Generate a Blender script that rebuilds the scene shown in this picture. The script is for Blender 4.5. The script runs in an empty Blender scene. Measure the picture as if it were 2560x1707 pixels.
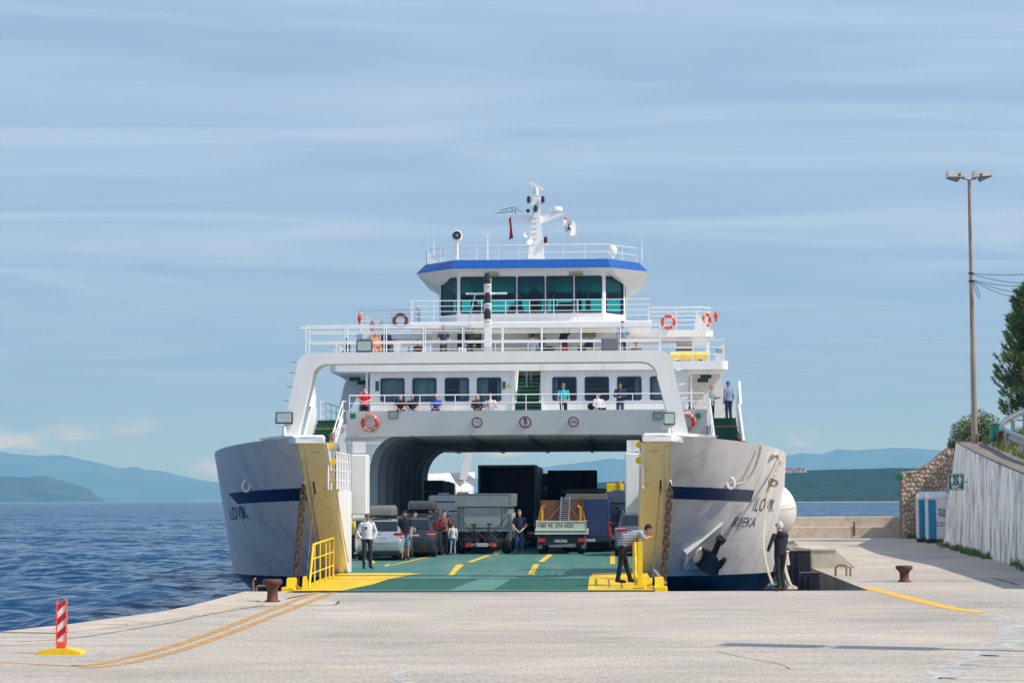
import bpy, bmesh, math, random
import numpy as np
from mathutils import Vector, Matrix, noise as mnoise

SC = bpy.context.scene
COL = SC.collection
R = math.radians
random.seed(7)

# ------------------------------------------------------------------ camera
FPX, CX, CY, CAMH = 5130.0, 1280.0, 853.5, 2.35          # focal length in photo pixels, principal point, eye height
PITCH, ROLL = math.atan(394.0 / FPX), R(-0.235)
CROT = Matrix.Rotation(math.pi / 2 + PITCH, 3, 'X') @ Matrix.Rotation(ROLL, 3, 'Z')
cam_d = bpy.data.cameras.new('camera')
cam_d.sensor_width = 36.0
cam_d.lens = FPX / 2560.0 * 36.0
cam_d.clip_start, cam_d.clip_end = 0.5, 90000.0
cam = bpy.data.objects.new('camera', cam_d)
COL.objects.link(cam)
cam.matrix_world = Matrix.Translation((0, 0, CAMH)) @ CROT.to_4x4()
SC.camera = cam

# ------------------------------------------------------------------ world, sun, exposure
SUN_EL, SUN_AZ = R(46), R(-21)            # azimuth measured from +X (right) towards the camera side
sun_dir = Vector((math.cos(SUN_EL) * math.cos(SUN_AZ), math.cos(SUN_EL) * math.sin(SUN_AZ), math.sin(SUN_EL)))
world = bpy.data.worlds.new('World')
SC.world = world
world.use_nodes = True
wn, wl = world.node_tree.nodes, world.node_tree.links
wn.clear()
sky = wn.new('ShaderNodeTexSky')
sky.sky_type = 'NISHITA'
sky.sun_disc = False
sky.sun_elevation = SUN_EL
sky.sun_rotation = math.atan2(sun_dir.x, sun_dir.y)
sky.altitude = 20
sky.air_density, sky.dust_density, sky.ozone_density = 1.0, 0.4, 3.0
tc = wn.new('ShaderNodeTexCoord')
sep = wn.new('ShaderNodeSeparateXYZ')
wl.new(tc.outputs['Generated'], sep.inputs[0])
def wmath(op, a, b=None):
    n = wn.new('ShaderNodeMath'); n.operation = op
    for i, v in enumerate((a, b)):
        if v is None: continue
        if isinstance(v, (int, float)): n.inputs[i].default_value = v
        else: wl.new(v, n.inputs[i])
    return n.outputs[0]
zc = wmath('MAXIMUM', sep.outputs[2], 0.02)
zc = wmath('ADD', zc, 0.06)
cxn = wn.new('ShaderNodeCombineXYZ')
wl.new(wmath('DIVIDE', sep.outputs[0], zc), cxn.inputs[0])
wl.new(wmath('DIVIDE', sep.outputs[1], zc), cxn.inputs[1])
mp = wn.new('ShaderNodeMapping')
mp.inputs['Rotation'].default_value = (0, 0, R(-50))
mp.inputs['Scale'].default_value = (0.5, 1.5, 1)
wl.new(cxn.outputs[0], mp.inputs[0])
nz = wn.new('ShaderNodeTexNoise')
nz.inputs['Scale'].default_value = 1.25
nz.inputs['Detail'].default_value = 7
nz.inputs['Roughness'].default_value = 0.6
nz.inputs['Distortion'].default_value = 1.4
wl.new(mp.outputs[0], nz.inputs['Vector'])
cr = wn.new('ShaderNodeMapRange')
cr.interpolation_type = 'SMOOTHSTEP'
cr.inputs['From Min'].default_value, cr.inputs['From Max'].default_value = 0.32, 0.75
cr.inputs['To Min'].default_value, cr.inputs['To Max'].default_value = 0.30, 0.60
wl.new(nz.outputs['Fac'], cr.inputs['Value'])
# small heaped clouds low over the horizon
mp2 = wn.new('ShaderNodeMapping')
mp2.inputs['Scale'].default_value = (22, 22, 52)
wl.new(tc.outputs['Generated'], mp2.inputs[0])
nz2 = wn.new('ShaderNodeTexNoise')
nz2.inputs['Scale'].default_value = 1.0
nz2.inputs['Detail'].default_value = 6
wl.new(mp2.outputs[0], nz2.inputs['Vector'])
c2 = wn.new('ShaderNodeMapRange'); c2.interpolation_type = 'SMOOTHSTEP'
c2.inputs['From Min'].default_value, c2.inputs['From Max'].default_value = 0.52, 0.66
c2.inputs['To Min'].default_value, c2.inputs['To Max'].default_value = 0.0, 0.7
wl.new(nz2.outputs['Fac'], c2.inputs['Value'])
band = wn.new('ShaderNodeMapRange'); band.interpolation_type = 'SMOOTHSTEP'
band.inputs['From Min'].default_value, band.inputs['From Max'].default_value = 0.045, 0.022
band.inputs['To Min'].default_value, band.inputs['To Max'].default_value = 0.0, 1.0
wl.new(sep.outputs[2], band.inputs['Value'])
low = wmath('MULTIPLY', c2.outputs[0], band.outputs[0])
mixc = wn.new('ShaderNodeMix'); mixc.data_type = 'RGBA'
vm = wn.new('ShaderNodeCombineXYZ')                     # hazy summer sky: pale and even down to the horizon
wl.new(sep.outputs[0], vm.inputs[0]); wl.new(sep.outputs[1], vm.inputs[1])
wl.new(wmath('ADD', wmath('MULTIPLY', wmath('MAXIMUM', sep.outputs[2], 0.0), 0.62), 0.46), vm.inputs[2])
vn = wn.new('ShaderNodeVectorMath'); vn.operation = 'NORMALIZE'
wl.new(vm.outputs[0], vn.inputs[0]); wl.new(vn.outputs[0], sky.inputs[0])
hsv = wn.new('ShaderNodeHueSaturation')
hsv.inputs['Saturation'].default_value = 1.0
wl.new(sky.outputs[0], hsv.inputs['Color'])
thin = wn.new('ShaderNodeMapRange'); thin.interpolation_type = 'SMOOTHSTEP'
for k_, v_ in zip(('From Min', 'From Max', 'To Min', 'To Max'), (0.0, 0.16, 0.3, 1.0)): thin.inputs[k_].default_value = v_
wl.new(sep.outputs[2], thin.inputs['Value'])
wl.new(wmath('MULTIPLY', cr.outputs[0], thin.outputs[0]), mixc.inputs['Factor'])
wl.new(hsv.outputs[0], mixc.inputs['A'])
mixc.inputs['B'].default_value = (3.35, 4.25, 5.2, 1)
mix2 = wn.new('ShaderNodeMix'); mix2.data_type = 'RGBA'
wl.new(low, mix2.inputs['Factor']); wl.new(mixc.outputs['Result'], mix2.inputs['A']); mix2.inputs['B'].default_value = (4.0, 4.1, 4.7, 1)
bg = wn.new('ShaderNodeBackground')
bg.inputs['Strength'].default_value = 0.15
wl.new(mix2.outputs['Result'], bg.inputs['Color'])
wo = wn.new('ShaderNodeOutputWorld')
wl.new(bg.outputs[0], wo.inputs[0])

sun_d = bpy.data.lights.new('sun', 'SUN')
sun_d.energy, sun_d.angle, sun_d.color = 3.3, R(0.53), (1.0, 0.96, 0.905)
sun = bpy.data.objects.new('sun', sun_d)
COL.objects.link(sun)
sun.rotation_euler = sun_dir.to_track_quat('Z', 'Y').to_euler()
sun.location = sun_dir * 60

vs = SC.view_settings
vs.view_transform, vs.look, vs.exposure, vs.gamma = 'Standard', 'None', 0.38, 1.0
vs.use_curve_mapping = False
SC.cycles.use_denoising = True
SC.cycles.max_bounces = 7
SC.cycles.transparent_max_bounces = 14
SC.cycles.volume_bounces = 0
SC.cycles.caustics_reflective = False
SC.cycles.caustics_refractive = False
SC.cycles.sample_clamp_indirect = 8

# ------------------------------------------------------------------ places
def ray(px, py):
    return CROT @ Vector(((px - CX) / FPX, -(py - CY) / FPX, -1.0))
def T(px, py, Y):                        # the point in the world, Y metres off, that this photo pixel shows
    d = ray(px, py)
    return Vector((0, 0, CAMH)) + d * (Y / d.y)
def G(px, py, z=0.0):                    # the same on level ground of height z
    d = ray(px, py)
    return Vector((0, 0, CAMH)) + d * ((z - CAMH) / d.z)
PSI = R(2.62)                            # the ship lies a little across the view
FO = Vector((-1.02, 52.6, 0))
FROT = Matrix.Rotation(-PSI, 3, 'Z')
FINV = FROT.transposed()
def S(px, py, yl):                       # ship coordinates (x, z) of a photo pixel on the cross-section yl
    d = FINV @ ray(px, py)
    o = FINV @ (Vector((0, 0, CAMH)) - FO)
    p = o + d * ((yl - o.y) / d.y)
    return p.x, p.z
def W(x, y, z):                          # ship coordinates to world
    return FROT @ Vector((x, y, z)) + FO

def srgb(r, g, b):
    return tuple(((v / 255) / 12.92 if v / 255 <= 0.04045 else ((v / 255 + 0.055) / 1.055) ** 2.4) for v in (r, g, b))

# ------------------------------------------------------------------ materials
MATS = {}
def N(nt, t, **kw):
    n = nt.nodes.new(t)
    for k, v in kw.items(): setattr(n, k, v)
    return n
def M(name, col, rough=0.5, metal=0.0, var=0.08, scale=3.0, stretch=(1, 1, 1), bump=0.0, bscale=None, coat=0.0,
      dirt=None, dirt_amt=0.0, dirt_scale=2.0, dirt_stretch=(1, 1, 1), dirt_lo=0.5, spec=0.5, rnd=0.0, gen=False):
    if name in MATS: return MATS[name]
    m = bpy.data.materials.new(name); m.use_nodes = True
    nt = m.node_tree; b = nt.nodes['Principled BSDF']; lk = nt.links.new
    b.inputs['Roughness'].default_value = rough
    b.inputs['Metallic'].default_value = metal
    b.inputs['Specular IOR Level'].default_value = spec
    if coat:
        b.inputs['Coat Weight'].default_value = coat; b.inputs['Coat Roughness'].default_value = 0.06
    tcn = N(nt, 'ShaderNodeTexCoord')
    mpn = N(nt, 'ShaderNodeMapping'); mpn.inputs['Scale'].default_value = stretch
    lk(tcn.outputs['Object'], mpn.inputs[0])
    n1 = N(nt, 'ShaderNodeTexNoise'); n1.inputs['Scale'].default_value = scale; n1.inputs['Detail'].default_value = 6
    lk(mpn.outputs[0], n1.inputs['Vector'])
    mr = N(nt, 'ShaderNodeMapRange')
    mr.inputs['From Min'].default_value, mr.inputs['From Max'].default_value = 0.3, 0.7
    mr.inputs['To Min'].default_value, mr.inputs['To Max'].default_value = 1 - var, 1 + var
    lk(n1.outputs['Fac'], mr.inputs['Value'])
    mx = N(nt, 'ShaderNodeVectorMath', operation='SCALE')
    mx.inputs[0].default_value = col[:3]
    lk(mr.outputs[0], mx.inputs['Scale'])
    out = mx.outputs[0]
    if rnd:
        oi = N(nt, 'ShaderNodeObjectInfo')
        rr = N(nt, 'ShaderNodeMapRange')
        rr.inputs['To Min'].default_value, rr.inputs['To Max'].default_value = 1 - rnd, 1 + rnd
        lk(oi.outputs['Random'], rr.inputs['Value'])
        m2 = N(nt, 'ShaderNodeVectorMath', operation='SCALE')
        lk(out, m2.inputs[0]); lk(rr.outputs[0], m2.inputs['Scale']); out = m2.outputs[0]
    if dirt:
        mp3 = N(nt, 'ShaderNodeMapping'); mp3.inputs['Scale'].default_value = dirt_stretch
        lk(tcn.outputs['Object'], mp3.inputs[0])
        n3 = N(nt, 'ShaderNodeTexNoise'); n3.inputs['Scale'].default_value = dirt_scale; n3.inputs['Detail'].default_value = 8
        n3.inputs['Roughness'].default_value = 0.62
        lk(mp3.outputs[0], n3.inputs['Vector'])
        m3 = N(nt, 'ShaderNodeMapRange'); m3.interpolation_type = 'SMOOTHSTEP'
        m3.inputs['From Min'].default_value, m3.inputs['From Max'].default_value = dirt_lo, dirt_lo + 0.2
        m3.inputs['To Max'].default_value = dirt_amt
        lk(n3.outputs['Fac'], m3.inputs['Value'])
        mm = N(nt, 'ShaderNodeMix', data_type='RGBA')
        lk(m3.outputs[0], mm.inputs['Factor']); lk(out, mm.inputs['A']); mm.inputs['B'].default_value = (*dirt[:3], 1)
        out = mm.outputs['Result']
    lk(out, b.inputs['Base Color'])
    if bump:
        n4 = N(nt, 'ShaderNodeTexNoise'); n4.inputs['Scale'].default_value = bscale or scale * 4; n4.inputs['Detail'].default_value = 5
        lk(tcn.outputs['Object'], n4.inputs['Vector'])
        bp = N(nt, 'ShaderNodeBump'); bp.inputs['Strength'].default_value = bump; bp.inputs['Distance'].default_value = 0.02
        lk(n4.outputs['Fac'], bp.inputs['Height']); lk(bp.outputs[0], b.inputs['Normal'])
    MATS[name] = m
    return m
def stripes(name, c1, c2, period, axis=2, duty=0.5, rough=0.8):
    m = bpy.data.materials.new(name); m.use_nodes = True
    nt = m.node_tree; b = nt.nodes['Principled BSDF']; lk = nt.links.new
    b.inputs['Roughness'].default_value = rough
    t = N(nt, 'ShaderNodeTexCoord'); s = N(nt, 'ShaderNodeSeparateXYZ'); lk(t.outputs['Object'], s.inputs[0])
    f = N(nt, 'ShaderNodeMath', operation='DIVIDE'); lk(s.outputs[axis], f.inputs[0]); f.inputs[1].default_value = period
    g = N(nt, 'ShaderNodeMath', operation='FRACT'); lk(f.outputs[0], g.inputs[0])
    h = N(nt, 'ShaderNodeMath', operation='GREATER_THAN'); lk(g.outputs[0], h.inputs[0]); h.inputs[1].default_value = duty
    x = N(nt, 'ShaderNodeMix', data_type='RGBA'); lk(h.outputs[0], x.inputs['Factor'])
    x.inputs['A'].default_value = (*c1, 1); x.inputs['B'].default_value = (*c2, 1)
    lk(x.outputs['Result'], b.inputs['Base Color'])
    return m
def glass(name, tint, trans=0.6, rough=0.03, refl=(1, 1, 1)):
    m = bpy.data.materials.new(name); m.use_nodes = True
    nt = m.node_tree; nt.nodes.clear(); lk = nt.links.new
    o = N(nt, 'ShaderNodeOutputMaterial'); mx = N(nt, 'ShaderNodeMixShader')
    tr = N(nt, 'ShaderNodeBsdfTransparent'); tr.inputs[0].default_value = (*[v * trans for v in tint], 1)
    gl = N(nt, 'ShaderNodeBsdfGlossy'); gl.inputs['Roughness'].default_value = rough; gl.inputs['Color'].default_value = (*refl, 1)
    fr = N(nt, 'ShaderNodeFresnel'); fr.inputs[0].default_value = 1.5
    lk(fr.outputs[0], mx.inputs[0]); lk(tr.outputs[0], mx.inputs[1]); lk(gl.outputs[0], mx.inputs[2]); lk(mx.outputs[0], o.inputs[0])
    return m

# ------------------------------------------------------------------ mesh helpers
class MB:
    def __init__(s): s.v, s.f, s.m, s.cur = [], [], [], 0
    def mat(s, i): s.cur = i; return s
    def add(s, vs_, fs):
        o = len(s.v); s.v.extend(tuple(p) for p in vs_)
        for f in fs: s.f.append(tuple(i + o for i in f)); s.m.append(s.cur)
        return s
    def box(s, x0, x1, y0, y1, z0, z1, ch=0.0):
        if ch <= 0:
            v = [(x, y, z) for z in (z0, z1) for y in (y0, y1) for x in (x0, x1)]
            return s.add(v, [(0, 2, 3, 1), (4, 5, 7, 6), (0, 1, 5, 4), (2, 6, 7, 3), (0, 4, 6, 2), (1, 3, 7, 5)])
        bm = bmesh.new(); bmesh.ops.create_cube(bm, size=1)
        for p in bm.verts: p.co = Vector(((x0 + x1) / 2 + p.co.x * (x1 - x0), (y0 + y1) / 2 + p.co.y * (y1 - y0), (z0 + z1) / 2 + p.co.z * (z1 - z0)))
        bmesh.ops.bevel(bm, geom=bm.edges[:], offset=ch, segments=2 if ch > 0.04 else 1, affect='EDGES', profile=0.6)
        return s.bm(bm)
    def bm(s, bm):
        bm.verts.index_update()
        s.add([p.co[:] for p in bm.verts], [[q.index for q in f.verts] for f in bm.faces]); bm.free(); return s
    def obox(s, p, q, w, h, up=(0, 0, 1)):           # a bar from p to q, w wide, h deep
        p, q = Vector(p), Vector(q); d = (q - p).normalized(); u = Vector(up)
        a = d.cross(u)
        if a.length < 1e-4: a = d.cross(Vector((0, 1, 0)))
        a.normalize(); b = a.cross(d)
        v = [e + a * (sx * w / 2) + b * (sz * h / 2) for e in (p, q) for sx, sz in ((-1, -1), (1, -1), (1, 1), (-1, 1))]
        return s.add(v, [(0, 1, 2, 3), (7, 6, 5, 4), (0, 4, 5, 1), (1, 5, 6, 2), (2, 6, 7, 3), (3, 7, 4, 0)])
    def tube(s, pts, r, n=6, closed=False, caps=True, r2=None):
        pts = [Vector(p) for p in pts]; k = len(pts); rings = []
        prev = None
        for i, p in enumerate(pts):
            if closed: d = pts[(i + 1) % k] - pts[i - 1]
            else: d = pts[min(i + 1, k - 1)] - pts[max(i - 1, 0)]
            d.normalize()
            if prev is None:
                a = d.cross(Vector((0, 0, 1)))
                if a.length < 1e-3: a = d.cross(Vector((0, 1, 0)))
            else: a = prev - d * prev.dot(d)
            a.normalize(); prev = a; b = d.cross(a)
            rr = r[i] if isinstance(r, (list, tuple)) else (r if r2 is None else r + (r2 - r) * i / max(1, k - 1))
            rings.append([p + (a * math.cos(t) + b * math.sin(t)) * rr for t in (2 * math.pi * j / n for j in range(n))])
        return s.loft(rings, closed, caps)
    def loft(s, rings, closed=False, caps=True, cyclic=True):
        n = len(rings[0]); k = len(rings); v = [p for rg in rings for p in rg]; f = []
        for i in range(k if closed else k - 1):
            a, b = i * n, ((i + 1) % k) * n
            for j in range(n if cyclic else n - 1):
                f.append((a + j, a + (j + 1) % n, b + (j + 1) % n, b + j))
        if caps and not closed and cyclic: f.append(tuple(range(n - 1, -1, -1))); f.append(tuple((k - 1) * n + j for j in range(n)))
        return s.add(v, f)
    def cyl(s, p, q, r, n=12, r2=None): return s.tube([p, q], r, n, r2=r2)
    def lathe(s, prof, c=(0, 0, 0), n=20, axis='Z'):
        rings = []
        for r_, z in prof:
            rg = []
            for j in range(n):
                t = 2 * math.pi * j / n; x, y = r_ * math.cos(t), r_ * math.sin(t)
                p = (x, y, z) if axis == 'Z' else (x, z, y) if axis == 'Y' else (z, x, y)
                rg.append((p[0] + c[0], p[1] + c[1], p[2] + c[2]))
            rings.append(rg)
        return s.loft(rings)
    def ell(s, c, r, n=12, k=8, rot=None):
        rings = []
        for i in range(k + 1):
            a = -math.pi / 2 + math.pi * i / k; cc = max(math.cos(a), 0.02)
            rg = []
            for j in range(n):
                t = 2 * math.pi * j / n; p = Vector((r[0] * cc * math.cos(t), r[1] * cc * math.sin(t), r[2] * math.sin(a)))
                if rot: p = rot @ p
                rg.append(p + Vector(c))
            rings.append(rg)
        return s.loft(rings)
    def prism(s, prof, a0, a1, axis='Y'):            # a closed outline pushed along an axis
        def P3(p, a): return (p[0], a, p[1]) if axis == 'Y' else (a, p[0], p[1]) if axis == 'X' else (p[0], p[1], a)
        n = len(prof); v = [P3(p, a0) for p in prof] + [P3(p, a1) for p in prof]
        f = [tuple(range(n)), tuple(range(2 * n - 1, n - 1, -1))] + [(j, j + n, (j + 1) % n + n, (j + 1) % n) for j in range(n)]
        return s.add(v, f)
    def quad(s, a, b, c, d): return s.add([a, b, c, d], [(0, 1, 2, 3)])
    def mesh(s, name, fix=True):
        me = bpy.data.meshes.new(name); me.from_pydata(s.v, [], s.f)
        me.polygons.foreach_set('material_index', s.m)
        if fix:
            bm = bmesh.new(); bm.from_mesh(me); bmesh.ops.recalc_face_normals(bm, faces=bm.faces[:]); bm.to_mesh(me); bm.free()
        me.update(); return me
    def build(s, name, mats, parent=None, smooth=None, fix=True):
        return OB(name, s.mesh(name, fix), mats, parent, smooth)
def OB(name, me, mats, parent=None, smooth=None):
    for m in (mats if isinstance(mats, (list, tuple)) else [mats]): me.materials.append(m)
    if smooth is not None:
        for p in me.polygons: p.use_smooth = True
        if smooth < 179: me.set_sharp_from_angle(angle=R(smooth))
    o = bpy.data.objects.new(name, me); COL.objects.link(o)
    if parent: o.parent = parent
    return o
def tag(o, label=None, cat=None, group=None, kind=None):
    for k, v in (('label', label), ('category', cat), ('group', group), ('kind', kind)):
        if v: o[k] = v
    return o
def empty(name, loc=(0, 0, 0), rz=0.0, label=None, cat=None, group=None):
    o = bpy.data.objects.new(name, None); COL.objects.link(o)
    o.location = loc; o.rotation_euler = (0, 0, rz); o.empty_display_size = 0.3
    return tag(o, label, cat, group)
def struct(o): o['kind'] = 'structure'; return o
def text_mesh(body, size, ext=0.0, align='CENTER', bold=0.0):
    cu = bpy.data.curves.new('lettering', 'FONT'); cu.body = body; cu.size = size; cu.align_x = align; cu.align_y = 'CENTER'
    cu.extrude = ext; cu.offset = bold; cu.resolution_u = 3
    o = bpy.data.objects.new('lettering', cu); COL.objects.link(o)
    me = bpy.data.meshes.new_from_object(o.evaluated_get(bpy.context.evaluated_depsgraph_get()))
    bpy.data.objects.remove(o); bpy.data.curves.remove(cu); me.materials.clear()
    return me
def text_on(body, size, mat, parent, fn, name='lettering', bold=0.0, align='CENTER'):
    """lettering bent onto a surface: fn maps flat (x, y) to a point"""
    me = text_mesh(body, size, bold=bold, align=align)
    bm = bmesh.new(); bm.from_mesh(me)
    bmesh.ops.triangulate(bm, faces=bm.faces[:]); bm.to_mesh(me); bm.free()
    for v in me.vertices: v.co = fn(v.co.x, v.co.y)
    return OB(name, me, mat, parent)

# shared plain materials
m_steel = M('galvanised_steel', srgb(150, 153, 155), 0.45, 0.7, var=0.15, scale=6)
m_black = M('black_rubber', (0.012, 0.012, 0.013), 0.6, var=0.3)
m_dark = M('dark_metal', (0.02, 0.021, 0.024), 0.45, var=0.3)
m_white = M('white_enamel', (0.78, 0.78, 0.77), 0.35, var=0.05)
m_orange = M('orange_plastic', srgb(226, 78, 34), 0.5, var=0.1)
m_red = M('red_plastic', srgb(196, 28, 30), 0.4, var=0.1)
m_yellow = M('yellow_paint', srgb(240, 196, 10), 0.5, var=0.1, scale=5, dirt=srgb(120, 90, 40), dirt_amt=0.35, dirt_scale=3, dirt_lo=0.55)
m_rope = M('hemp_rope', srgb(196, 182, 160), 0.9, var=0.25, scale=25, bump=0.6, bscale=60)
# ================================================================== THE SETTING
SEA = -1.35
# ---- sea: one sheet, finer towards the camera, real waves
def build_sea():
    rng = np.random.default_rng(3)
    ang = np.concatenate([np.radians(np.arange(-80, -17, 2.5)), np.radians(np.linspace(-17, 17, 300)), np.radians(np.arange(19.5, 81, 2.5))])
    rad = 30.0 * (466.0 ** (np.linspace(0, 1, 880)))
    A, Rr = np.meshgrid(ang, rad)
    X, Y = Rr * np.sin(A), Rr * np.cos(A)
    step = Rr * (math.log(466.0) / 880) * 1.0
    Z = np.zeros_like(X)
    wind = math.radians(205)
    for i in range(90):
        lam = 0.4 * (7.0 / 0.4) ** rng.random()
        th = wind + rng.normal(0, 0.55)
        amp = 0.0098 * lam ** 0.5 * rng.uniform(0.6, 1.3)
        kx, ky = 2 * math.pi / lam * math.cos(th), 2 * math.pi / lam * math.sin(th)
        ph = kx * X + ky * Y + rng.uniform(0, 6.28)
        fade = np.clip((lam / (2.2 * step)) - 0.4, 0, 1)
        Z += amp * fade * (np.sin(ph) + 0.28 * np.sin(2 * ph + 0.4))
    gust = 0.72 + 0.5 * np.sin(X * 0.05 + 1.3 * np.sin(Y * 0.021)) * np.sin(Y * 0.034 + 0.7)
    Z = Z * np.clip(gust, 0.45, 1.25)
    # calmer between ship and quay
    Z += SEA
    n, k = X.shape
    me = bpy.data.meshes.new('sea')
    co = np.stack([X, Y, Z], -1).reshape(-1, 3).astype(np.float32)
    idx = np.arange(n * k).reshape(n, k)
    q = np.stack([idx[:-1, :-1], idx[:-1, 1:], idx[1:, 1:], idx[1:, :-1]], -1).reshape(-1, 4)
    me.vertices.add(len(co)); me.vertices.foreach_set('co', co.ravel())
    me.loops.add(q.size); me.loops.foreach_set('vertex_index', q[:, ::-1].ravel().astype(np.int32))
    me.polygons.add(len(q)); me.polygons.foreach_set('loop_start', np.arange(0, q.size, 4, dtype=np.int32))
    me.polygons.foreach_set('use_smooth', np.ones(len(q), dtype=bool))
    me.update(calc_edges=True)
    return me
m = bpy.data.materials.new('sea_water'); m.use_nodes = True
nt = m.node_tree; b = nt.nodes['Principled BSDF']; lk = nt.links.new
b.inputs['Base Color'].default_value = (*srgb(5, 60, 98), 1)
b.inputs['Roughness'].default_value = 0.1
b.inputs['IOR'].default_value = 1.333
t = N(nt, 'ShaderNodeTexCoord')
mpn = N(nt, 'ShaderNodeMapping'); mpn.inputs['Scale'].default_value = (0.62, 1.25, 1); mpn.inputs['Rotation'].default_value = (0, 0, 0.12)
lk(t.outputs['Object'], mpn.inputs[0])
n1 = N(nt, 'ShaderNodeTexNoise'); n1.inputs['Scale'].default_value = 2.4; n1.inputs['Detail'].default_value = 5
n2 = N(nt, 'ShaderNodeTexNoise'); n2.inputs['Scale'].default_value = 0.42; n2.inputs['Detail'].default_value = 8
lk(mpn.outputs[0], n1.inputs['Vector']); lk(mpn.outputs[0], n2.inputs['Vector'])
def vmath(op, a, c):
    n_ = N(nt, 'ShaderNodeVectorMath', operation=op)
    for i_, v_ in enumerate((a, c)):
        if v_ is None: continue
        if isinstance(v_, tuple): n_.inputs[i_].default_value = v_
        else: lk(v_, n_.inputs[i_])
    return n_.outputs[0]
gm = N(nt, 'ShaderNodeNewGeometry')                     # ripples as slopes, so that they hold far out too
sl1 = vmath('MULTIPLY', vmath('SUBTRACT', n1.outputs['Color'], (.5, .5, .5)), (.75, 1.5, 0))
sl2 = vmath('ADD', vmath('MULTIPLY', vmath('SUBTRACT', n2.outputs['Color'], (.5, .5, .5)), (.8, 1.7, 0)), (0, -.2, 0))
n4 = N(nt, 'ShaderNodeTexNoise'); n4.inputs['Scale'].default_value = 0.035; n4.inputs['Detail'].default_value = 5; n4.inputs['Roughness'].default_value = .6
mp4 = N(nt, 'ShaderNodeMapping'); mp4.inputs['Scale'].default_value = (0.3, 1.0, 1); lk(t.outputs['Object'], mp4.inputs[0]); lk(mp4.outputs[0], n4.inputs['Vector'])
g4 = N(nt, 'ShaderNodeMapRange'); lk(n4.outputs['Fac'], g4.inputs['Value'])
for k_, v_ in zip(('From Min', 'From Max', 'To Min', 'To Max'), (.35, .65, .55, 1.35)): g4.inputs[k_].default_value = v_
sg = N(nt, 'ShaderNodeVectorMath', operation='SCALE'); lk(vmath('ADD', sl1, sl2), sg.inputs[0]); lk(g4.outputs[0], sg.inputs['Scale'])
lk(vmath('NORMALIZE', vmath('ADD', gm.outputs['Normal'], sg.outputs[0]), None), b.inputs['Normal'])
# little foam streaks
n3 = N(nt, 'ShaderNodeTexNoise'); n3.inputs['Scale'].default_value = 0.9; n3.inputs['Detail'].default_value = 9; n3.inputs['Roughness'].default_value = 0.7
mp3 = N(nt, 'ShaderNodeMapping'); mp3.inputs['Scale'].default_value = (0.35, 1.3, 1); lk(t.outputs['Object'], mp3.inputs[0]); lk(mp3.outputs[0], n3.inputs['Vector'])
fr = N(nt, 'ShaderNodeMapRange', interpolation_type='SMOOTHSTEP'); fr.inputs['From Min'].default_value = 0.66; fr.inputs['From Max'].default_value = 0.76
fr.inputs['To Max'].default_value = 0.5
lk(n3.outputs['Fac'], fr.inputs['Value'])
mx = N(nt, 'ShaderNodeMix', data_type='RGBA'); lk(fr.outputs[0], mx.inputs['Factor'])
mx.inputs['A'].default_value = (*srgb(5, 60, 98), 1); mx.inputs['B'].default_value = (0.55, 0.6, 0.62, 1)
lk(mx.outputs['Result'], b.inputs['Base Color'])
struct(OB('sea', build_sea(), m))

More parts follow.
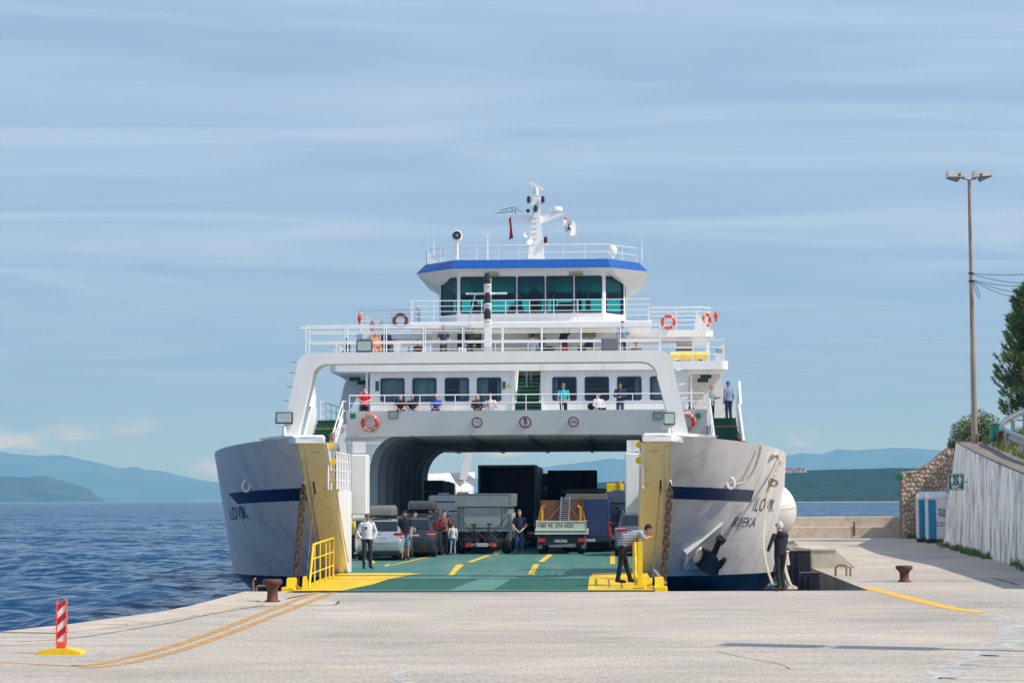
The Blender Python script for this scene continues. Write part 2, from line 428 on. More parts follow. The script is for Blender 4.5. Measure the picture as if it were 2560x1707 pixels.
# ---- concrete of the quay
def concrete(name, base, crack=True):
    m = bpy.data.materials.new(name); m.use_nodes = True
    nt = m.node_tree; b = nt.nodes['Principled BSDF']; lk = nt.links.new
    b.inputs['Roughness'].default_value = 0.88; b.inputs['Specular IOR Level'].default_value = 0.3
    t = N(nt, 'ShaderNodeTexCoord')
    def noise(sc, det=6, rough=0.55, st=(1, 1, 1), rot=0, dist=0):
        mp = N(nt, 'ShaderNodeMapping'); mp.inputs['Scale'].default_value = st; mp.inputs['Rotation'].default_value = (0, 0, rot)
        lk(t.outputs['Object'], mp.inputs[0])
        n = N(nt, 'ShaderNodeTexNoise'); n.inputs['Scale'].default_value = sc; n.inputs['Detail'].default_value = det
        n.inputs['Roughness'].default_value = rough; n.inputs['Distortion'].default_value = dist
        lk(mp.outputs[0], n.inputs['Vector']); return n.outputs['Fac']
    def rng(v, a, b_, c, d):
        r_ = N(nt, 'ShaderNodeMapRange'); lk(v, r_.inputs['Value'])
        for k, x in zip(('From Min', 'From Max', 'To Min', 'To Max'), (a, b_, c, d)): r_.inputs[k].default_value = x
        return r_.outputs[0]
    def mul(a, c): 
        n = N(nt, 'ShaderNodeMath', operation='MULTIPLY'); lk(a, n.inputs[0]); lk(c, n.inputs[1]); return n.outputs[0]
    v = rng(noise(0.16, 5), 0.3, 0.7, 0.78, 1.13)
    v = mul(v, rng(noise(1.4, 8, 0.65, (0.3, 1.0, 1), 0.12), 0.3, 0.7, 0.8, 1.13))     # tyre wear running across
    v = mul(v, rng(noise(24, 3, .6, (1, .13, 1)), 0.25, 0.75, 0.7, 1.28))                            # aggregate grain
    v = mul(v, rng(noise(7, 5), 0.25, 0.75, 0.93, 1.06))
    v = mul(v, rng(noise(0.55, 7, 0.7, (0.16, 1.2, 1), -0.25, 1.2), 0.56, 0.68, 1.0, 0.8))  # rubber marks
    v = mul(v, rng(noise(0.8, 6, 0.6, (1, 1, 1), 0, 0.6), 0.6, 0.72, 1.0, 0.78))           # oil spots
    if crack:
        mpv = N(nt, 'ShaderNodeMapping'); mpv.inputs['Scale'].default_value = (0.13, 0.2, 1)
        nn = N(nt, 'ShaderNodeTexNoise'); nn.inputs['Scale'].default_value = 1.6; nn.inputs['Detail'].default_value = 6
        lk(t.outputs['Object'], nn.inputs['Vector'])
        av = N(nt, 'ShaderNodeMix', data_type='RGBA'); av.inputs['Factor'].default_value = 0.22
        lk(t.outputs['Object'], av.inputs['A']); lk(nn.outputs['Color'], av.inputs['B'])
        lk(av.outputs['Result'], mpv.inputs[0])
        vo = N(nt, 'ShaderNodeTexVoronoi', feature='DISTANCE_TO_EDGE'); vo.inputs['Scale'].default_value = 1.0
        lk(mpv.outputs[0], vo.inputs['Vector'])
        cm = rng(vo.outputs['Distance'], 0.0, 0.005, 0.62, 1.0)
        gate = rng(noise(0.3, 3), 0.5, 0.58, 1.0, 0.0)
        mxx = N(nt, 'ShaderNodeMix', data_type='FLOAT'); lk(gate, mxx.inputs['Factor']); lk(cm, mxx.inputs['A']); mxx.inputs['B'].default_value = 1.0
        v = mul(v, mxx.outputs['Result'])
    sc_ = N(nt, 'ShaderNodeVectorMath', operation='SCALE'); sc_.inputs[0].default_value = base; lk(v, sc_.inputs['Scale'])
    hue = N(nt, 'ShaderNodeMix', data_type='RGBA'); lk(rng(noise(0.33, 4), 0.35, 0.7, 0.0, 0.35), hue.inputs['Factor'])
    lk(sc_.outputs[0], hue.inputs['A']); hue.inputs['B'].default_value = (base[0] * 1.04, base[1] * 0.93, base[2] * 0.82, 1)
    lk(hue.outputs['Result'], b.inputs['Base Color'])
    bp = N(nt, 'ShaderNodeBump'); bp.inputs['Strength'].default_value = 0.5; bp.inputs['Distance'].default_value = 0.012
    nb = N(nt, 'ShaderNodeTexNoise'); nb.inputs['Scale'].default_value = 34; nb.inputs['Detail'].default_value = 4
    lk(t.outputs['Object'], nb.inputs['Vector']); lk(nb.outputs['Fac'], bp.inputs['Height']); lk(bp.outputs[0], b.inputs['Normal'])
    return m
m_quay = concrete('quay_concrete', (0.50, 0.44, 0.375))
m_conc = M('old_concrete', (0.5, 0.455, 0.36), 0.9, var=0.16, scale=1.2, bump=0.5, bscale=12, dirt=srgb(94, 82, 66), dirt_amt=0.55, dirt_scale=0.9, dirt_stretch=(1, 1, 0.25))
m_conc2 = M('pale_concrete', (0.56, 0.46, 0.37), 0.9, var=0.12, scale=1.5, bump=0.4, bscale=14, dirt=srgb(120, 104, 84), dirt_amt=0.4, dirt_scale=1.3)
m_grime = M('dark_quay_face', (0.3, 0.27, 0.22), 0.85, var=0.3, scale=1.5, stretch=(1, 1, 0.3), bump=0.5)

def flat(v): return (v.x, v.y)
edge_left = [flat(G(*p)) for p in ((-900, 1662), (-300, 1609), (0, 1580.5), (180, 1561), (400, 1531), (480, 1515), (540, 1499), (612, 1479.5))]
front_y = 52.62
quay_out = [(-90, -60)] + [(-40, 20)] + edge_left + [(edge_left[-1][0] + 0.5, front_y + 0.02), (9.05, front_y), (10.0, 68.4), (11.0, 81.0), (13.6, 122.6), (75, 122.6), (75, -60)]
q = MB(); nq = len(quay_out)
q.add([(x, y, 0.0) for x, y in quay_out], [tuple(range(nq))])
quay = struct(q.build('quay', m_quay, fix=False))
if quay.data.polygons[0].normal.z < 0: quay.data.flip_normals()
q = MB()
for i in range(nq):
    (x0, y0), (x1, y1) = quay_out[i], quay_out[(i + 1) % nq]
    if y0 < 0 or y1 < 0 or x0 > 60 or x1 > 60: continue
    q.quad((x0, y0, -4), (x1, y1, -4), (x1, y1, -0.001), (x0, y0, -0.001))
struct(q.build('quay_face', m_grime, fix=False))
# coping slabs along the left edge, with joints
for i in range(2, len(edge_left) - 1):
    a, c = Vector(edge_left[i]), Vector(edge_left[i + 1]); d = (c - a).normalized(); nrm = Vector((d.y, -d.x))
    L = (c - a).length; k = max(1, round(L / 2.6))
    for j in range(k):
        p, r_ = a + d * (L * j / k + 0.012), a + d * (L * (j + 1) / k - 0.012)
        s0, s1 = p + nrm * 1.15, r_ + nrm * 1.15
        mb = MB()
        mb.add([(p.x, p.y, 0.004), (r_.x, r_.y, 0.004), (s1.x, s1.y, 0.004), (s0.x, s0.y, 0.004), (p.x - nrm.x * 0.03, p.y - nrm.y * 0.03, 0.0), (p.x, p.y, 0.022), (r_.x, r_.y, 0.022), (s1.x, s1.y, 0.018), (s0.x, s0.y, 0.018)],
               [(5, 6, 7, 8), (0, 1, 6, 5), (1, 2, 7, 6), (2, 3, 8, 7), (3, 0, 5, 8)])
        mb.build('coping_slab', m_conc2, quay)
# painted lines: strips on the ground through photo points
def strip(name, pts, w, mat, z=0.006, parent=quay, w1=None):
    P_ = [G(*p) for p in pts]; P_ = [Vector((p.x, p.y)) for p in P_]
    dense = []
    for i in range(len(P_) - 1):
        p0, p1, p2, p3 = P_[max(i - 1, 0)], P_[i], P_[i + 1], P_[min(i + 2, len(P_) - 1)]
        for s_ in range(8):
            u = s_ / 8
            dense.append(0.5 * ((2 * p1) + (p2 - p0) * u + (2 * p0 - 5 * p1 + 4 * p2 - p3) * u * u + (3 * p1 - p0 - 3 * p2 + p3) * u ** 3))
    dense.append(P_[-1]); L, Rr = [], []
    for i, p in enumerate(dense):
        d = (dense[min(i + 1, len(dense) - 1)] - dense[max(i - 1, 0)]).normalized(); nn = Vector((-d.y, d.x))
        ww = w if w1 is None else w + (w1 - w) * i / (len(dense) - 1)
        L.append((p.x + nn.x * ww / 2, p.y + nn.y * ww / 2, z)); Rr.append((p.x - nn.x * ww / 2, p.y - nn.y * ww / 2, z))
    mb = MB(); n = len(L); mb.add(L + Rr, [(i, i + 1, n + i + 1, n + i) for i in range(n - 1)])
    o = mb.build(name, mat, parent, fix=False)
    if o.data.polygons[0].normal.z < 0: o.data.flip_normals()
    return o
def worn(name, col, lo=0.45, amt=0.9):
    """road paint with the concrete showing through where it has worn off"""
    m = bpy.data.materials.new(name); m.use_nodes = True
    nt = m.node_tree; b = nt.nodes['Principled BSDF']; lk = nt.links.new
    b.inputs['Base Color'].default_value = (*col, 1); b.inputs['Roughness'].default_value = 0.75
    t = N(nt, 'ShaderNodeTexCoord'); n = N(nt, 'ShaderNodeTexNoise'); n.inputs['Scale'].default_value = 2.2; n.inputs['Detail'].default_value = 10; n.inputs['Roughness'].default_value = 0.75
    lk(t.outputs['Object'], n.inputs['Vector'])
    r_ = N(nt, 'ShaderNodeMapRange'); lk(n.outputs['Fac'], r_.inputs['Value'])
    r_.inputs['From Min'].default_value, r_.inputs['From Max'].default_value = lo, lo + 0.18
    r_.inputs['To Min'].default_value, r_.inputs['To Max'].default_value = 1.0, 1 - amt
    lk(r_.outputs[0], b.inputs['Alpha'])
    return m
m_yl = worn('worn_yellow_line', srgb(208, 158, 78), 0.42, 0.75)
m_yl2 = worn('bright_yellow_line', srgb(236, 178, 52), 0.6, 0.45)
m_wl = worn('worn_white_line', srgb(204, 202, 194), 0.40, 0.9)
strip('yellow_line', [(800, 1477), (740, 1500), (660, 1531), (540, 1578), (420, 1618), (300, 1648), (230, 1661), (180, 1664)], 0.19, m_yl)
strip('yellow_line', [(842, 1477), (790, 1498), (700, 1533), (580, 1580), (460, 1622), (330, 1655), (240, 1667), (200, 1668)], 0.19, m_yl)
strip('yellow_line', [(210, 1665), (100, 1660), (0, 1655), (-160, 1650)], 0.13, m_yl)
strip('yellow_line', [(2166, 1468), (2230, 1484), (2310, 1504), (2390, 1522), (2458, 1531)], 0.34, m_yl2)
strip('white_line', [(2455, 1532), (2510, 1548), (2530, 1570), (2520, 1600), (2480, 1625), (2440, 1645), (2370, 1680), (2310, 1712)], 0.5, m_wl)
for y0, xa in ((1640, 2450), (1664, 2400), (1697, 2345)):
    strip('white_line', [(xa, y0 - 2), (xa + 90, y0), (2660, y0 + 3)], 0.3, m_wl)
strip('white_patch', [(1030, 1710), (1005, 1700), (990, 1688), (1020, 1676)], 0.16, m_wl)
strip('white_patch', [(1356, 1526), (1400, 1522), (1440, 1519)], 0.5, m_wl)
strip('white_patch', [(0, 1612), (90, 1607), (180, 1606)], 0.4, m_wl)
# dark joints and grass-filled cracks of the left apron
m_joint = worn('earth_in_joint', srgb(104, 94, 72), 0.48, 0.85)
strip('expansion_joint', [(40, 1604), (170, 1596), (290, 1579), (420, 1557), (520, 1536), (620, 1519), (660, 1511)], 0.06, m_joint, 0.005)
strip('expansion_joint', [(715, 1497), (745, 1490), (780, 1483), (800, 1477)], 0.14, m_joint, 0.005)
strip('expansion_joint', [(600, 1520), (720, 1512), (830, 1512), (846, 1502)], 0.07, m_joint, 0.005)
strip('expansion_joint', [(2150, 1455), (2260, 1449), (2400, 1452), (2580, 1453)], 0.09, m_joint, 0.005)
strip('expansion_joint', [(2480, 1444), (2520, 1454), (2545, 1462)], 0.12, m_joint, 0.005)
strip('crack', [(1795, 1628), (1850, 1641), (1890, 1648), (1950, 1660), (1975, 1672)], 0.018, m_joint, 0.005)
# pale concrete patch under the left bollard
q = MB(); pts = [G(*p) for p in ((612, 1489), (846, 1500), (836, 1512), (700, 1513), (560, 1514))]
q.add([(p.x, p.y, 0.003) for p in pts], [tuple(range(5))]); o = q.build('concrete_patch', m_conc2, quay, fix=False)
if o.data.polygons[0].normal.z < 0: o.data.flip_normals()
q = MB(); pts = [G(*p) for p in ((2120, 1393), (2230, 1397), (2220, 1406), (2110, 1402))]
q.add([(p.x, p.y, 0.003) for p in pts], [tuple(range(4))]); o = q.build('concrete_patch', m_conc, quay, fix=False)
if o.data.polygons[0].normal.z < 0: o.data.flip_normals()

# ---- right-hand side of the basin: concrete blocks, fenders, breakwater wall
m_fender = M('fender_rubber', (0.012, 0.013, 0.016), 0.42, var=0.35, scale=3, stretch=(1, 1, 0.2))
def block(px0, px1, px2, pyt, pyb, name, label):
    a = G(px0, pyb); Y = a.y; x0 = a.x; z1 = T(px0, pyt, Y).z; x1 = T(px1, pyt, Y).x; x2 = T(px2, pyb, Y).x
    mb = MB(); mb.prism([(x0, 0.002), (x2, 0.002), (x1, z1), (x0, z1)], Y, Y + 4.5)
    mb.prism([(x0 - 0.05, z1), (x1 + 0.02, z1), (x1 - 0.05, z1 + 0.06), (x0 - 0.05, z1 + 0.06)], Y - 0.04, Y + 4.5)
    o = mb.build(name, m_conc); tag(o, label, 'concrete block'); return Y, x0, z1
Yb, xb, zb = block(2031, 2090, 2139, 1376, 1420, 'mooring_block', 'low concrete block with one sloping end beside the black fender')
block(1905, 1985, 2030, 1354, 1388, 'mooring_block', 'farther concrete block with a sloping end behind the man in the hoodie')
def fender(px0, px1, pyt, Y, label):
    a, c = T(px0, pyt, Y), T(px1, pyt, Y)
    root = empty('quay_fender', (a.x, Y, 0), 0, label, 'fender', 'black rubber fenders on the quay side')
    w = c.x - a.x; z = a.z
    MB().box(0, w, 0, 0.5, -1.6, z, 0.05).build('rubber_block', m_fender, root)
    for k in (0.1, 0.38):
        MB().box(w * k, w * k + 0.07, -0.05, 0.0, -1.6, z - 0.06, 0.015).build('rib', m_fender, root)
    MB().box(-0.03, w + 0.03, -0.03, 0.53, z, z + 0.03, 0.01).build('cap', M('cap_iron', (0.06, 0.05, 0.045), 0.6), root)
fender(1971, 2027, 1378, 66.6, 'tall black rubber fender right behind the man in the hoodie')
fender(2004, 2049, 1433, 60.0, 'lower black rubber fender standing by the quay corner')
bw = empty('breakwater_wall', (0, 122, 0), 0, 'sand coloured concrete breakwater wall with a step along its foot', 'wall')
za, zs = T(2100, 1291, 122).z, T(2100, 1316, 121.6).z
MB().box(8, 27, 0, 0.9, -2, za, 0.03).build('parapet', m_conc2, bw)
MB().box(8, 23.9, -0.6, 0.0, -1, zs, 0.03).build('step', m_conc2, bw)
for px in (2136,):
    p = T(px, 1325, 121.3); MB().box(p.x - 0.05, p.x + 0.05, -0.66, -0.6, 0.15, 0.95).build('rust_stain', M('rust', srgb(108, 58, 34), 0.9, var=0.3), bw)

# ---- stone wall, every stone its own piece
def clip(poly, n, c):
    out = []
    for i in range(len(poly)):
        a, b_ = poly[i], poly[(i + 1) % len(poly)]
        da, db = a[0] * n[0] + a[1] * n[1] - c, b_[0] * n[0] + b_[1] * n[1] - c
        if da <= 0: out.append(a)
        if da * db < 0:
            u = da / (da - db); out.append((a[0] + (b_[0] - a[0]) * u, a[1] + (b_[1] - a[1]) * u))
    return out
YW = 119.0
sw = empty('stone_wall', (0, YW, 0), 0, 'brown rubble stone wall rising to the right behind the toilets', 'wall')
xL, xR = T(2255, 1300, YW).x, 27.2
def wtop(x):
    pts = [(xL, T(2255, 1179, YW).z), (T(2290, 1178, YW).x, T(2290, 1176, YW).z), (T(2330, 1150, YW).x, T(2330, 1152, YW).z), (T(2365, 1120, YW).x, T(2365, 1122, YW).z), (T(2388, 1105, YW).x, T(2388, 1104, YW).z), (30, T(2388, 1104, YW).z + 0.5)]
    for (a, za_), (b_, zb_) in zip(pts, pts[1:]):
        if x <= b_: return za_ + (zb_ - za_) * (x - a) / (b_ - a)
    return pts[-1][1]
xs = [xL + (xR - xL) * i / 12 for i in range(13)]
mb = MB(); mb.prism([(xL, -0.3)] + [(x, wtop(x) - 0.03) for x in xs] + [(xR, -0.3)], 0.0, 0.7)
mb.build('mortar_core', M('mortar', srgb(120, 106, 88), 0.95, var=0.2, scale=6, bump=0.5), sw)
m_stone = M('wall_stone', srgb(184, 164, 144), 0.9, var=0.22, scale=2.6, bump=0.7, bscale=9, rnd=0.26, dirt=srgb(116, 84, 58), dirt_amt=0.5, dirt_scale=0.8)
rs = random.Random(5); seeds = []
nx, nz_ = 19, 24
for i in range(nx):
    for j in range(nz_):
        x = xL + (i + 0.5 + (0.5 if j % 2 else 0) - 0.25 + rs.uniform(-0.3, 0.3)) * (xR - xL) / nx; z = (j + 0.5 + rs.uniform(-0.36, 0.36)) * 0.265
        if x < xR and z < wtop(x) + 0.25: seeds.append((x, z))
for i, s0 in enumerate(seeds):
    poly = [(xL, -0.05), (xR, -0.05), (xR, wtop(xR)), (xL + 0.01, 8)]
    poly = [(xL, -0.05), (xR, -0.05), (xR, 8), (xL, 8)]
    for j, s1 in enumerate(seeds):
        if i == j or abs(s1[0] - s0[0]) > 1.2 or abs(s1[1] - s0[1]) > 1.2: continue
        n_ = (s1[0] - s0[0], s1[1] - s0[1]); c_ = (s1[0] ** 2 + s1[1] ** 2 - s0[0] ** 2 - s0[1] ** 2) / 2
        poly = clip(poly, n_, c_)
    zt = wtop(s0[0]); slope = (wtop(s0[0] + 0.1) - wtop(s0[0] - 0.1)) / 0.2
    poly = clip(poly, (-slope, 1.0), zt - slope * s0[0])
    if len(poly) < 3: continue
    cx_, cz_ = sum(p[0] for p in poly) / len(poly), sum(p[1] for p in poly) / len(poly)
    def sh(k, dx=0): return [(cx_ + (p[0] - cx_) * k, cz_ + (p[1] - cz_) * k) for p in poly]
    d = rs.uniform(0.05, 0.12); n = len(poly)
    rings = [[(x, 0.06, z) for x, z in sh(0.96)], [(x, -d * 0.5, z) for x, z in sh(0.94)], [(x, -d * 0.92, z) for x, z in sh(0.8)], [(x, -d - 0.01, z) for x, z in sh(0.4)]]
    MB().loft(rings).build('stone', m_stone, sw, smooth=50)
gp = T(2251, 1193, YW - 0.4); MB().box(gp.x - 0.3, gp.x + 0.12, -0.6, -0.5, gp.z - 0.14, gp.z + 0.14).build('small_sign', M('sign_green', srgb(18, 108, 76), 0.5), sw)

# ---- whitewashed board-marked retaining wall
base_px = [(2740, 1475), (2640, 1442), (2560, 1416), (2500, 1402), (2440, 1386), (2400, 1374), (2358, 1364)]
top_px = [(2740, 1245), (2640, 1208), (2560, 1183), (2500, 1158), (2440, 1130), (2412, 1115), (2391, 1104)]
basep = [G(*p) for p in base_px]
topp = []
for (pb, pt) in zip(basep, top_px):
    Yt = pb.y + 0.3
    topp.append(T(pt[0], pt[1], Yt))
rw = empty('retaining_wall', (0, 0, 0), 0, 'battered whitewashed retaining wall with board marks at the right edge', 'wall')
m_board = M('whitewash', (0.82, 0.82, 0.82), 0.9, var=0.14, scale=2.0, stretch=(1, 1, 0.18), bump=0.5, bscale=5, rnd=0.1, dirt=srgb(132, 128, 124), dirt_amt=0.75, dirt_scale=2.2, dirt_stretch=(.8, .8, 0.3), dirt_lo=0.44)
m_wallcore = M('wall_core', srgb(92, 90, 88), 0.95, var=0.2, scale=2, bump=0.4)
bb, tt = [], []
for i in range(len(basep) - 1):
    d = (basep[i + 1] - basep[i]).length; j = 0.0; rj = random.Random(i)
    while j < d - .2:
        bb.append(basep[i].lerp(basep[i + 1], j / d)); tt.append(topp[i].lerp(topp[i + 1], j / d)); j += rj.uniform(.28, .85)
bb.append(basep[-1]); tt.append(topp[-1])
endb, endt = Vector((26.2, 121.0, 0)), Vector((26.6, 121.0, topp[-1].z + 0.4))
for j in range(1, 9): bb.append(basep[-1].lerp(endb, j / 8)); tt.append(topp[-1].lerp(endt, j / 8))
core = MB(); n = len(bb)
off = Vector((0.9, 0, 0))
core.add([(*(p + Vector((0.05, 0, 0))).xy, -0.3) for p in bb] + [p + Vector((0.05, 0, -0.02)) for p in tt] + [p + off + Vector((0, 0, -0.02)) for p in tt] + [(*(p + off).xy, -0.3) for p in bb],
         [(i + k * n, i + 1 + k * n, i + 1 + (k + 1) * n, i + (k + 1) * n) for k in range(3) for i in range(n - 1)] + [(0, n, 2 * n, 3 * n), (n - 1, 4 * n - 1, 3 * n - 1, 2 * n - 1)])
core.build('wall_body', m_wallcore, rw)
rb = random.Random(2)
for i in range(n - 1):
    a, c, d_, e = bb[i], bb[i + 1], tt[i + 1], tt[i]
    along = (c - a).normalized(); nr = Vector((-1, 0.15, 0)).normalized() * (0.02 + rb.uniform(0, 0.008))
    gap = along * 0.003
    q4 = [a + gap, c - gap, d_ - gap + Vector((0, 0, -rb.uniform(0, 0.05))), e + gap + Vector((0, 0, -rb.uniform(0, 0.05)))]
    MB().add([p + Vector((0.06, 0, 0)) for p in q4] + [p + nr for p in q4], [(0, 3, 2, 1), (4, 5, 6, 7), (0, 1, 5, 4), (1, 2, 6, 5), (2, 3, 7, 6), (3, 0, 4, 7)]).build('board', m_board, rw)
m_cap = M('wall_coping', srgb(128, 120, 110), 0.95, var=0.2, scale=2.5, bump=0.5, bscale=14, dirt=srgb(70, 66, 60), dirt_amt=0.6, dirt_scale=1.2)
for i in range(0, n - 1):
    a, c = tt[i], tt[i + 1]; al = (c - a).normalized() * 0.008; w = Vector((1.25, 0.25, 0.0))
    MB().add([a + al + Vector((-.06, 0, -.02)), c - al + Vector((-.06, 0, -.02)), c - al + w, a + al + w] + [a + al + Vector((-.06, 0, .05)), c - al + Vector((-.06, 0, .05)), c - al + w + Vector((0, 0, .05)), a + al + w + Vector((0, 0, .05))],
             [(0, 3, 2, 1), (4, 5, 6, 7), (0, 1, 5, 4), (1, 2, 6, 5), (2, 3, 7, 6), (3, 0, 4, 7)]).build('coping_slab', m_cap, rw)

# ---- grassy bank behind the wall
m_grassland = M('bank_soil', srgb(104, 112, 58), 0.95, var=0.3, scale=1.4, bump=0.8, bscale=10, dirt=srgb(138, 122, 84), dirt_amt=0.7, dirt_scale=0.5)
bk = MB(); rows = []
for p in tt:
    rows.append([p + Vector((1.15, 0.2, 0.03)), p + Vector((2.6, 0.3, 0.3)), p + Vector((4.5, 0.4, 0.85)), p + Vector((8, 0.5, 1.0)), p + Vector((30, 1, 2.2))])
bk.loft(rows, cyclic=False, caps=False)
bank = struct(bk.build('bank', m_grassland, smooth=180, fix=False))
r0_ = rows[0]; ew = MB()
ew.add([(*bb[0].xy, -.3)] + [tt[0]] + [p - Vector((0, 0, .02)) for p in r0_] + [(r0_[-1].x, r0_[-1].y, -.3)], [tuple(range(8))])
ew.build('end_wall', m_wallcore, rw)
# ---- guardrail hairpin on the bank
gr = empty('guardrail', (0, 0, 0), 0, 'galvanised W-beam guardrail bending round the top of the grassy bank', 'guardrail')
gpts = [T(2740, 1150, 66), T(2640, 1124, 72), T(2560, 1101, 79), T(2524, 1087, 85), T(2509, 1076, 89), T(2504, 1065, 92), T(2512, 1054, 95), T(2534, 1041, 98), T(2565, 1027, 101), T(2640, 1002, 108)]
prof = [(0.0, .17), (.07, .12), (.07, .07), (.0, .02), (.0, -.02), (.07, -.07), (.07, -.12), (.0, -.17)]
rings = []
dense = []
for i in range(len(gpts) - 1):
    p0, p1, p2, p3 = gpts[max(i - 1, 0)], gpts[i], gpts[i + 1], gpts[min(i + 2, len(gpts) - 1)]
    for s_ in range(5):
        u = s_ / 5
        dense.append(0.5 * ((2 * p1) + (p2 - p0) * u + (2 * p0 - 5 * p1 + 4 * p2 - p3) * u * u + (3 * p1 - p0 - 3 * p2 + p3) * u ** 3))
dense.append(gpts[-1])
for i, p in enumerate(dense):
    d = dense[min(i + 1, len(dense) - 1)] - dense[max(i - 1, 0)]; d.z = 0; d.normalize(); nn = Vector((d.y, -d.x, 0)) * -1
    rings.append([p + nn * a + Vector((0, 0, h * 1.15)) for a, h in prof] + [p + nn * (a - 0.03) + Vector((0, 0, h * 1.15)) for a, h in prof[::-1]])
MB().loft(rings).build('rail_beam', m_steel, gr, smooth=40)
for px, pt, pbm, Y in ((2517, 1090, 1132, 85.3), (2550, 1102, 1149, 80.4), (2531, 1054, 1076, 97), (2596, 1118, 1170, 75.4), (2560, 1040, 1064, 100)):
    a, c = T(px, pt, Y), T(px, pbm, Y)
    MB().box(a.x - .03, a.x + .14, Y + .06, Y + .18, c.z - .6, a.z + .1, .01).build('post', m_steel, gr)
a, c = T(2500, 1077, 88.5), T(2500, 1119, 88.5)
o = MB().box(a.x - .13, a.x + .13, 88.4, 88.6, c.z - .4, a.z, .01).build('wooden_post', M('weathered_wood', srgb(112, 88, 66), .9, var=.25, scale=4, stretch=(1, 1, .2)))
tag(o, 'short weathered brown wooden post beside the green litter bag', 'post')
# litter bag
a, c = T(2487, 1060, 89.2), T(2487, 1103, 89.2)
lb = empty('litter_bag', (a.x, 89.2, c.z), 0, 'green plastic litter bag hung from a ring by the guardrail', 'litter bag')
h = a.z - c.z; rg = []
for k, (r_, z) in enumerate(((.02, 0), (.16, .02), (.21, .12), (.19, .35), (.2, .6), (.22, .85), (.23, 1.0))):
    rg.append([(r_ * math.cos(t) * (1 + .07 * math.sin(5 * t + k)) - .06 * (1 - z), r_ * math.sin(t) * (1 + .07 * math.sin(4 * t + k)), z * h) for t in (2 * math.pi * j / 18 for j in range(18))])
MB().loft(rg).build('bag', M('green_bag', srgb(10, 122, 98), .35, var=.25, scale=9, stretch=(1, 1, .3)), lb, smooth=70)
MB().lathe([(.25, h), (.26, h + .03), (.24, h + .05), (.02, h + .055)], n=18).build('lid', m_steel, lb)
MB().box(-.04, .04, .24, .32, -.6, h + .1).build('post', m_steel, lb)
# rocks on the bank
def rock(px, py, Y, r, label, mat):
    p = T(px, py, Y); bm = bmesh.new(); bmesh.ops.create_icosphere(bm, subdivisions=2, radius=1)
    for v in bm.verts:
        k = 1 + .35 * mnoise.noise(v.co * 1.7 + Vector((px, py, 0)))
        v.co = Vector((v.co.x * r[0], v.co.y * r[1], v.co.z * r[2])) * k
    o = MB().bm(bm).build('rock', mat, smooth=35); o.location = p; tag(o, label, 'rock')
rock(2484, 1131, 87, (.25, .2, .13), 'small pale boulder lying in the grass of the bank', M('pale_rock', srgb(206, 190, 166), .9, var=.2, scale=5, bump=.5))

# ---- lamp posts (the second one stands out of frame to the right; its shadow falls across the quay)
m_lamppole = M('rusty_lamp_pole', srgb(158, 142, 126), .6, .2, var=.15, scale=3, stretch=(1, 1, .15), dirt=srgb(138, 84, 48), dirt_amt=.8, dirt_scale=1.4, dirt_stretch=(1, 1, .25), dirt_lo=.46)
m_lhead = M('lamp_housing', srgb(196, 198, 196), .5, var=.1, dirt=srgb(120, 112, 100), dirt_amt=.5)
def lamp_post(base, h, rz, label):
    root = empty('lamp_post', base, rz, label, 'lamp post')
    n = 8
    MB().tube([(0, 0, 0), (0, 0, h * .35), (0, 0, h * .352), (0, 0, h)], [.15, .13, .115, .075], 8).build('pole', m_lamppole, root)
    MB().box(-.32, .32, -.32, .32, -.16, .02, .02).build('footing', m_conc2, root)
    MB().box(.06, .13, -.17, -.1, .1, .55).build('hatch', m_lamppole, root)
    for s_ in (-1, 1):
        MB().tube([(0, 0, h - .05), (s_ * .15, 0, h + .04), (s_ * .34, 0, h + .06)], .04, 6).build('arm', m_lamppole, root)
        x0, x1 = s_ * .2, s_ * 1.05
        zt = .04 if s_ > 0 else -.03
        hd = MB().prism([(x0, h + .1), (x1, h + .14 + zt), (x1, h + .42 + zt), (x0, h + .40)], -.24, .24).build('lamp_head', m_lhead, root)
        MB().prism([(s_ * .45, h + .09), (x1, h + .13 + zt), (x1, h + .10 + zt), (s_ * .55, h - .08)], -.2, .2).build('diffuser', M('lamp_diffuser', srgb(118, 104, 98), .3), hd)
        MB().box(x0 + s_ * .32 - .05, x0 + s_ * .32 + .05, -.26, -.24, h + .16, h + .26).build('latch', M('latch_red', srgb(88, 32, 28), .5), hd)
    return root
pb = T(2437, 1114, 96)
ph = T(2425, 450, 96).z - pb.z
lp = lamp_post(pb, ph, R(4), 'tall rusty lamp post with two box lamp heads on the wall')
gs = G(2130, 1617); hl2 = 10.4
l2 = lamp_post((gs.x + sun_dir.x / sun_dir.z * hl2, gs.y + sun_dir.y / sun_dir.z * hl2, 0), hl2 / 1.5, R(-21), 'second lamp post of which only the shadow crosses the quay')
l2.scale = (1.5, 1.5, 1.5)
# cables strung from the pole
m_cable = M('black_cable', (.015, .015, .016), .5)
for k, (zy, ex, ey) in enumerate(((684, 2700, 664), (686, 2700, 700), (700, 2700, 690), (700, 2700, 716), (702, 2700, 738))):
    a, c = T(2429, zy, 96), T(ex, ey, 80)
    pts = [a.lerp(c, u / 10) - Vector((0, 0, .5 * math.sin(math.pi * u / 10) * (0.4 + .15 * k))) for u in range(11)]
    o = MB().tube(pts, .014, 5).build('overhead_cable', m_cable)
    tag(o, ('topmost', 'second', 'third', 'fourth', 'lowest')[k] + ' black overhead cable strung from the lamp post to the right', 'cable', 'cables on the lamp post')
a = T(2430, 702, 95.8)
o = MB().tube([a, a + Vector((.12, 0, -.4)), a + Vector((.3, 0, -.85)), a + Vector((.38, 0, -.75)), a + Vector((.2, 0, -.25)), a + Vector((.03, 0, 0))], .016, 5).build('cable_loop', m_cable)
tag(o, 'slack loop of black cable hanging on the lamp post', 'cable')
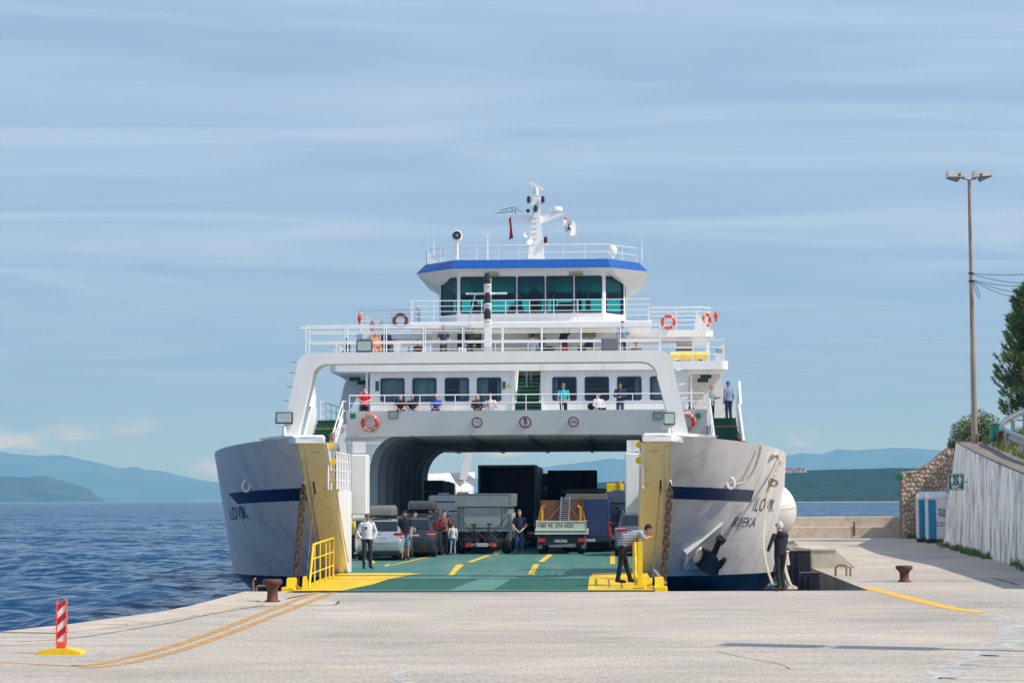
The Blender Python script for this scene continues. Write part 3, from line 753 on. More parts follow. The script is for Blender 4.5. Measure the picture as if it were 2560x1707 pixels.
for zy in (683, 703):
    a = T(2428, zy, 96); MB().lathe([(.14, -.03), (.15, 0), (.14, .03)], tuple(Vector((0, 0, a.z - pb.z))), 8).build('clamp', m_dark, lp)

# ---- trees and shrubs
def foliage_mat(name, col, rnd_):
    m = bpy.data.materials.new(name); m.use_nodes = True
    nt = m.node_tree; b = nt.nodes['Principled BSDF']; lk = nt.links.new
    b.inputs['Roughness'].default_value = .55
    t = N(nt, 'ShaderNodeTexCoord'); n = N(nt, 'ShaderNodeTexNoise'); n.inputs['Scale'].default_value = rnd_; n.inputs['Detail'].default_value = 3
    lk(t.outputs['Object'], n.inputs['Vector'])
    r_ = N(nt, 'ShaderNodeMapRange'); lk(n.outputs['Fac'], r_.inputs['Value']); r_.inputs['From Min'].default_value = .3; r_.inputs['From Max'].default_value = .7
    mx = N(nt, 'ShaderNodeMix', data_type='RGBA'); lk(r_.outputs[0], mx.inputs['Factor'])
    mx.inputs['A'].default_value = (*[v * .7 for v in col], 1); mx.inputs['B'].default_value = (col[0] * 1.5, col[1] * 1.3, col[2] * .9, 1)
    lk(mx.outputs['Result'], b.inputs['Base Color'])
    b.inputs['Subsurface Weight'].default_value = 0
    return m
m_bark = M('pine_bark', srgb(92, 70, 54), .95, var=.3, scale=5, bump=.8)
m_needle = foliage_mat('pine_needles', (.12, .19, .05), .8)
def pine(base, H, Rm, label, seed=1):
    rd = random.Random(seed)
    root = empty('pine_tree', base, 0, label, 'tree')
    mb = MB(); mb.tube([(0, 0, -1.5), (.1, 0, H * .3), (-.05, .1, H * .6), (.05, 0, H * .97)], [.28, .22, .14, .03], 8)
    tips = []
    for k in range(120):
        u = (k + .5) / 120; z = H * (.02 + .95 * u ** .9)
        rr = Rm * (1 - u) ** .62 * (.6 + .4 * min(1, u * 8)) * rd.uniform(.55, 1.12) + .12
        th = k * 2.399 + rd.uniform(-.4, .4)
        e = Vector((math.cos(th) * rr, math.sin(th) * rr, z + rr * rd.uniform(.05, .42)))
        s0 = Vector((0, 0, z)); md = s0.lerp(e, .55) - Vector((0, 0, .12 * rr))
        mb.tube([s0, md, e], [.05, .03, .012], 4)
        tips.append((e, th)); 
        for f in (.35, .55, .78):
            for _ in range(3): tips.append((s0.lerp(e, f) + Vector((rd.uniform(-.4, .4), rd.uniform(-.4, .4), rd.uniform(0, .35))) * (.4 + .22 * rr), th + rd.uniform(-1, 1)))
    mb.build('trunk', m_bark, root, smooth=60)
    fv, ff = [], []
    for (p, th) in tips:
        ax = Vector((math.cos(th) * .6, math.sin(th) * .6, .75)).normalized(); L = rd.uniform(.3, .55)
        for j in range(56):
            c = p + ax * rd.uniform(-.1, L)
            d = (ax * rd.uniform(.35, 1.1) + Vector((rd.gauss(0, .6), rd.gauss(0, .6), rd.gauss(0, .5)))).normalized() * rd.uniform(.16, .3)
            s = d.cross(Vector((rd.uniform(-1, 1), rd.uniform(-1, 1), rd.uniform(-1, 1)))).normalized() * .028
            o_ = len(fv); fv += [c - s, c + s, c + d]; ff.append((o_, o_ + 1, o_ + 2))
    m_ = MB(); m_.add(fv, ff); m_.build('crown', m_needle, root, fix=False)
tb = T(2592, 1062, 110)
pine(Vector((tb.x, 110, tb.z)), T(2555, 712, 110).z - tb.z, 2.75, 'tall dark green pine cut by the right edge of the picture', 4)

m_leaf = foliage_mat('shrub_leaves', (.075, .11, .03), 2.2)
m_leaf2 = foliage_mat('olive_leaves', (.10, .15, .035), 2.2)
def shrub(base, blobs, n_leaf, mat, label, seed, leaf=.06):
    rd = random.Random(seed); root = empty('shrub', base, 0, label, 'shrub')
    st = MB(); fv, ff = [], []
    for (c, r_) in blobs:
        st.tube([(rd.uniform(-.1, .1), 0, -.2), (c[0] * .5, c[1] * .5, c[2] * .55), c], [.03, .02, .008], 4)
        for _ in range(5):
            e = Vector(c) + Vector((rd.gauss(0, 1), rd.gauss(0, 1), rd.gauss(0, 1))).normalized() * r_ * 1.12
            st.tube([Vector(c) * .8, e], [.012, .004], 3)
        for _ in range(n_leaf):
            d = Vector((rd.gauss(0, 1), rd.gauss(0, 1), rd.gauss(0, 1))).normalized()
            p = Vector(c) + d * r_ * rd.uniform(.35, 1.0) ** .5
            a = Vector((rd.gauss(0, 1), rd.gauss(0, 1), rd.gauss(0, 1))).normalized() * leaf * rd.uniform(.6, 1.3)
            b_ = a.cross(d).normalized() * leaf * .5
            o_ = len(fv); fv += [p - a, p + b_, p + a, p - b_]; ff.append((o_, o_ + 1, o_ + 2, o_ + 3))
    st.build('stem', m_bark, root); mm = MB(); mm.add(fv, ff); mm.build('foliage', mat, root, fix=False)
sb = T(2440, 1108, 99)
def off(px, py, Y, base): return tuple(T(px, py, Y) - base)
shrub(sb, [(off(2402, 1078, 99, sb), .55), (off(2420, 1066, 99, sb), .6), (off(2448, 1052, 99.4, sb), .6), (off(2470, 1062, 99.3, sb), .62), (off(2462, 1085, 99, sb), .6), (off(2430, 1090, 99, sb), .55), (off(2480, 1085, 98.6, sb), .45)], 520, m_leaf2, 'bushy olive green shrub behind the foot of the lamp post', 3)
s2 = T(2388, 1115, 101)
shrub(s2, [(off(2384, 1100, 101, s2), .3), (off(2398, 1090, 101, s2), .35), (off(2378, 1112, 101, s2), .22)], 200, m_leaf, 'small sprig of shrub hanging over the top of the stone wall', 9, .05)
# weeds along the wall foot, grass on the bank
m_grass = foliage_mat('grass_blades', (.13, .17, .04), .9)
def blades(name, spots, hmin, hmax, w, seed, mat):
    rd = random.Random(seed); fv, ff = [], []
    for p in spots:
        h_ = rd.uniform(hmin, hmax); th = rd.uniform(0, 6.28); s = Vector((math.cos(th), math.sin(th), 0)) * w
        e = Vector(p) + Vector((rd.gauss(0, .35) * h_, rd.gauss(0, .35) * h_, h_)); o_ = len(fv)
        fv += [Vector(p) - s, Vector(p) + s, e]; ff.append((o_, o_ + 1, o_ + 2))
    mm = MB(); mm.add(fv, ff); o = mm.build(name, mat, fix=False); o['kind'] = 'stuff'; return o
rd = random.Random(8); spots = []
for _ in range(15000):
    i = rd.randrange(0, n - 9); u = rd.random(); a, c = rows[i], rows[i + 1]; k = 0 if rd.random() < .45 else 1 if rd.random() < .6 else 2
    v = rd.random(); p = a[k].lerp(a[k + 1], v).lerp(c[k].lerp(c[k + 1], v), u)
    if mnoise.noise(p * .5) > -.25: spots.append(p)
tag(blades('grass', spots, .1, .42, .022, 4, m_grass), 'dry green grass growing on the bank above the wall', 'grass')
spots = []
for _ in range(2600):
    i = rd.randrange(0, n - 1); p = bb[i].lerp(bb[i + 1], rd.random()) + Vector((-abs(rd.gauss(0, .18)) - .03, 0, 0))
    if mnoise.noise(p * .55 + Vector((4, 0, 0))) > .02: spots.append(Vector((p.x, p.y, 0)))
for _ in range(160): spots.append(Vector((T(rd.uniform(2268, 2294), 1345, YW - .3).x, YW - rd.uniform(.2, .5), 0)))
tag(blades('weeds', spots, .1, .36, .03, 6, foliage_mat('weed_blades', (.07, .16, .03), 2)), 'green weeds sprouting along the foot of the walls', 'weeds')

# ---- portable toilets
m_tw = M('toilet_white', (.66, .68, .70), .5, var=.06, scale=3); m_tb = M('toilet_blue', srgb(28, 128, 170), .5, var=.08); m_tr = M('toilet_roof', (.74, .77, .79), .45, var=.05)
m_ink = M('black_print', (.02, .02, .022), .6)
def toilet(px, Y, rz, label):
    p = T(px, 1354, Y); h = 2.66; w = 1.2
    root = empty('portable_toilet', (p.x, Y, 0), rz, label, 'portable toilet', 'portable toilets by the stone wall')
    MB().box(-w / 2 - .03, w / 2 + .03, -w / 2 - .03, w / 2 + .03, .0, .2, .03).build('base', m_black, root)
    MB().box(-w / 2, w / 2, -w / 2, w / 2, .2, h - .35, .05).build('cabin', m_tw, root)
    rf = MB()
    rg = []
    for s_, z in ((1.04, h - .35), (1.06, h - .27), (1.02, h - .14), (.9, h - .04), (.5, h), (.02, h + .01)):
        pts = []
        for j in range(20):
            t = 2 * math.pi * j / 20; c_, s2_ = math.cos(t), math.sin(t); k = (abs(c_) ** 6 + abs(s2_) ** 6) ** (-1 / 6)
            pts.append((c_ * k * w / 2 * s_, s2_ * k * w / 2 * s_, z))
        rg.append(pts)
    rf.loft(rg).build('roof', m_tr, root, smooth=50)
    for k in range(5): MB().box(-w / 2 + .12 + k * .22, -w / 2 + .17 + k * .22, -w / 2 - .02, w / 2, h - .12, h - .02).build('roof_rib', m_tr, root)
    MB().box(-w / 2 + .09, -w / 2 + .47, -w / 2 - .05, -w / 2 + .1, .22, h - .42, .03).build('corner_panel', m_tb, root)
    pn = MB().box(-w / 2 + .53, w / 2 - .04, -w / 2 - .03, -w / 2, .32, h - .45, .02).build('side_panel', m_tw, root)
    MB().box(-w / 2 - .03, -w / 2, -w / 2 + .32, w / 2 - .05, .3, h - .5, .02).build('door', m_tw, root)
    def on(x, y): return (-w / 2 + .76 + x * .86, -w / 2 - .034, 1.55 + y)
    for dy, tx, sz in ((.11, 'TOI', .25), (-.11, 'TOI', .25), (-.5, 'Tel. 01/6553-411', .1), (-.64, 'Gsm 091/6553-411', .1)):
        text_on(tx, sz, m_ink, root, lambda x, y, dy=dy: on(x, y + dy), bold=.012 if sz > .2 else .004)
    for dy, tx in ((.13, 'TOI'), (-.05, 'TOI')):
        text_on(tx, .2, m_ink, root, lambda x, y, dy=dy: (-w / 2 - .034, .1 - y - dy, 1.55 + x), bold=.008)
toilet(2346, 107.0, R(-9), 'portable toilet nearer the white wall, lettered side in view')
toilet(2322, 109.3, R(-9), 'portable toilet farther left, half hidden behind the other one')
# ---- WC sign
p = T(2390, 1204, 90.0); sc_ = T(2411, 1204, 90.0).x - p.x
ws = empty('toilet_sign', (p.x, 90.0, p.z), 0, 'green WC sign with white woman and man pictograms', 'sign')
MB().box(-sc_, sc_, 0, .04, -sc_, sc_, .01).build('plate', M('sign_green', srgb(18, 108, 76), .5), ws)
m_sw = M('sign_white', (.75, .77, .76), .6)
for a in ((-sc_ + .02, sc_ - .02, sc_ - .05, sc_ - .02), (-sc_ + .02, sc_ - .02, -sc_ + .02, -sc_ + .05), (-sc_ + .02, -sc_ + .05, -sc_, sc_ - .02), (sc_ - .05, sc_ - .02, -sc_, sc_ - .02), (-.012, .012, -.1, sc_ - .1)):
    MB().box(a[0], a[1], -.006, -.001, a[2], a[3]).build('border', m_sw, ws)
for s_ in (-1, 1):
    f = MB(); x = s_ * .38 * sc_ * 1.2; k = sc_ * 1.05
    f.lathe([(.004, -.004), (.095 * k, -.004), (.095 * k, -.012), (.004, -.012)], (x, 0, .68 * k), 12, 'Y')
    if s_ < 0: f.prism([(x - .1 * k, .54 * k), (x + .1 * k, .54 * k), (x + .26 * k, .12 * k), (x + .13 * k, .1 * k), (x + .11 * k, -.22 * k), (x - .11 * k, -.22 * k), (x - .13 * k, .1 * k), (x - .26 * k, .12 * k)], -.012, -.002)
    else: f.prism([(x - .22 * k, .54 * k), (x + .22 * k, .54 * k), (x + .22 * k, .1 * k), (x + .13 * k, .1 * k), (x + .12 * k, -.24 * k), (x + .02 * k, -.24 * k), (x, .02 * k), (x - .02 * k, -.24 * k), (x - .12 * k, -.24 * k), (x - .13 * k, .1 * k), (x - .22 * k, .1 * k)], -.012, -.002)
    f.build('pictogram', m_sw, ws)
text_on('WC', .42 * sc_ * 1.5, m_sw, ws, lambda x, y: (x, -.008, y - .63 * sc_), bold=.01)
MB().obox((0, .05, 0), (.9, .6, 0), .05, .05).build('bracket', m_steel, ws)

# ---- mooring bollards, ladder hoops, guide beacon
m_rustiron = M('rusty_iron', srgb(96, 62, 48), .75, .2, var=.3, scale=6, bump=.5, bscale=20, dirt=srgb(140, 88, 60), dirt_amt=.7, dirt_scale=3)
def bollard(px, py, htop, rtop, label):
    p = G(px, py); Y = p.y; h = T(px, htop, Y).z; r_ = rtop * Y / FPX
    root = empty('mooring_bollard', p, 0, label, 'bollard', 'rusty mooring bollards on the quay')
    MB().lathe([(r_ * .62, 0), (r_ * .62, h * .1), (r_ * .54, h * .14), (r_ * .52, h * .4), (r_ * .58, h * .6), (r_ * .8, h * .74), (r_ * .97, h * .8), (r_, h * .87), (r_ * .97, h * .94), (r_ * .85, h), (r_ * .3, h * .985), (.01, h * .98)], n=24).build('post', m_rustiron, root, smooth=60)
    MB().lathe([(r_ * .8, .002), (r_ * .8, .03), (r_ * .6, .035)], n=20).build('base_plate', m_rustiron, root)
bollard(681, 1504, 1447, 25, 'rusty mooring bollard on the left quay corner')
bollard(2261, 1454, 1413, 21.5, 'dark rusty mooring bollard on the right part of the quay')
m_hoop = M('brass_pipe', srgb(150, 128, 92), .4, .6, var=.2)
def hoop(px0, px1, pt, pbm, Y, lab, dy=.35):
    a, c, t_ = T(px0, pbm, Y), T(px1, pbm, Y), T(px0, pt, Y)
    root = empty('ladder_handrail', ((a.x + c.x) / 2, Y, 0), 0, lab, 'handrail')
    w = (c.x - a.x) / 2; h = t_.z
    for k in (0, 1):
        y = k * dy; x_ = k * .06
        MB().tube([(-w + x_, y, -.4), (-w + x_, y, h - .1), (-w + .08 + x_, y, h - .02), (w - .08 - x_, y, h - .02), (w - x_, y, h - .1), (w - x_, y, -.4)], .032, 8).build('hoop', m_hoop, root, smooth=60)
hoop(2089, 2126, 1411, 1437, 62.3, 'pair of brass coloured pipe hoops at the right quay ladder')
hp = T(633, 1476, 53.0)
root = empty('ladder_handrail', hp, 0, 'bent brass coloured ladder rail by the left bollard', 'handrail')
MB().tube([(0, 0, -.5), (0, 0, .26), (.03, -.02, .3), (.06, -.05, .31)], .03, 8).build('rail', m_hoop, root)
MB().tube([(.07, .05, -.5), (.07, .05, .06), (.12, .05, .12), (.5, .05, .13)], .03, 8).build('rail', m_hoop, root)

gb = G(153, 1634); s_ = gb.y / FPX
bk_ = empty('guide_beacon', gb, 0, 'red and white striped guide beacon on a yellow rubber foot', 'beacon')
hh = 140 * s_; ww = 13.2 * s_
MB().prism([(-54 * s_, .0), (54 * s_, .0), (53 * s_, .045), (22 * s_, .09), (-22 * s_, .09), (-53 * s_, .045)], -.2, .2).build('foot', m_yellow, bk_)
MB().box(-11 * s_, 11 * s_, -.05, .05, .09, .17, .01).build('socket', m_orange, bk_)
fr = MB()
out = [(-ww, .16), (ww, .16)] + [(ww * math.cos(t), hh - ww * .9 + ww * math.sin(t)) for t in (math.pi * j / 10 for j in range(11))] + [(-ww, .16)][:0]
inn = [(x * .76, (z - .16) * .985 + .18 if z < .2 else z - (0.012 if z > hh - ww else 0)) for x, z in out]
nfr = len(out)
fr.add([(x, -.03, z) for x, z in out] + [(x * .78, -.03, .19 + (z - .16) * .955) for x, z in out] + [(x, .03, z) for x, z in out] + [(x * .78, .03, .19 + (z - .16) * .955) for x, z in out],
       [((j), (j + 1) % nfr, (j + 1) % nfr + nfr, j + nfr) for j in range(nfr)] + [(j + 2 * nfr, j + 3 * nfr, (j + 1) % nfr + 3 * nfr, (j + 1) % nfr + 2 * nfr) for j in range(nfr)] +
       [(j, j + 2 * nfr, (j + 1) % nfr + 2 * nfr, (j + 1) % nfr) for j in range(nfr)] + [(j + nfr, (j + 1) % nfr + nfr, (j + 1) % nfr + 3 * nfr, j + 3 * nfr) for j in range(nfr)])
fr.build('frame', M('beacon_frame', srgb(236, 84, 50), .45, var=.08), bk_)
pw = ww * .77; z0, z1 = .215, hh - ww * 1.05
MB().box(-pw, pw, -.014, .014, z0 - .04, z1).build('panel', M('beacon_white', (.72, .71, .70), .5, var=.05), bk_)
m_bred = M('beacon_red', srgb(186, 24, 34), .5, var=.08)
sl = pw * 1.9; per = (z1 - z0) / 2.62
for k in range(-1, 3):
    zz = z0 + .0 + k * per
    poly = [(-pw, zz), (pw, zz + sl), (pw, zz + sl + per * .5), (-pw, zz + per * .5)]
    poly = clip(poly, (0, 1), z1); poly = clip(poly, (0, -1), -(z0 + .02))
    if len(poly) > 2: MB().prism(poly, -.018, -.0145).build('red_stripe', m_bred, bk_)
text_on('SIGNAL', .05, m_bred, bk_, lambda x, y: (x, -.016, z0 - .012 + y)) if False else None

# ---- far land
def land(name, prof, D, depth, label, mat, seed, rough=.1, shore=None):
    """prof: photo points of the skyline; a ridge with real depth at D metres"""
    rd = np.random.default_rng(seed)
    xs = np.linspace(prof[0][0], prof[-1][0], 220); ys = np.interp(xs, [p[0] for p in prof], [p[1] for p in prof])
    rings = []
    for k, (u, hz) in enumerate(((-.5, 0.0), (-.47, .05), (-.4, .2), (-.3, .45), (-.18, .72), (-.08, .9), (0, 1.0), (.25, .8), (.6, .2), (.7, 0))):
        rg = []
        for x, y in zip(xs, ys):
            p = T(x, y, D); h_ = max(p.z - SEA, 0.5); X = p.x * (1 + u * depth / D)
            nn = mnoise.fractal(Vector((p.x * 6 / D * 3, u * 3, seed)), 1.0, 2.0, 5)
            n2 = mnoise.fractal(Vector((p.x * 90 / D, u * 14, seed)), .8, 2.0, 3)
            zz = SEA - 1 + h_ * hz * (1 + (rough * 3 * nn if 0 < hz < 1 else 0)) + h_ * rough * .35 * n2 * (hz > .03)
            rg.append((X, D + u * depth, zz))
        rings.append(rg)
    o = MB().loft(rings, cyclic=False, caps=False).build(name, mat, smooth=180, fix=False)
    bm = bmesh.new(); bm.from_mesh(o.data); bmesh.ops.recalc_face_normals(bm, faces=bm.faces[:]); bm.to_mesh(o.data); bm.free()
    return struct(o)
def forest(name, col, sc):
    m = bpy.data.materials.new(name); m.use_nodes = True
    nt = m.node_tree; b = nt.nodes['Principled BSDF']; lk = nt.links.new; b.inputs['Roughness'].default_value = 1; b.inputs['Specular IOR Level'].default_value = 0
    t = N(nt, 'ShaderNodeTexCoord'); n = N(nt, 'ShaderNodeTexNoise'); n.inputs['Scale'].default_value = sc; n.inputs['Detail'].default_value = 10; n.inputs['Roughness'].default_value = .7
    lk(t.outputs['Object'], n.inputs['Vector'])
    r_ = N(nt, 'ShaderNodeMapRange'); lk(n.outputs['Fac'], r_.inputs['Value']); r_.inputs['From Min'].default_value = .35; r_.inputs['From Max'].default_value = .65
    mx = N(nt, 'ShaderNodeMix', data_type='RGBA'); lk(r_.outputs[0], mx.inputs['Factor'])
    mx.inputs['A'].default_value = (*[v * .55 for v in col], 1); mx.inputs['B'].default_value = (*[v * 1.45 for v in col], 1)
    s = N(nt, 'ShaderNodeSeparateXYZ'); lk(t.outputs['Object'], s.inputs[0])
    sr = N(nt, 'ShaderNodeMapRange'); lk(s.outputs[2], sr.inputs['Value']); sr.inputs['From Min'].default_value = SEA + .25; sr.inputs['From Max'].default_value = SEA + 1.0
    m2 = N(nt, 'ShaderNodeMix', data_type='RGBA'); lk(sr.outputs[0], m2.inputs['Factor']); m2.inputs['A'].default_value = (.42, .36, .3, 1); lk(mx.outputs['Result'], m2.inputs['B'])
    lk(m2.outputs['Result'], b.inputs['Base Color'])
    bp = N(nt, 'ShaderNodeBump'); bp.inputs['Strength'].default_value = 1; bp.inputs['Distance'].default_value = 4
    lk(n.outputs['Fac'], bp.inputs['Height']); lk(bp.outputs[0], b.inputs['Normal'])
    return m
land('far_mountains', [(-700, 1120), (-300, 1112), (0, 1130), (60, 1136), (112, 1141), (180, 1151), (236, 1153), (270, 1162), (300, 1171), (332, 1165), (365, 1174), (400, 1176), (452, 1187), (516, 1202), (560, 1205), (700, 1214), (900, 1216), (1060, 1208), (1130, 1194), (1200, 1196), (1280, 1178), (1360, 1166), (1430, 1158), (1520, 1146), (1620, 1150), (1750, 1160), (1960, 1138), (2000, 1132), (2050, 1134), (2100, 1121), (2140, 1126), (2200, 1121), (2280, 1119), (2350, 1124), (2500, 1128), (2800, 1134), (3300, 1150)], 12500, 3000, '', forest('mountain_forest', (.05, .07, .03), .004), 1)
land('headland', [(-700, 1175), (-300, 1180), (0, 1190), (90, 1189), (120, 1190), (170, 1205), (210, 1216), (228, 1224), (240, 1238), (256, 1248), (262, 1251)], 6200, 1500, '', forest('headland_forest', (.05, .075, .03), .01), 2)
land('island', [(1100, 1248), (1250, 1240), (1330, 1224), (1380, 1211), (1450, 1205), (1560, 1200), (1700, 1190), (1850, 1180), (1945, 1174), (2040, 1172), (2100, 1170), (2160, 1169), (2250, 1167), (2330, 1166), (2500, 1170), (3300, 1180)], 1900, 400, '', forest('island_forest', (.03, .062, .022), .11), 3, .045)
rd = random.Random(4)
mh1, mh2 = M('house_wall', (.6, .52, .44), .9, var=.1), M('house_roof', srgb(176, 96, 70), .9, var=.15)
for k in range(16):
    px = 1948 + k * 4.3 + rd.uniform(-1.5, 1.5); p = T(px, 1173.6 - .012 * (px - 1948) + rd.uniform(-1, 1.5), 1880); w, h_ = rd.uniform(.5, .95), rd.uniform(.5, 1.1)
    root = empty('house', (p.x, 1880, p.z - .6 + rd.uniform(-.6, .5)), rd.uniform(-.4, .4), 'tiny red roofed house of the village on the far island ridge', 'house', 'village houses on the island')
    MB().box(-w, w, -1.5, 1.5, -3, h_).build('wall', mh1, root)
    MB().prism([(-w - .2, h_), (w + .2, h_), (0, h_ + 1.1)], -1.7, 1.7).build('roof', mh2, root)

# ---- the hazy air
hz = MB().box(-15500, 15500, -400, 15500, -14, 460).build('haze', [])
m = bpy.data.materials.new('hazy_air'); m.use_nodes = True; nt = m.node_tree; nt.nodes.clear()
o_ = N(nt, 'ShaderNodeOutputMaterial'); pv = N(nt, 'ShaderNodeVolumePrincipled')
pv.inputs['Color'].default_value = (.15, .45, 1.0, 1); pv.inputs['Absorption Color'].default_value = (1, 1, 1, 1); pv.inputs['Density'].default_value = 1.7e-4; pv.inputs['Anisotropy'].default_value = 0.0
nt.links.new(pv.outputs[0], o_.inputs['Volume'])
hz.data.materials.append(m); hz['kind'] = 'stuff'; tag(hz, 'pale blue haze over the sea and the far mountains', 'haze')
# ================================================================== THE FERRY
F = empty('car_ferry', FO, -PSI, 'white car ferry with open bow ramp lowered onto the quay', 'ferry')
m_hull = M('hull_paint', (.73, .69, .64), .42, var=.07, scale=.5, stretch=(1, 1, .3), bump=.0, dirt=srgb(140, 122, 104), dirt_amt=.24, dirt_scale=.9, dirt_stretch=(2, 2, .12), dirt_lo=.46)
nt = m_hull.node_tree                                    # dented plating between the frames
b = nt.nodes['Principled BSDF']; t = N(nt, 'ShaderNodeTexCoord'); mpp = N(nt, 'ShaderNodeMapping')
mpp.inputs['Scale'].default_value = (1.0, 1.0, .35); mpp.inputs['Rotation'].default_value = (R(32), 0, 0)
nw = N(nt, 'ShaderNodeTexNoise'); nw.inputs['Scale'].default_value = .75; nw.inputs['Detail'].default_value = 2
bp = N(nt, 'ShaderNodeBump'); bp.inputs['Strength'].default_value = .5; bp.inputs['Distance'].default_value = .16
nt.links.new(t.outputs['Object'], mpp.inputs[0]); nt.links.new(mpp.outputs[0], nw.inputs['Vector']); nt.links.new(nw.outputs['Fac'], bp.inputs['Height']); nt.links.new(bp.outputs[0], b.inputs['Normal'])
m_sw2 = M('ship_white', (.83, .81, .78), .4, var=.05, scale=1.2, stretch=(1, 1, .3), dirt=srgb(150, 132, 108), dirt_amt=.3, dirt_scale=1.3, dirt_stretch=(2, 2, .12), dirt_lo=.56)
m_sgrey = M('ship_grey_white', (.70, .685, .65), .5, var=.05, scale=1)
m_ceil = M('deckhead_grey', (.6, .61, .61), .7, var=.12, scale=2)
m_navy = M('navy_boot', (.006, .014, .035), .3, var=.3, scale=1.2, stretch=(1, 1, .4))
m_stripe = M('blue_stripe', srgb(10, 36, 78), .4, var=.12, scale=1)
m_letter = M('letter_navy', srgb(58, 66, 82), .5)
m_cream = M('cream_plate', srgb(240, 226, 184), .6, var=.08, scale=.8, stretch=(1, 1, .3), dirt=srgb(150, 104, 40), dirt_amt=.6, dirt_scale=1.2, dirt_stretch=(3, 3, .12), dirt_lo=.56)
m_green = M('deck_green', srgb(66, 116, 104), .65, var=.09, scale=1.2, dirt=srgb(104, 132, 122), dirt_amt=.6, dirt_scale=.8, dirt_stretch=(1.6, .12, 1), dirt_lo=.47, bump=.25, bscale=30)
m_green2 = M('ramp_green', srgb(14, 88, 66), .6, var=.1, scale=2, dirt=srgb(60, 84, 74), dirt_amt=.6, dirt_scale=1.0, dirt_stretch=(2.2, .15, 1), dirt_lo=.48, bump=.3, bscale=25)
m_green3 = M('ramp_pale_green', srgb(84, 130, 118), .65, var=.1, scale=2)
m_dkgreen = M('stair_green', srgb(6, 72, 48), .5, var=.15, scale=3)
m_fl = M('deck_yellow', srgb(238, 194, 24), .55, var=.08, scale=2, dirt=srgb(190, 140, 30), dirt_amt=.6, dirt_scale=1.2)
m_rustchain = M('rusty_chain', srgb(92, 70, 54), .7, .4, var=.3, scale=9)
YE, DZ = 84.0, .15                                       # length over the bow tips, car deck height
def yf(z): return 4.4 + 1.25 * (4.1 - z) if z >= .1 else 9.4 + (.1 - z) * 3.6
def ztop(y): return max(4.1 - .04 * max(y - 4.4, 0), 3.65)
def hullpt(s, a, z, d=0.0):
    """a: 0..1 round the bow, 1..2 along the straight side, 2..3 round the stern"""
    xf = 5.2; Bm = 9.25 - (0 if z > .1 else (.1 - z) * .5)
    m_ = a > 1.5; aa = 3 - a if m_ else a
    t_ = min(aa, 1.0) * math.pi / 2
    u_ = min(aa, 1.0); kx = (Bm - xf) / 3.95
    x = xf + (2 * u_ * (1 - u_) * 3.9 + u_ * u_ * 3.95) * kx + d; y = yf(z) - (yf(z) - 4.4) * .42 * u_ + 2 * u_ * (1 - u_) * 4.0 + u_ * u_ * 11
    if aa > 1: y = y + (aa - 1) * 2 * (YE / 2 - y)
    zz = z - (4.1 - ztop(y)) * max(z + 1.7, 0) / 5.8
    return Vector((s * x, YE - y if m_ else y, zz))
def hull_at(px, py, s=1):
    best = None
    for it in range(3):
        if it == 0: ra, rzz = [i / 60 for i in range(61)], [.1 + 4.0 * j / 50 for j in range(51)]
        else: a0, z0 = best[1], best[2]; w_ = .02 / 5 ** (it - 1); ra = [a0 + w_ * (i - 6) / 6 for i in range(13)]; rzz = [z0 + w_ * 4 * (j - 6) / 6 for j in range(13)]
        for a in ra:
            for z in rzz:
                if not 0 <= a <= 1: continue
                p = W(*hullpt(s, a, z)) - Vector((0, 0, CAMH)); c = CROT.transposed() @ p
                u, v = CX + FPX * c.x / -c.z, CY - FPX * c.y / -c.z
                e = (u - px) ** 2 + (v - py) ** 2 + (3 * max(0, a - .75)) 
                if best is None or e < best[0]: best = (e, a, z)
    return best[1], best[2]
avals = [0, .01, .025] + [i / 22 for i in range(1, 23)] + [1.25, 1.5, 1.5001, 1.75] + [2 + i / 10 for i in range(11)]
zrows = [-1.9, -1.2, -.6, .1, .5, .9, 1.3, 1.7, 2.1, 2.4, 2.75, 3.1, 3.5, 3.8, 4.1]
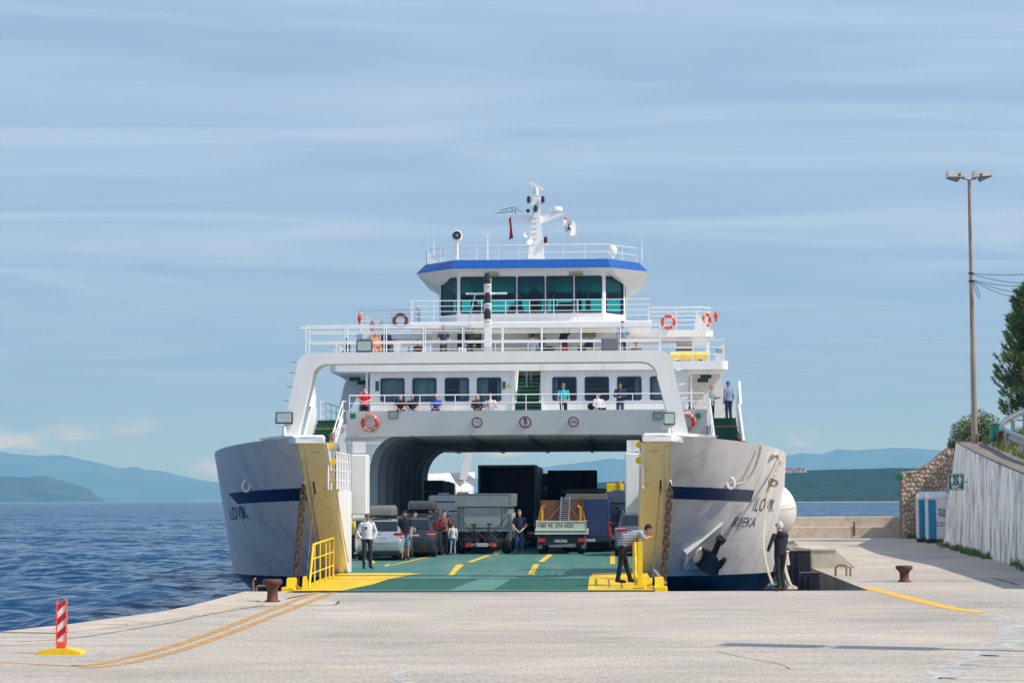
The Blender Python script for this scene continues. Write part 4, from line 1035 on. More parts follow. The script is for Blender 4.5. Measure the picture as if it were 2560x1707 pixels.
for s in (-1, 1):
    rg = [[hullpt(s, a, z) for a in avals] for z in zrows[3:]]
    hl = MB(); hl.loft(rg, cyclic=False, caps=False)
    rin = [[hullpt(s, a, z, -.16) for a in avals] for z in (4.1, 3.1, 2.1, 1.0, .15)]
    hl.loft(rin, cyclic=False, caps=False); hl.loft([rg[-1], rin[0]], cyclic=False, caps=False)
    hull = hl.build('hull_side', m_hull, F, smooth=40)
    MB().loft([[hullpt(s, a, z) for a in avals] for z in zrows[:4]], cyclic=False, caps=False).build('boot_topping', m_navy, F, smooth=60)
    # stripe, slanted end
    ae = hull_at(1878, 1230)[0] if s > 0 else hull_at(590, 1230, -1)[0]
    st = [[hullpt(s, a * (1 + (.05 if s > 0 else .22) * k / 3), 2.4 + .35 * k / 3, .012) for a in [ae * (i / 20) ** 1.6 for i in range(21)]] for k in range(4)]
    MB().loft(st, cyclic=False, caps=False).build('stripe', m_stripe, hull, smooth=60)
    sx_ = [[hullpt(s, a, z, .006) for a in [i / 14 for i in range(15)]] for z in (1.235, 1.25)]
    MB().loft(sx_, cyclic=False, caps=False).build('weld_seam', m_sgrey, hull)
    # ship name and home port, wrapped on the flare
    def arc(a0, dist, z, s=s):
        """walk along the hull from a0"""
        a = a0; step = .004
        if dist > 0:
            while dist > 0 and a < 2: 
                l = (hullpt(s, a + step, z) - hullpt(s, a, z)).length; dist -= l; a += step
        else:
            while dist < 0 and a > 0:
                l = (hullpt(s, a, z) - hullpt(s, a - step, z)).length; dist += l; a -= step
        return a
    for body, size, a0, zc_ in (('ILOVIK', .58, hull_at(1913, 1259)[0] if s > 0 else hull_at(588, 1256, -1)[0], hull_at(1913, 1259)[1] - .06 if s > 0 else 2.1),) + ((('RIJEKA', .44, *hull_at(1862, 1306)),) if s > 0 else ()):
        text_on(body, size, m_letter, hull, lambda x, y, zc_=zc_, a0=a0, s=s: hullpt(s, arc(a0, s * x * 1.2 + y * (.75 if s > 0 else .2), zc_), zc_ + y, .016), bold=-.002)
    # bow end plate (faces forward and down), inner wall and cap
    zz = [.0, 1, 2, 3, 3.95]
    pl = MB()
    pl.loft([[(s * 4.5, yf(max(z, .1)), z), (s * 5.2, yf(max(z, .1)), z), (s * 5.2, yf(max(z, .1)) + .35, z), (s * 4.5, yf(max(z, .1)) + .35, z)] for z in zz])
    plate = pl.build('bow_end_plate', m_cream, F)
    MB().prism([(yf(.15) + .02, .17), (4.66, 3.9), (4.95, 3.9), (6.5, 2.6), (10.2, 2.6), (10.2, .17)], s * 4.38, s * 4.51, 'X').build('inner_bulkhead', m_sw2, F)
    cp = MB()
    cp.loft([[(s * xi_, y_, z0_), (s * (5.22 + wd_ * .7), y_, z0_), (s * (5.22 + wd_), y_ + .02, z1_ - .02), (s * (5.0 + wd_), y_, z1_), (s * (xi_ + .06), y_, z1_), (s * xi_, y_, z1_ - .06)] for y_, z0_, z1_, wd_, xi_ in ((4.34, 3.93, 4.1, 0, 4.42), (4.55, 3.92, 4.16, .15, 4.42), (5.0, 3.9, 4.17, .5, 4.5), (5.5, 3.9, 4.17, .85, 5.05), (6.4, 3.9, 4.14, 1.4, 5.3))])
    cp.build('bow_cap', m_sw2, F)
    MB().prism([(s * 4.52, 10.0), (s * 7.2, 10.0), (s * 7.9, 12.5), (s * 4.52, 12.5)], 2.5, 2.6, 'Z').build('gallery_floor', m_dkgreen, F)
    MB().prism([(s * 4.52, 6.95), (s * 5.6, 6.95), (s * 7.2, 9.98), (s * 4.52, 9.98)], 2.5, 2.6, 'Z').build('gallery_floor', m_dkgreen, F)
    MB().prism([(s * 4.52, .16), (s * 5.9, .16), (s * 7.2, 2.5), (s * 4.52, 2.5)], 10.15, 10.25).build('gallery_bulkhead', m_sw2, F)
    MB().box(min(s * 7.4, s * 8.85), max(s * 7.4, s * 8.85), 21.5, 35.2, .16, 2.6).build('side_casing', m_sw2, F)
    # draught numbers, slots and streaks on the plate
    for zc_, xx, hh_ in ((2.7, 4.95, .35),):
        MB().prism([(yf(zc_ - hh_ / 2) - .004, zc_ - hh_ / 2), (yf(zc_ + hh_ / 2) - .004, zc_ + hh_ / 2), (yf(zc_ + hh_ / 2) + .02, zc_ + hh_ / 2), (yf(zc_ - hh_ / 2) + .02, zc_ - hh_ / 2)], s * xx - .025, s * xx + .025, 'X').build('slot', M('slot_rust', srgb(78, 50, 24), .9, var=.4, scale=5) if xx < 4.9 else m_dark, plate)
    zc_ = 3.68
    MB().box(s * 4.75 - .14, s * 4.75 + .14, yf(zc_) - .012, yf(zc_) + .05, zc_, zc_ + .03).build('weld_mark', m_dark, plate)
    # yellow lifting lugs on the inner edge
    for yy, z in ((4.9, 3.86), (5.35, 3.42)):
        MB().lathe([(.03, -.03), (.1, -.03), (.1, .03), (.03, .03)], (s * 4.33, yy, z), 14, 'Y').build('lug', m_yellow, plate)
    # fairlead ring, chain with real links, stay cable
    fp = hullpt(s, *((hull_at(1822, 1208)) if s > 0 else hull_at(621, 1215, -1)), .05)
    MB().tube([fp + Vector((s * .04 * 0, -.02, 0)) + Vector((math.cos(t) * .11, -.05, math.sin(t) * .16)) for t in (2 * math.pi * j / 12 for j in range(12))], .04, 6, True).build('fairlead', m_sw2, hull, smooth=60)
    ch = MB().tube([(s * 5.22, yf(2.85) + .02, 2.85), (s * 5.22, yf(2.85) - .1, 2.83), (s * 5.22, yf(2.85) - .12, 2.72)], .045, 6).build('chain_shackle', m_sw2, F)
    top, bot = Vector((s * 5.22, yf(2.85) - .12, 2.72)), Vector((s * (4.66 if s < 0 else 4.86), .8, .14))
    nl = 16
    for k in range(nl):
        c = top.lerp(bot, (k + .5) / nl); L = (top - bot).length / nl
        pts = []
        for j in range(10):
            t_ = 2 * math.pi * j / 10; u, v = math.cos(t_) * .075, math.sin(t_) * (L * .5)
            pts.append(c + (Vector((u, 0, v)) if k % 2 else Vector((u * .35, u, v))))
        MB().tube(pts, .026, 5, True).build('link', m_rustchain, ch, smooth=60)
    MB().tube([(s * 4.95, yf(2.65) - .02, 2.65), (s * 4.6, 2.2, .14)], .018, 5).build('stay_cable', M('cable_rust', srgb(110, 92, 76), .7, .3), F)
# anchor on the starboard (right) bow with its pocket
ank = empty('anchor', FO, -PSI, 'black stockless anchor hanging on the right bow of the ferry', 'anchor')
def hpx(px, py, d=0.0):
    a, z = hull_at(px, py); p = hullpt(1, a, z)
    e = hullpt(1, min(a + .02, 1), z) - p; u = hullpt(1, a, z + .05) - p; n_ = e.cross(u).normalized()
    if n_.y > 0 and n_.x < 0: n_ = -n_
    if n_.dot(Vector((.5, -1, -.2))) < 0: n_ = -n_
    return p + n_ * d
pk = MB()
q1 = [hpx(1706, 1418, .1), hpx(1792, 1416, .03), hpx(1802, 1308, .04), hpx(1711, 1376, .12)]
q2 = [hpx(1702, 1420, -.03), hpx(1792, 1418, -.05), hpx(1804, 1304, -.05), hpx(1707, 1374, -.03)]
pk.add(q1 + q2, [(0, 1, 2, 3), (4, 7, 6, 5), (0, 4, 5, 1), (1, 5, 6, 2), (2, 6, 7, 3), (3, 7, 4, 0)])
pk.build('anchor_pocket', m_hull, F)
MB().tube([hpx(1706, 1418, .1), hpx(1711, 1376, .13), hpx(1804, 1305, .06)], .03, 6).build('pocket_rim', m_sw2, F)
an = MB()
an.obox(hpx(1758, 1398, .28), hpx(1790, 1335, .2), .15, .12, (.3, -1, 0))
an.obox(hpx(1786, 1344, .2), hpx(1797, 1333, .2), .26, .14, (.3, -1, 0))
an.build('shank', m_dark, ank)
cr_ = MB()
ol = [(1750, 1360), (1776, 1376), (1782, 1392), (1778, 1412), (1775, 1424), (1762, 1418), (1745, 1412), (1733, 1402), (1738, 1390), (1747, 1378)]
fo, bo = [hpx(x_, min(y_, 1419), .36) + Vector((0, 0, -.055 * max(0, y_ - 1419) / 5)) for x_, y_ in ol], [hpx(x_, min(y_, 1416), .1) for x_, y_ in ol]
cr_.loft([bo, fo]); cr_.build('crown', m_dark, ank)
fl_ = MB()
fl_.loft([[hpx(1776, 1405, .38), hpx(1784, 1400, .38), hpx(1783, 1396, .2), hpx(1775, 1401, .2)], [hpx(1790, 1384, .4), hpx(1796, 1378, .4), hpx(1795, 1375, .3), hpx(1789, 1380, .3)]])
fl_.build('fluke', m_dark, ank)
fl_ = MB(); fl_.loft([[hpx(1749, 1362, .36), hpx(1760, 1366, .36), hpx(1758, 1372, .15), hpx(1748, 1370, .15)], [hpx(1752, 1354, .42), hpx(1757, 1355, .42), hpx(1757, 1358, .3), hpx(1752, 1357, .3)]]); fl_.build('fluke', m_dark, ank)
MB().ell(tuple(hpx(1739, 1380, .12)), (.14, .14, .26), rot=Matrix.Rotation(R(25), 3, 'Y')).build('hawse_collar', m_cream, F, smooth=180)

# ---- car deck and ramp
dk = MB()
dk.prism([(-4.5, 9.2), (4.5, 9.2), (4.8, 9.7), (5.8, 10.3), (6.6, 11.2), (7.2, 12.6), (7.5, 14), (7.5, 73), (4.5, 74.5), (-4.5, 74.5), (-7.5, 73), (-7.5, 14), (-7.2, 12.6), (-6.6, 11.2), (-5.8, 10.3), (-4.8, 9.7)], -.05, DZ, 'Z')
deck = dk.build('car_deck', m_green, F)
MB().box(-8.2, 8.2, 22, 62, -1.5, -.25).build('hull_core', m_navy, F)
def rz_(y): return .03 + (DZ - .03) * min(max(y, 0) / 5.0, 1)
rp = MB()
ys = [0, .35, 4.7, 9.2]
rp.loft([[(-4.62, y, rz_(y) - (.04 if y == 0 else .22)), (4.62, y, rz_(y) - (.04 if y == 0 else .22)), (4.62, y, rz_(y)), (-4.62, y, rz_(y))] for y in ys])
ramp = rp.build('bow_ramp', m_green2, F)
def sheet(name, pts, mat, parent, z=.006, base=None):
    v = [(x, y, (rz_(y) if base is None else base) + z) for x, y in pts]
    # cut along the ramp break so that it lies flat
    o = MB().add(v, [tuple(range(len(v)))]).build(name, mat, parent, fix=False)
    if o.data.polygons[0].normal.z < 0: o.data.flip_normals()
    return o
sheet('deck_paint', [(-3.2, 4.75), (3.6, 4.75), (3.6, 9.15), (-3.2, 9.15)], m_green, ramp, .003)
sheet('pale_strip', [(-4.6, .02), (4.6, .02), (4.6, .3), (-4.6, .3)], m_green3, ramp, .003)
sheet('pale_strip', [(-.62, .32), (.5, .32), (.75, 4.68), (-.15, 4.68)], m_green3, ramp, .004)
sheet('hinge_gap', [(-4.6, 4.68), (4.6, 4.68), (4.6, 4.76), (-4.6, 4.76)], m_dark, ramp, .008)
sheet('yellow_patch', [(-4.6, .04), (-3.35, .04), (-2.85, 2.5), (-2.65, 4.7), (-4.6, 4.7)], m_fl, ramp, .012)
sheet('yellow_patch', [(-4.6, 4.8), (-2.62, 4.8), (-2.3, 7.8), (-2.1, 8.6), (-2.7, 9.15), (-4.6, 9.15)], m_fl, ramp, .012)
sheet('yellow_patch', [(2.92, .04), (4.6, .04), (4.6, 4.7), (2.92, 4.7)], m_fl, ramp, .012)
sheet('yellow_patch', [(2.92, 4.8), (4.6, 4.8), (4.6, 9.15), (3.35, 9.15), (2.98, 8.4)], m_fl, ramp, .012)
def SG(px, py, z=DZ):                                   # photo pixel to the ship's deck
    p = FINV @ (G(px, py, z) - FO); return (p.x, p.y)
for quad_ in (((1120, 1438), (1133, 1438), (1160, 1411), (1141, 1411)), ((1166, 1405), (1181, 1405), (1228, 1388), (1213, 1388)), ((1320, 1436), (1334, 1436), (1348, 1410), (1334, 1410)), ((1345, 1404), (1359, 1404), (1383, 1386), (1369, 1386)),
              ((1525, 1410), (1538, 1410), (1537, 1383), (1526, 1383)), ((958, 1415), (970, 1415), (978, 1411), (966, 1411)), ((975, 1413), (985, 1412), (1096, 1387), (1085, 1387)), ((1233, 1386), (1245, 1386), (1253, 1382), (1240, 1382))):
    pts = [SG(*p) for p in quad_]
    if len(pts) == 4 and max(p[1] for p in pts) < 9.2:
        sheet('lane_mark', pts, m_fl, ramp, .014)
    else: sheet('lane_mark', pts, m_fl, deck, .008, DZ)
sheet('deck_seam', [(-5, 18.7), (5.5, 18.7), (5.5, 18.78), (-5, 18.78)], m_dkgreen, deck, .006, DZ)
for (px, py) in ((912, 1403), (932, 1407)):
    x, y = SG(px, py); MB().lathe([(.07, 0), (.05, .07), (.01, .09)], (x, y, DZ), 8).build('lashing_point', m_yellow, deck)
# ramp fittings
for s in (-1, 1):
    x = s * 4.72
    for y0, dx, h_ in ((.45, .0, .3), (.35, .36, .34), (1.4, .2, .24)):
        xx = s * (4.75 - dx)
        MB().prism([(y0, .03), (y0 + .5, .05), (y0 + .45, h_ * .7 + .05), (y0 + .3, h_ + .05), (y0 + .1, h_ + .02)], xx - .11 if dx < .1 else xx - .04, xx + .11 if dx < .1 else xx + .04, 'X').build('lug', m_yellow, ramp)
    MB().box(s * 4.78 - .17, s * 4.78 + .17, .2, 1.2, -.1, .12, .02).build('side_bracket', m_yellow, ramp)
# ramp railing left (with slanted end) and right
def ramp_rail(x, y0, y1, name='ramp_railing'):
    mb = MB(); h_ = 1.14
    a0, a1, b0, b1 = Vector((x, y0, .08)), Vector((x + .0, y0 + .75, .05 + h_)), Vector((x, y1, .15)), Vector((x, y1, .15 + h_))
    mb.tube([a0, a1, b1, b0], .032, 6)
    for f in (.33, .66):
        mb.tube([a0.lerp(a1, f), b0.lerp(b1, f)], .02, 5)
    for f in (.22, .44, .68, .84):
        p, q_ = a0.lerp(b0, f), a1.lerp(b1, f)
        k = min(1.0, (p.y - y0) / .75)
        mb.tube([Vector((x, p.y, .08)), Vector((x, p.y, .08 + (h_ - .03) * k))], .024, 5)
    return mb.build(name, m_yellow, ramp, smooth=60)
ramp_rail(-4.25, .35, 5.0); ramp_rail(4.15, .35, 4.2)
MB().box(4.19, 4.32, .35, .45, .08, 1.25, .01).build('gate_post', m_yellow, ramp)
MB().obox((4.9, .6, .15), (4.62, 1.0, .5), .1, .08).build('wedge', M('grey_wedge', srgb(120, 112, 108), .7), ramp)

# ---- gallery railings over the ramp
def railing(name, paths, levels, h0, parent, mat, r=.022, spacing=1.2, pr=.02, post_from=0.0):
    mb = MB()
    for pts in paths:
        pts = [Vector(p) for p in pts]
        for i, lv in enumerate(levels):
            mb.tube([p + Vector((0, 0, lv)) for p in pts], r if i == len(levels) - 1 else r * .75, 5)
        for a, c in zip(pts, pts[1:]):
            L = (c - a).length; k = max(1, round(L / spacing))
            for j in range(k + 1):
                p = a.lerp(c, j / k); mb.tube([p + Vector((0, 0, post_from)), p + Vector((0, 0, levels[-1]))], pr, 5)
    return mb.build(name, mat, parent, smooth=60)
for s in (-1, 1):
    railing('gallery_railing', [[(s * 4.44, 5.35, 2.62), (s * 4.44, 10.2, 2.62)]], [.3, .58, .86, 1.1], 0, F, m_sw2, spacing=.62, pr=.03, post_from=.02)
    MB().box(min(s * 4.0, s * 4.5), max(s * 4.0, s * 4.5), 10.9, 11.7, 1.9, 3.75, .03).build('deck_locker', m_sw2, F)
    MB().box(s * 4.25 - .2, s * 4.25 + .2, 11.0, 11.05, 3.8, 4.15).build('locker_frame', m_sw2, F)
# yellow ladder pipe on the left inner wall
MB().tube([(-4.36, 5.6, 3.2), (-4.36, 7.0, 2.2), (-4.36, 8.0, 1.4), (-4.36, 9.3, .5)], .02, 5).build('ladder_pipe', m_yellow, F)
MB().tube([(4.36, 5.6, 3.2), (4.36, 7.0, 2.2), (4.36, 8.0, 1.4), (4.36, 9.3, .5)], .02, 5).build('ladder_pipe', m_yellow, F)

# ---- bow portal (and the same at the stern)
m_portal = M('portal_paint', (.81, .785, .745), .45, var=.05, scale=1, stretch=(1, 1, .3), dirt=srgb(170, 120, 70), dirt_amt=.3, dirt_scale=2.0, dirt_stretch=(2, 2, .2), dirt_lo=.6)
def portal(y0, y1, zb_, zt_, xb_, xt_, th, cr, name='bow_portal'):
    def outline(xb, xt, z0, z1, rad):
        pts = [(-xb, z0)]
        for j in range(7):
            t_ = math.pi - j * math.pi / 12; pts.append((-xt + rad + rad * math.cos(t_), z1 - rad + rad * math.sin(t_)))
        for j in range(7):
            t_ = math.pi / 2 - j * math.pi / 12; pts.append((xt - rad + rad * math.cos(t_), z1 - rad + rad * math.sin(t_)))
        pts.append((xb, z0)); return pts
    o_, i_ = outline(xb_, xt_, zb_, zt_, cr), outline(xb_ - th * 1.35, xt_ - th * 1.35, zb_, zt_ - th, cr * 1.05)
    rings = [[(p[0], y0, p[1]), (q_[0], y0, q_[1]), (q_[0], y1, q_[1]), (p[0], y1, p[1])] for p, q_ in zip(o_, i_)]
    return MB().loft(rings).build(name, m_portal, F, smooth=35)
pt = portal(5.0, 5.75, 4.12, 6.5, 5.72, 5.3, .32, .42)
MB().box(-3.0, -2.55, 5.1, 5.6, 6.12, 6.18).build('cable_tray', m_dark, pt) if False else None
portal(77.5, 78.2, 3.6, 6.6, 5.9, 5.3, .32, .42, 'stern_portal')
rail_top = T(1200, 814, 57.9).z
for y_ in (5.05, 5.7):
    railing('portal_railing', [[(-5.05, y_, 6.5), (4.95, y_, 6.5)]], [.3, .58, rail_top - 6.5], 0, pt, m_sw2, r=.02, spacing=1.1, pr=.018)
MB().tube([(-5.05, 5.05, rail_top), (-5.32, 5.15, rail_top), (-5.3, 5.6, rail_top), (-5.05, 5.7, rail_top)], .022, 5).build('rail_end', m_sw2, pt)
for s in (-1, 1):
    for z in (4.75, 5.15, 5.55, 5.95, 6.25):
        xo = 5.72 - (z - 4.3) / 2.2 * .42
        MB().tube([(s * xo, 5.3, z), (s * (xo + .16), 5.3, z + .02), (s * (xo + .16), 5.5, z + .02), (s * xo, 5.5, z)], .013, 4).build('foot_rung', m_sw2, pt)
# signal mast on the portal
mx_, mz = S(1219, 684, 5.35)
sm = MB(); sm.box(mx_ - .1, mx_ + .1, 5.25, 5.45, 6.5, mz - .12, .01).build('signal_mast', m_sw2, F)
sgm = bpy.data.objects[-1] if False else [o for o in F.children if o.name.startswith('signal_mast')][0]
for py in (700, 748, 788):
    _, z = S(1219, py, 5.35)
    MB().lathe([(.1, z - .13), (.1, z + .1), (.06, z + .14), (.07, z + .17), (.02, z + .18)], (mx_, 5.2, 0), 12).build('signal_lamp', m_dark, sgm)
    MB().lathe([(.095, z - .17), (.095, z - .13)], (mx_, 5.2, 0), 12).build('lamp_base', m_sw2, sgm)
_, z = S(1219, 734, 5.35)
MB().tube([(mx_ - .62, 5.35, z), (mx_ + .55, 5.35, z)], .03, 6).build('yard', m_sw2, sgm)
MB().tube([(mx_ - .35, 5.3, z - .02), (mx_ - .55, 5.3, z - .85)], .015, 4).build('stay', m_sw2, sgm)

# ---- superstructure over the car deck
Y0, Y1 = 35.4, 68.0
ZC = 5.11
MB().box(-7.9, 7.9, Y0 + .3, Y1, ZC + .18, ZC + .4).build('deck_head', m_ceil, F)
dh = [o for o in F.children if o.name == 'deck_head'][0]
for k in range(36):
    y = Y0 + .5 + k * .9
    MB().box(-7.7, 7.7, y, y + .06, ZC - .02, ZC + .185).build('beam', m_ceil, dh)
for x in (-5.2, -2.6, 0, 2.6, 5.2):
    MB().box(x - .07, x + .07, Y0 + .4, Y1, ZC - .08, ZC + .05).build('girder', m_ceil, dh)
m_lampoff = M('deck_lamp', (.5, .5, .42), .4)
for x in (-3.9, -1.3, 1.3, 3.9):
    for y in (37.2, 41.2, 46, 51, 56): MB().box(x - .06, x + .06, y, y + .7, ZC - .06, ZC - .02).build('deck_lamp', m_lampoff, dh)
m_inside = M('casing_inside', (.82, .84, .85), .55, var=.1, scale=1.2, stretch=(1, 1, .3))
for s in (-1, 1):
    cs = MB().box(min(s * 7.75, s * 9.1), max(s * 7.75, s * 8.9), Y0 - .1, Y1, .16, ZC + .35).build('casing', m_inside, F)
    for k in range(10):                                  # frames with a curved knee into the deckhead
        y = Y0 + .3 + k * 3.2
        pr_ = [(s * 7.74, .16), (s * 6.8, .16), (s * 6.8, 3.5)] + [(s * (6.8 - 1.3 * (1 - math.cos(t_))), 3.5 + 1.6 * math.sin(t_)) for t_ in (math.pi / 2 * j / 7 for j in range(1, 8))] + [(s * 5.5, ZC + .15), (s * 7.74, ZC + .15)]
        MB().prism(pr_, y, y + .2).build('frame', m_inside, cs)
    MB().tube([(s * 7.35, Y0 + .6, 3.25), (s * 7.35, Y0 + 12, 3.25)], .07, 8).build('pipe', m_inside, cs)
    for k in range(4): MB().tube([(s * 7.4, Y0 + 1.6 + k * 3.2, .2), (s * 7.4, Y0 + 1.6 + k * 3.2, 3.25)], .14, 8).build('air_pipe', m_inside, cs)
    MB().box(s * 7.4 - .1, s * 7.4 + .1, Y0 + .2, Y1, .2, .55).build('dark_kerb', m_dark, cs)
# gearbox of small structures seen inside on the left: white hood, rail, hazard stripe
inn = MB().box(-6.6, -5.55, 60, 61.2, .16, 2.45, .02).build('inner_casing', M('hood_grey', (.22, .24, .26), .6), F)
MB().prism([(-5.55, 1.7), (-4.9, 1.7), (-4.95, 3.2), (-5.3, 3.35), (-5.55, 3.35)], 60, 61.2).build('white_hood', m_sw2, inn)
MB().box(-6.6, -5.55, 60.0, 61.2, 2.45, 3.4).build('upper_box', M('hood_grey', (.22, .24, .26), .6), inn)
railing('inner_railing', [[(-7.4, 59.8, 1.75), (-5.6, 59.8, 1.75)]], [.35, .7, 1.05], 0, F, m_sgrey, spacing=.6)
m_haz = stripes('hazard_stripe', srgb(214, 170, 20), (.03, .03, .03), .55, 0)
MB().box(-7.4, -5.0, 59.6, 59.75, 1.3, 1.7).build('hazard_board', m_haz, F)
# stern: bulwark ribs, far end structures
for k in range(9):
    a = 2.35 + .055 * k
    p, q_ = hullpt(-1, a, 3.9, -.2), hullpt(-1, a, 2.2, -.2)
    MB().add([p, q_, q_ + Vector((.5, -.25, 0)), p + Vector((.15, -.08, 0)), p + Vector((0, .08, 0)), q_ + Vector((0, .08, 0)), q_ + Vector((.5, -.17, 0)), p + Vector((.15, 0, 0))], [(0, 1, 2, 3), (7, 6, 5, 4), (0, 4, 5, 1), (2, 6, 7, 3), (0, 3, 7, 4)]).build('bulwark_rib', m_sw2, F)
MB().box(-7.6, -4.5, 70.5, 73.5, 1.9, 2.35).build('stern_gallery', m_sw2, F)
railing('stern_railing', [[(-7.4, 70.6, 2.35), (-4.6, 70.6, 2.35)]], [.5, 1.0], 0, F, m_sw2, spacing=.7)
# fascia over the car deck, leaning out at the top
lean = .24
fs = MB(); nseg = 24; rg = []
for j in range(nseg + 1):
    x = -7.72 + 15.44 * j / nseg; camb = .1 * (abs(x) / 7.7) ** 2
    rg.append([(x, Y0 + .0, ZC - camb), (x, Y0 - lean, 6.14), (x, Y0 - lean + .12, 6.14), (x, Y0 + .14, ZC - camb + .02)])
fs.loft(rg); fascia = fs.build('deck_fascia', m_sgrey, F, smooth=30)
def onf(px, py):                                         # a point on the leaning fascia
    x, z = S(px, py, Y0 - .1); return x, z, Y0 - lean * (z - ZC) / (6.14 - ZC)
frot = math.atan2(lean, 6.14 - ZC)
m_signw = M('sign_face', (.66, .66, .64), .5); m_signr = M('sign_red', srgb(150, 20, 26), .5)
def round_sign(px, py, rpx, draw, label):
    x, z, y = onf(px, py); r_ = rpx * (y + 52.6) / FPX
    root = MB().lathe([(.01, 0), (r_, 0), (r_, -.02), (.01, -.02)], (0, 0, 0), 28, 'Y').build('round_sign', m_signw, fascia)
    root.location = (x, y - .015, z); root.rotation_euler = (frot, 0, 0); root['label'] = label
    bm_ = MB(); n_ = 28
    ring = [[(math.cos(2 * math.pi * j / n_) * k * r_, yy, math.sin(2 * math.pi * j / n_) * k * r_) for j in range(n_)] for k, yy in ((1.0, -.02), (1.0, -.03), (.8, -.03), (.8, -.02))]
    bm_.loft(ring, closed=True).mat(1)
    draw(bm_, r_)
    o = bm_.build('round_sign_print', [m_signr, m_ink], fascia); o.location = root.location; o.rotation_euler = root.rotation_euler
def d1(b_, r_):
    b_.prism([(-.12 * r_, .78 * r_), (.12 * r_, .78 * r_), (0, .55 * r_)], -.03, -.021); b_.prism([(-.12 * r_, -.78 * r_), (.12 * r_, -.78 * r_), (0, -.55 * r_)], -.03, -.021)
    for xx in (-.2, .1): b_.box(xx * r_, xx * r_ + .06 * r_, -.03, -.021, -.12 * r_, .12 * r_)
    b_.box(.2 * r_, .34 * r_, -.03, -.021, -.1 * r_, -.04 * r_)
def d2(b_, r_):
    for z, w in ((.62, .3), (-.62, .36)): b_.box(-w * r_, w * r_, -.03, -.021, z * r_ - .04 * r_, z * r_ + .04 * r_)
def d3(b_, r_):
    b_.box(-.5 * r_, .5 * r_, -.03, -.021, -.15 * r_, -.06 * r_)
    for xx in (-.5, .42): b_.box(xx * r_, xx * r_ + .09 * r_, -.03, -.021, -.34 * r_, .12 * r_)
    for xx in (-.2, 0, .16): b_.box(xx * r_, xx * r_ + .07 * r_, -.03, -.021, .1 * r_, .22 * r_)
round_sign(1193, 1055, 13.6, d1, 'round red rimmed height limit sign')
round_sign(1313.5, 1054.5, 15.4, d2, 'round red rimmed speed limit sign reading 5')
round_sign(1434, 1053.5, 13.6, d3, 'round red rimmed axle load sign')
x, z, y = onf(1313.5, 1054)
text_on('5', .34, m_ink, fascia, lambda a, b_: (x + a, y - .048 - b_ * math.sin(frot), z + b_ * math.cos(frot)), bold=.012)
def exit_plate(px, py, w, parent, y, mat=None):
    x_, z_ = S(px, py, y); MB().box(x_ - w, x_ + w, y - .03, y, z_ - w, z_ + w).build('green_plate', mat or M('sign_green', srgb(18, 108, 76), .5), parent)
exit_plate(882, 1040, .11, fascia, Y0 - .26); exit_plate(1745, 1039, .11, fascia, Y0 - .26)
railing('passenger_railing', [[(-7.6, Y0 - lean + .06, 6.14), (7.6, Y0 - lean + .06, 6.14)]], [.33, T(1300, 986, 87.8).z - 6.14], 0, F, m_sw2, r=.028, spacing=1.5, pr=.022)
# passenger deck
MB().box(-9.2, 9.2, Y0 + .15, Y1, 5.45, 5.6).build('passenger_deck', m_sgrey, F)
YWL = 38.2
PX = 58.8 * (YWL + 52.6) / FPX / 2
wz0, wz1 = S(1300, 1001, YWL)[1], S(1300, 944, YWL)[1]
wcs = [S(px * 1.0884, 970, YWL)[0] for px in (901.5, 975, 1049.5, 1123.5, 1296.5, 1371, 1445.5, 1521)]
sx0, sx1 = S(1182 * 1.0884, 970, YWL)[0], S(1243 * 1.0884, 970, YWL)[0]
lw = MB()
XW = 7.05
lw.box(-XW, sx0, YWL, YWL + .12, 5.6, wz0); lw.box(sx1, XW, YWL, YWL + .12, 5.6, wz0)
lw.box(-XW, sx0, YWL, YWL + .12, wz1, 8.0); lw.box(sx1, XW, YWL, YWL + .12, wz1, 8.0)
ed = [-XW]
for c in wcs[:4]: ed += [c - PX, c + PX]
ed += [sx0, sx1]
for c in wcs[4:]: ed += [c - PX, c + PX]
ed += [XW]
for k in range(0, len(ed), 2): 
    if not (ed[k] == sx0): lw.box(ed[k], ed[k + 1], YWL, YWL + .12, wz0, wz1)
for x_ in (-XW, XW): lw.box(min(x_, x_ - .1 * (1 if x_ > 0 else -1)), max(x_, x_ - .1 * (1 if x_ > 0 else -1)), YWL + .12, Y1, 5.6, 8.0)
lounge = lw.build('lounge_wall', m_sw2, F)
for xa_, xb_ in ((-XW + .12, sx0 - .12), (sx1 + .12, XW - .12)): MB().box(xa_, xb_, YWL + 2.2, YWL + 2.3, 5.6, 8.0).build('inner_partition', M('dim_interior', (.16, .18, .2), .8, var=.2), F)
m_wframe = M('window_frame_blue', srgb(24, 52, 92), .4)
m_wglass = glass('lounge_glass', (.62, .78, .80), .9)
m_curt = M('curtain', (.75, .78, .74), .9, var=.1, scale=3)
def rrect(w, h, r_, n_=5):
    pts = []
    for cx_, cz_, a0 in ((w - r_, h - r_, 0), (-w + r_, h - r_, 90), (-w + r_, -h + r_, 180), (w - r_, -h + r_, 270)):
        for j in range(n_): t_ = R(a0 + 90 * j / (n_ - 1)); pts.append((cx_ + r_ * math.cos(t_), cz_ + r_ * math.sin(t_)))
    return pts
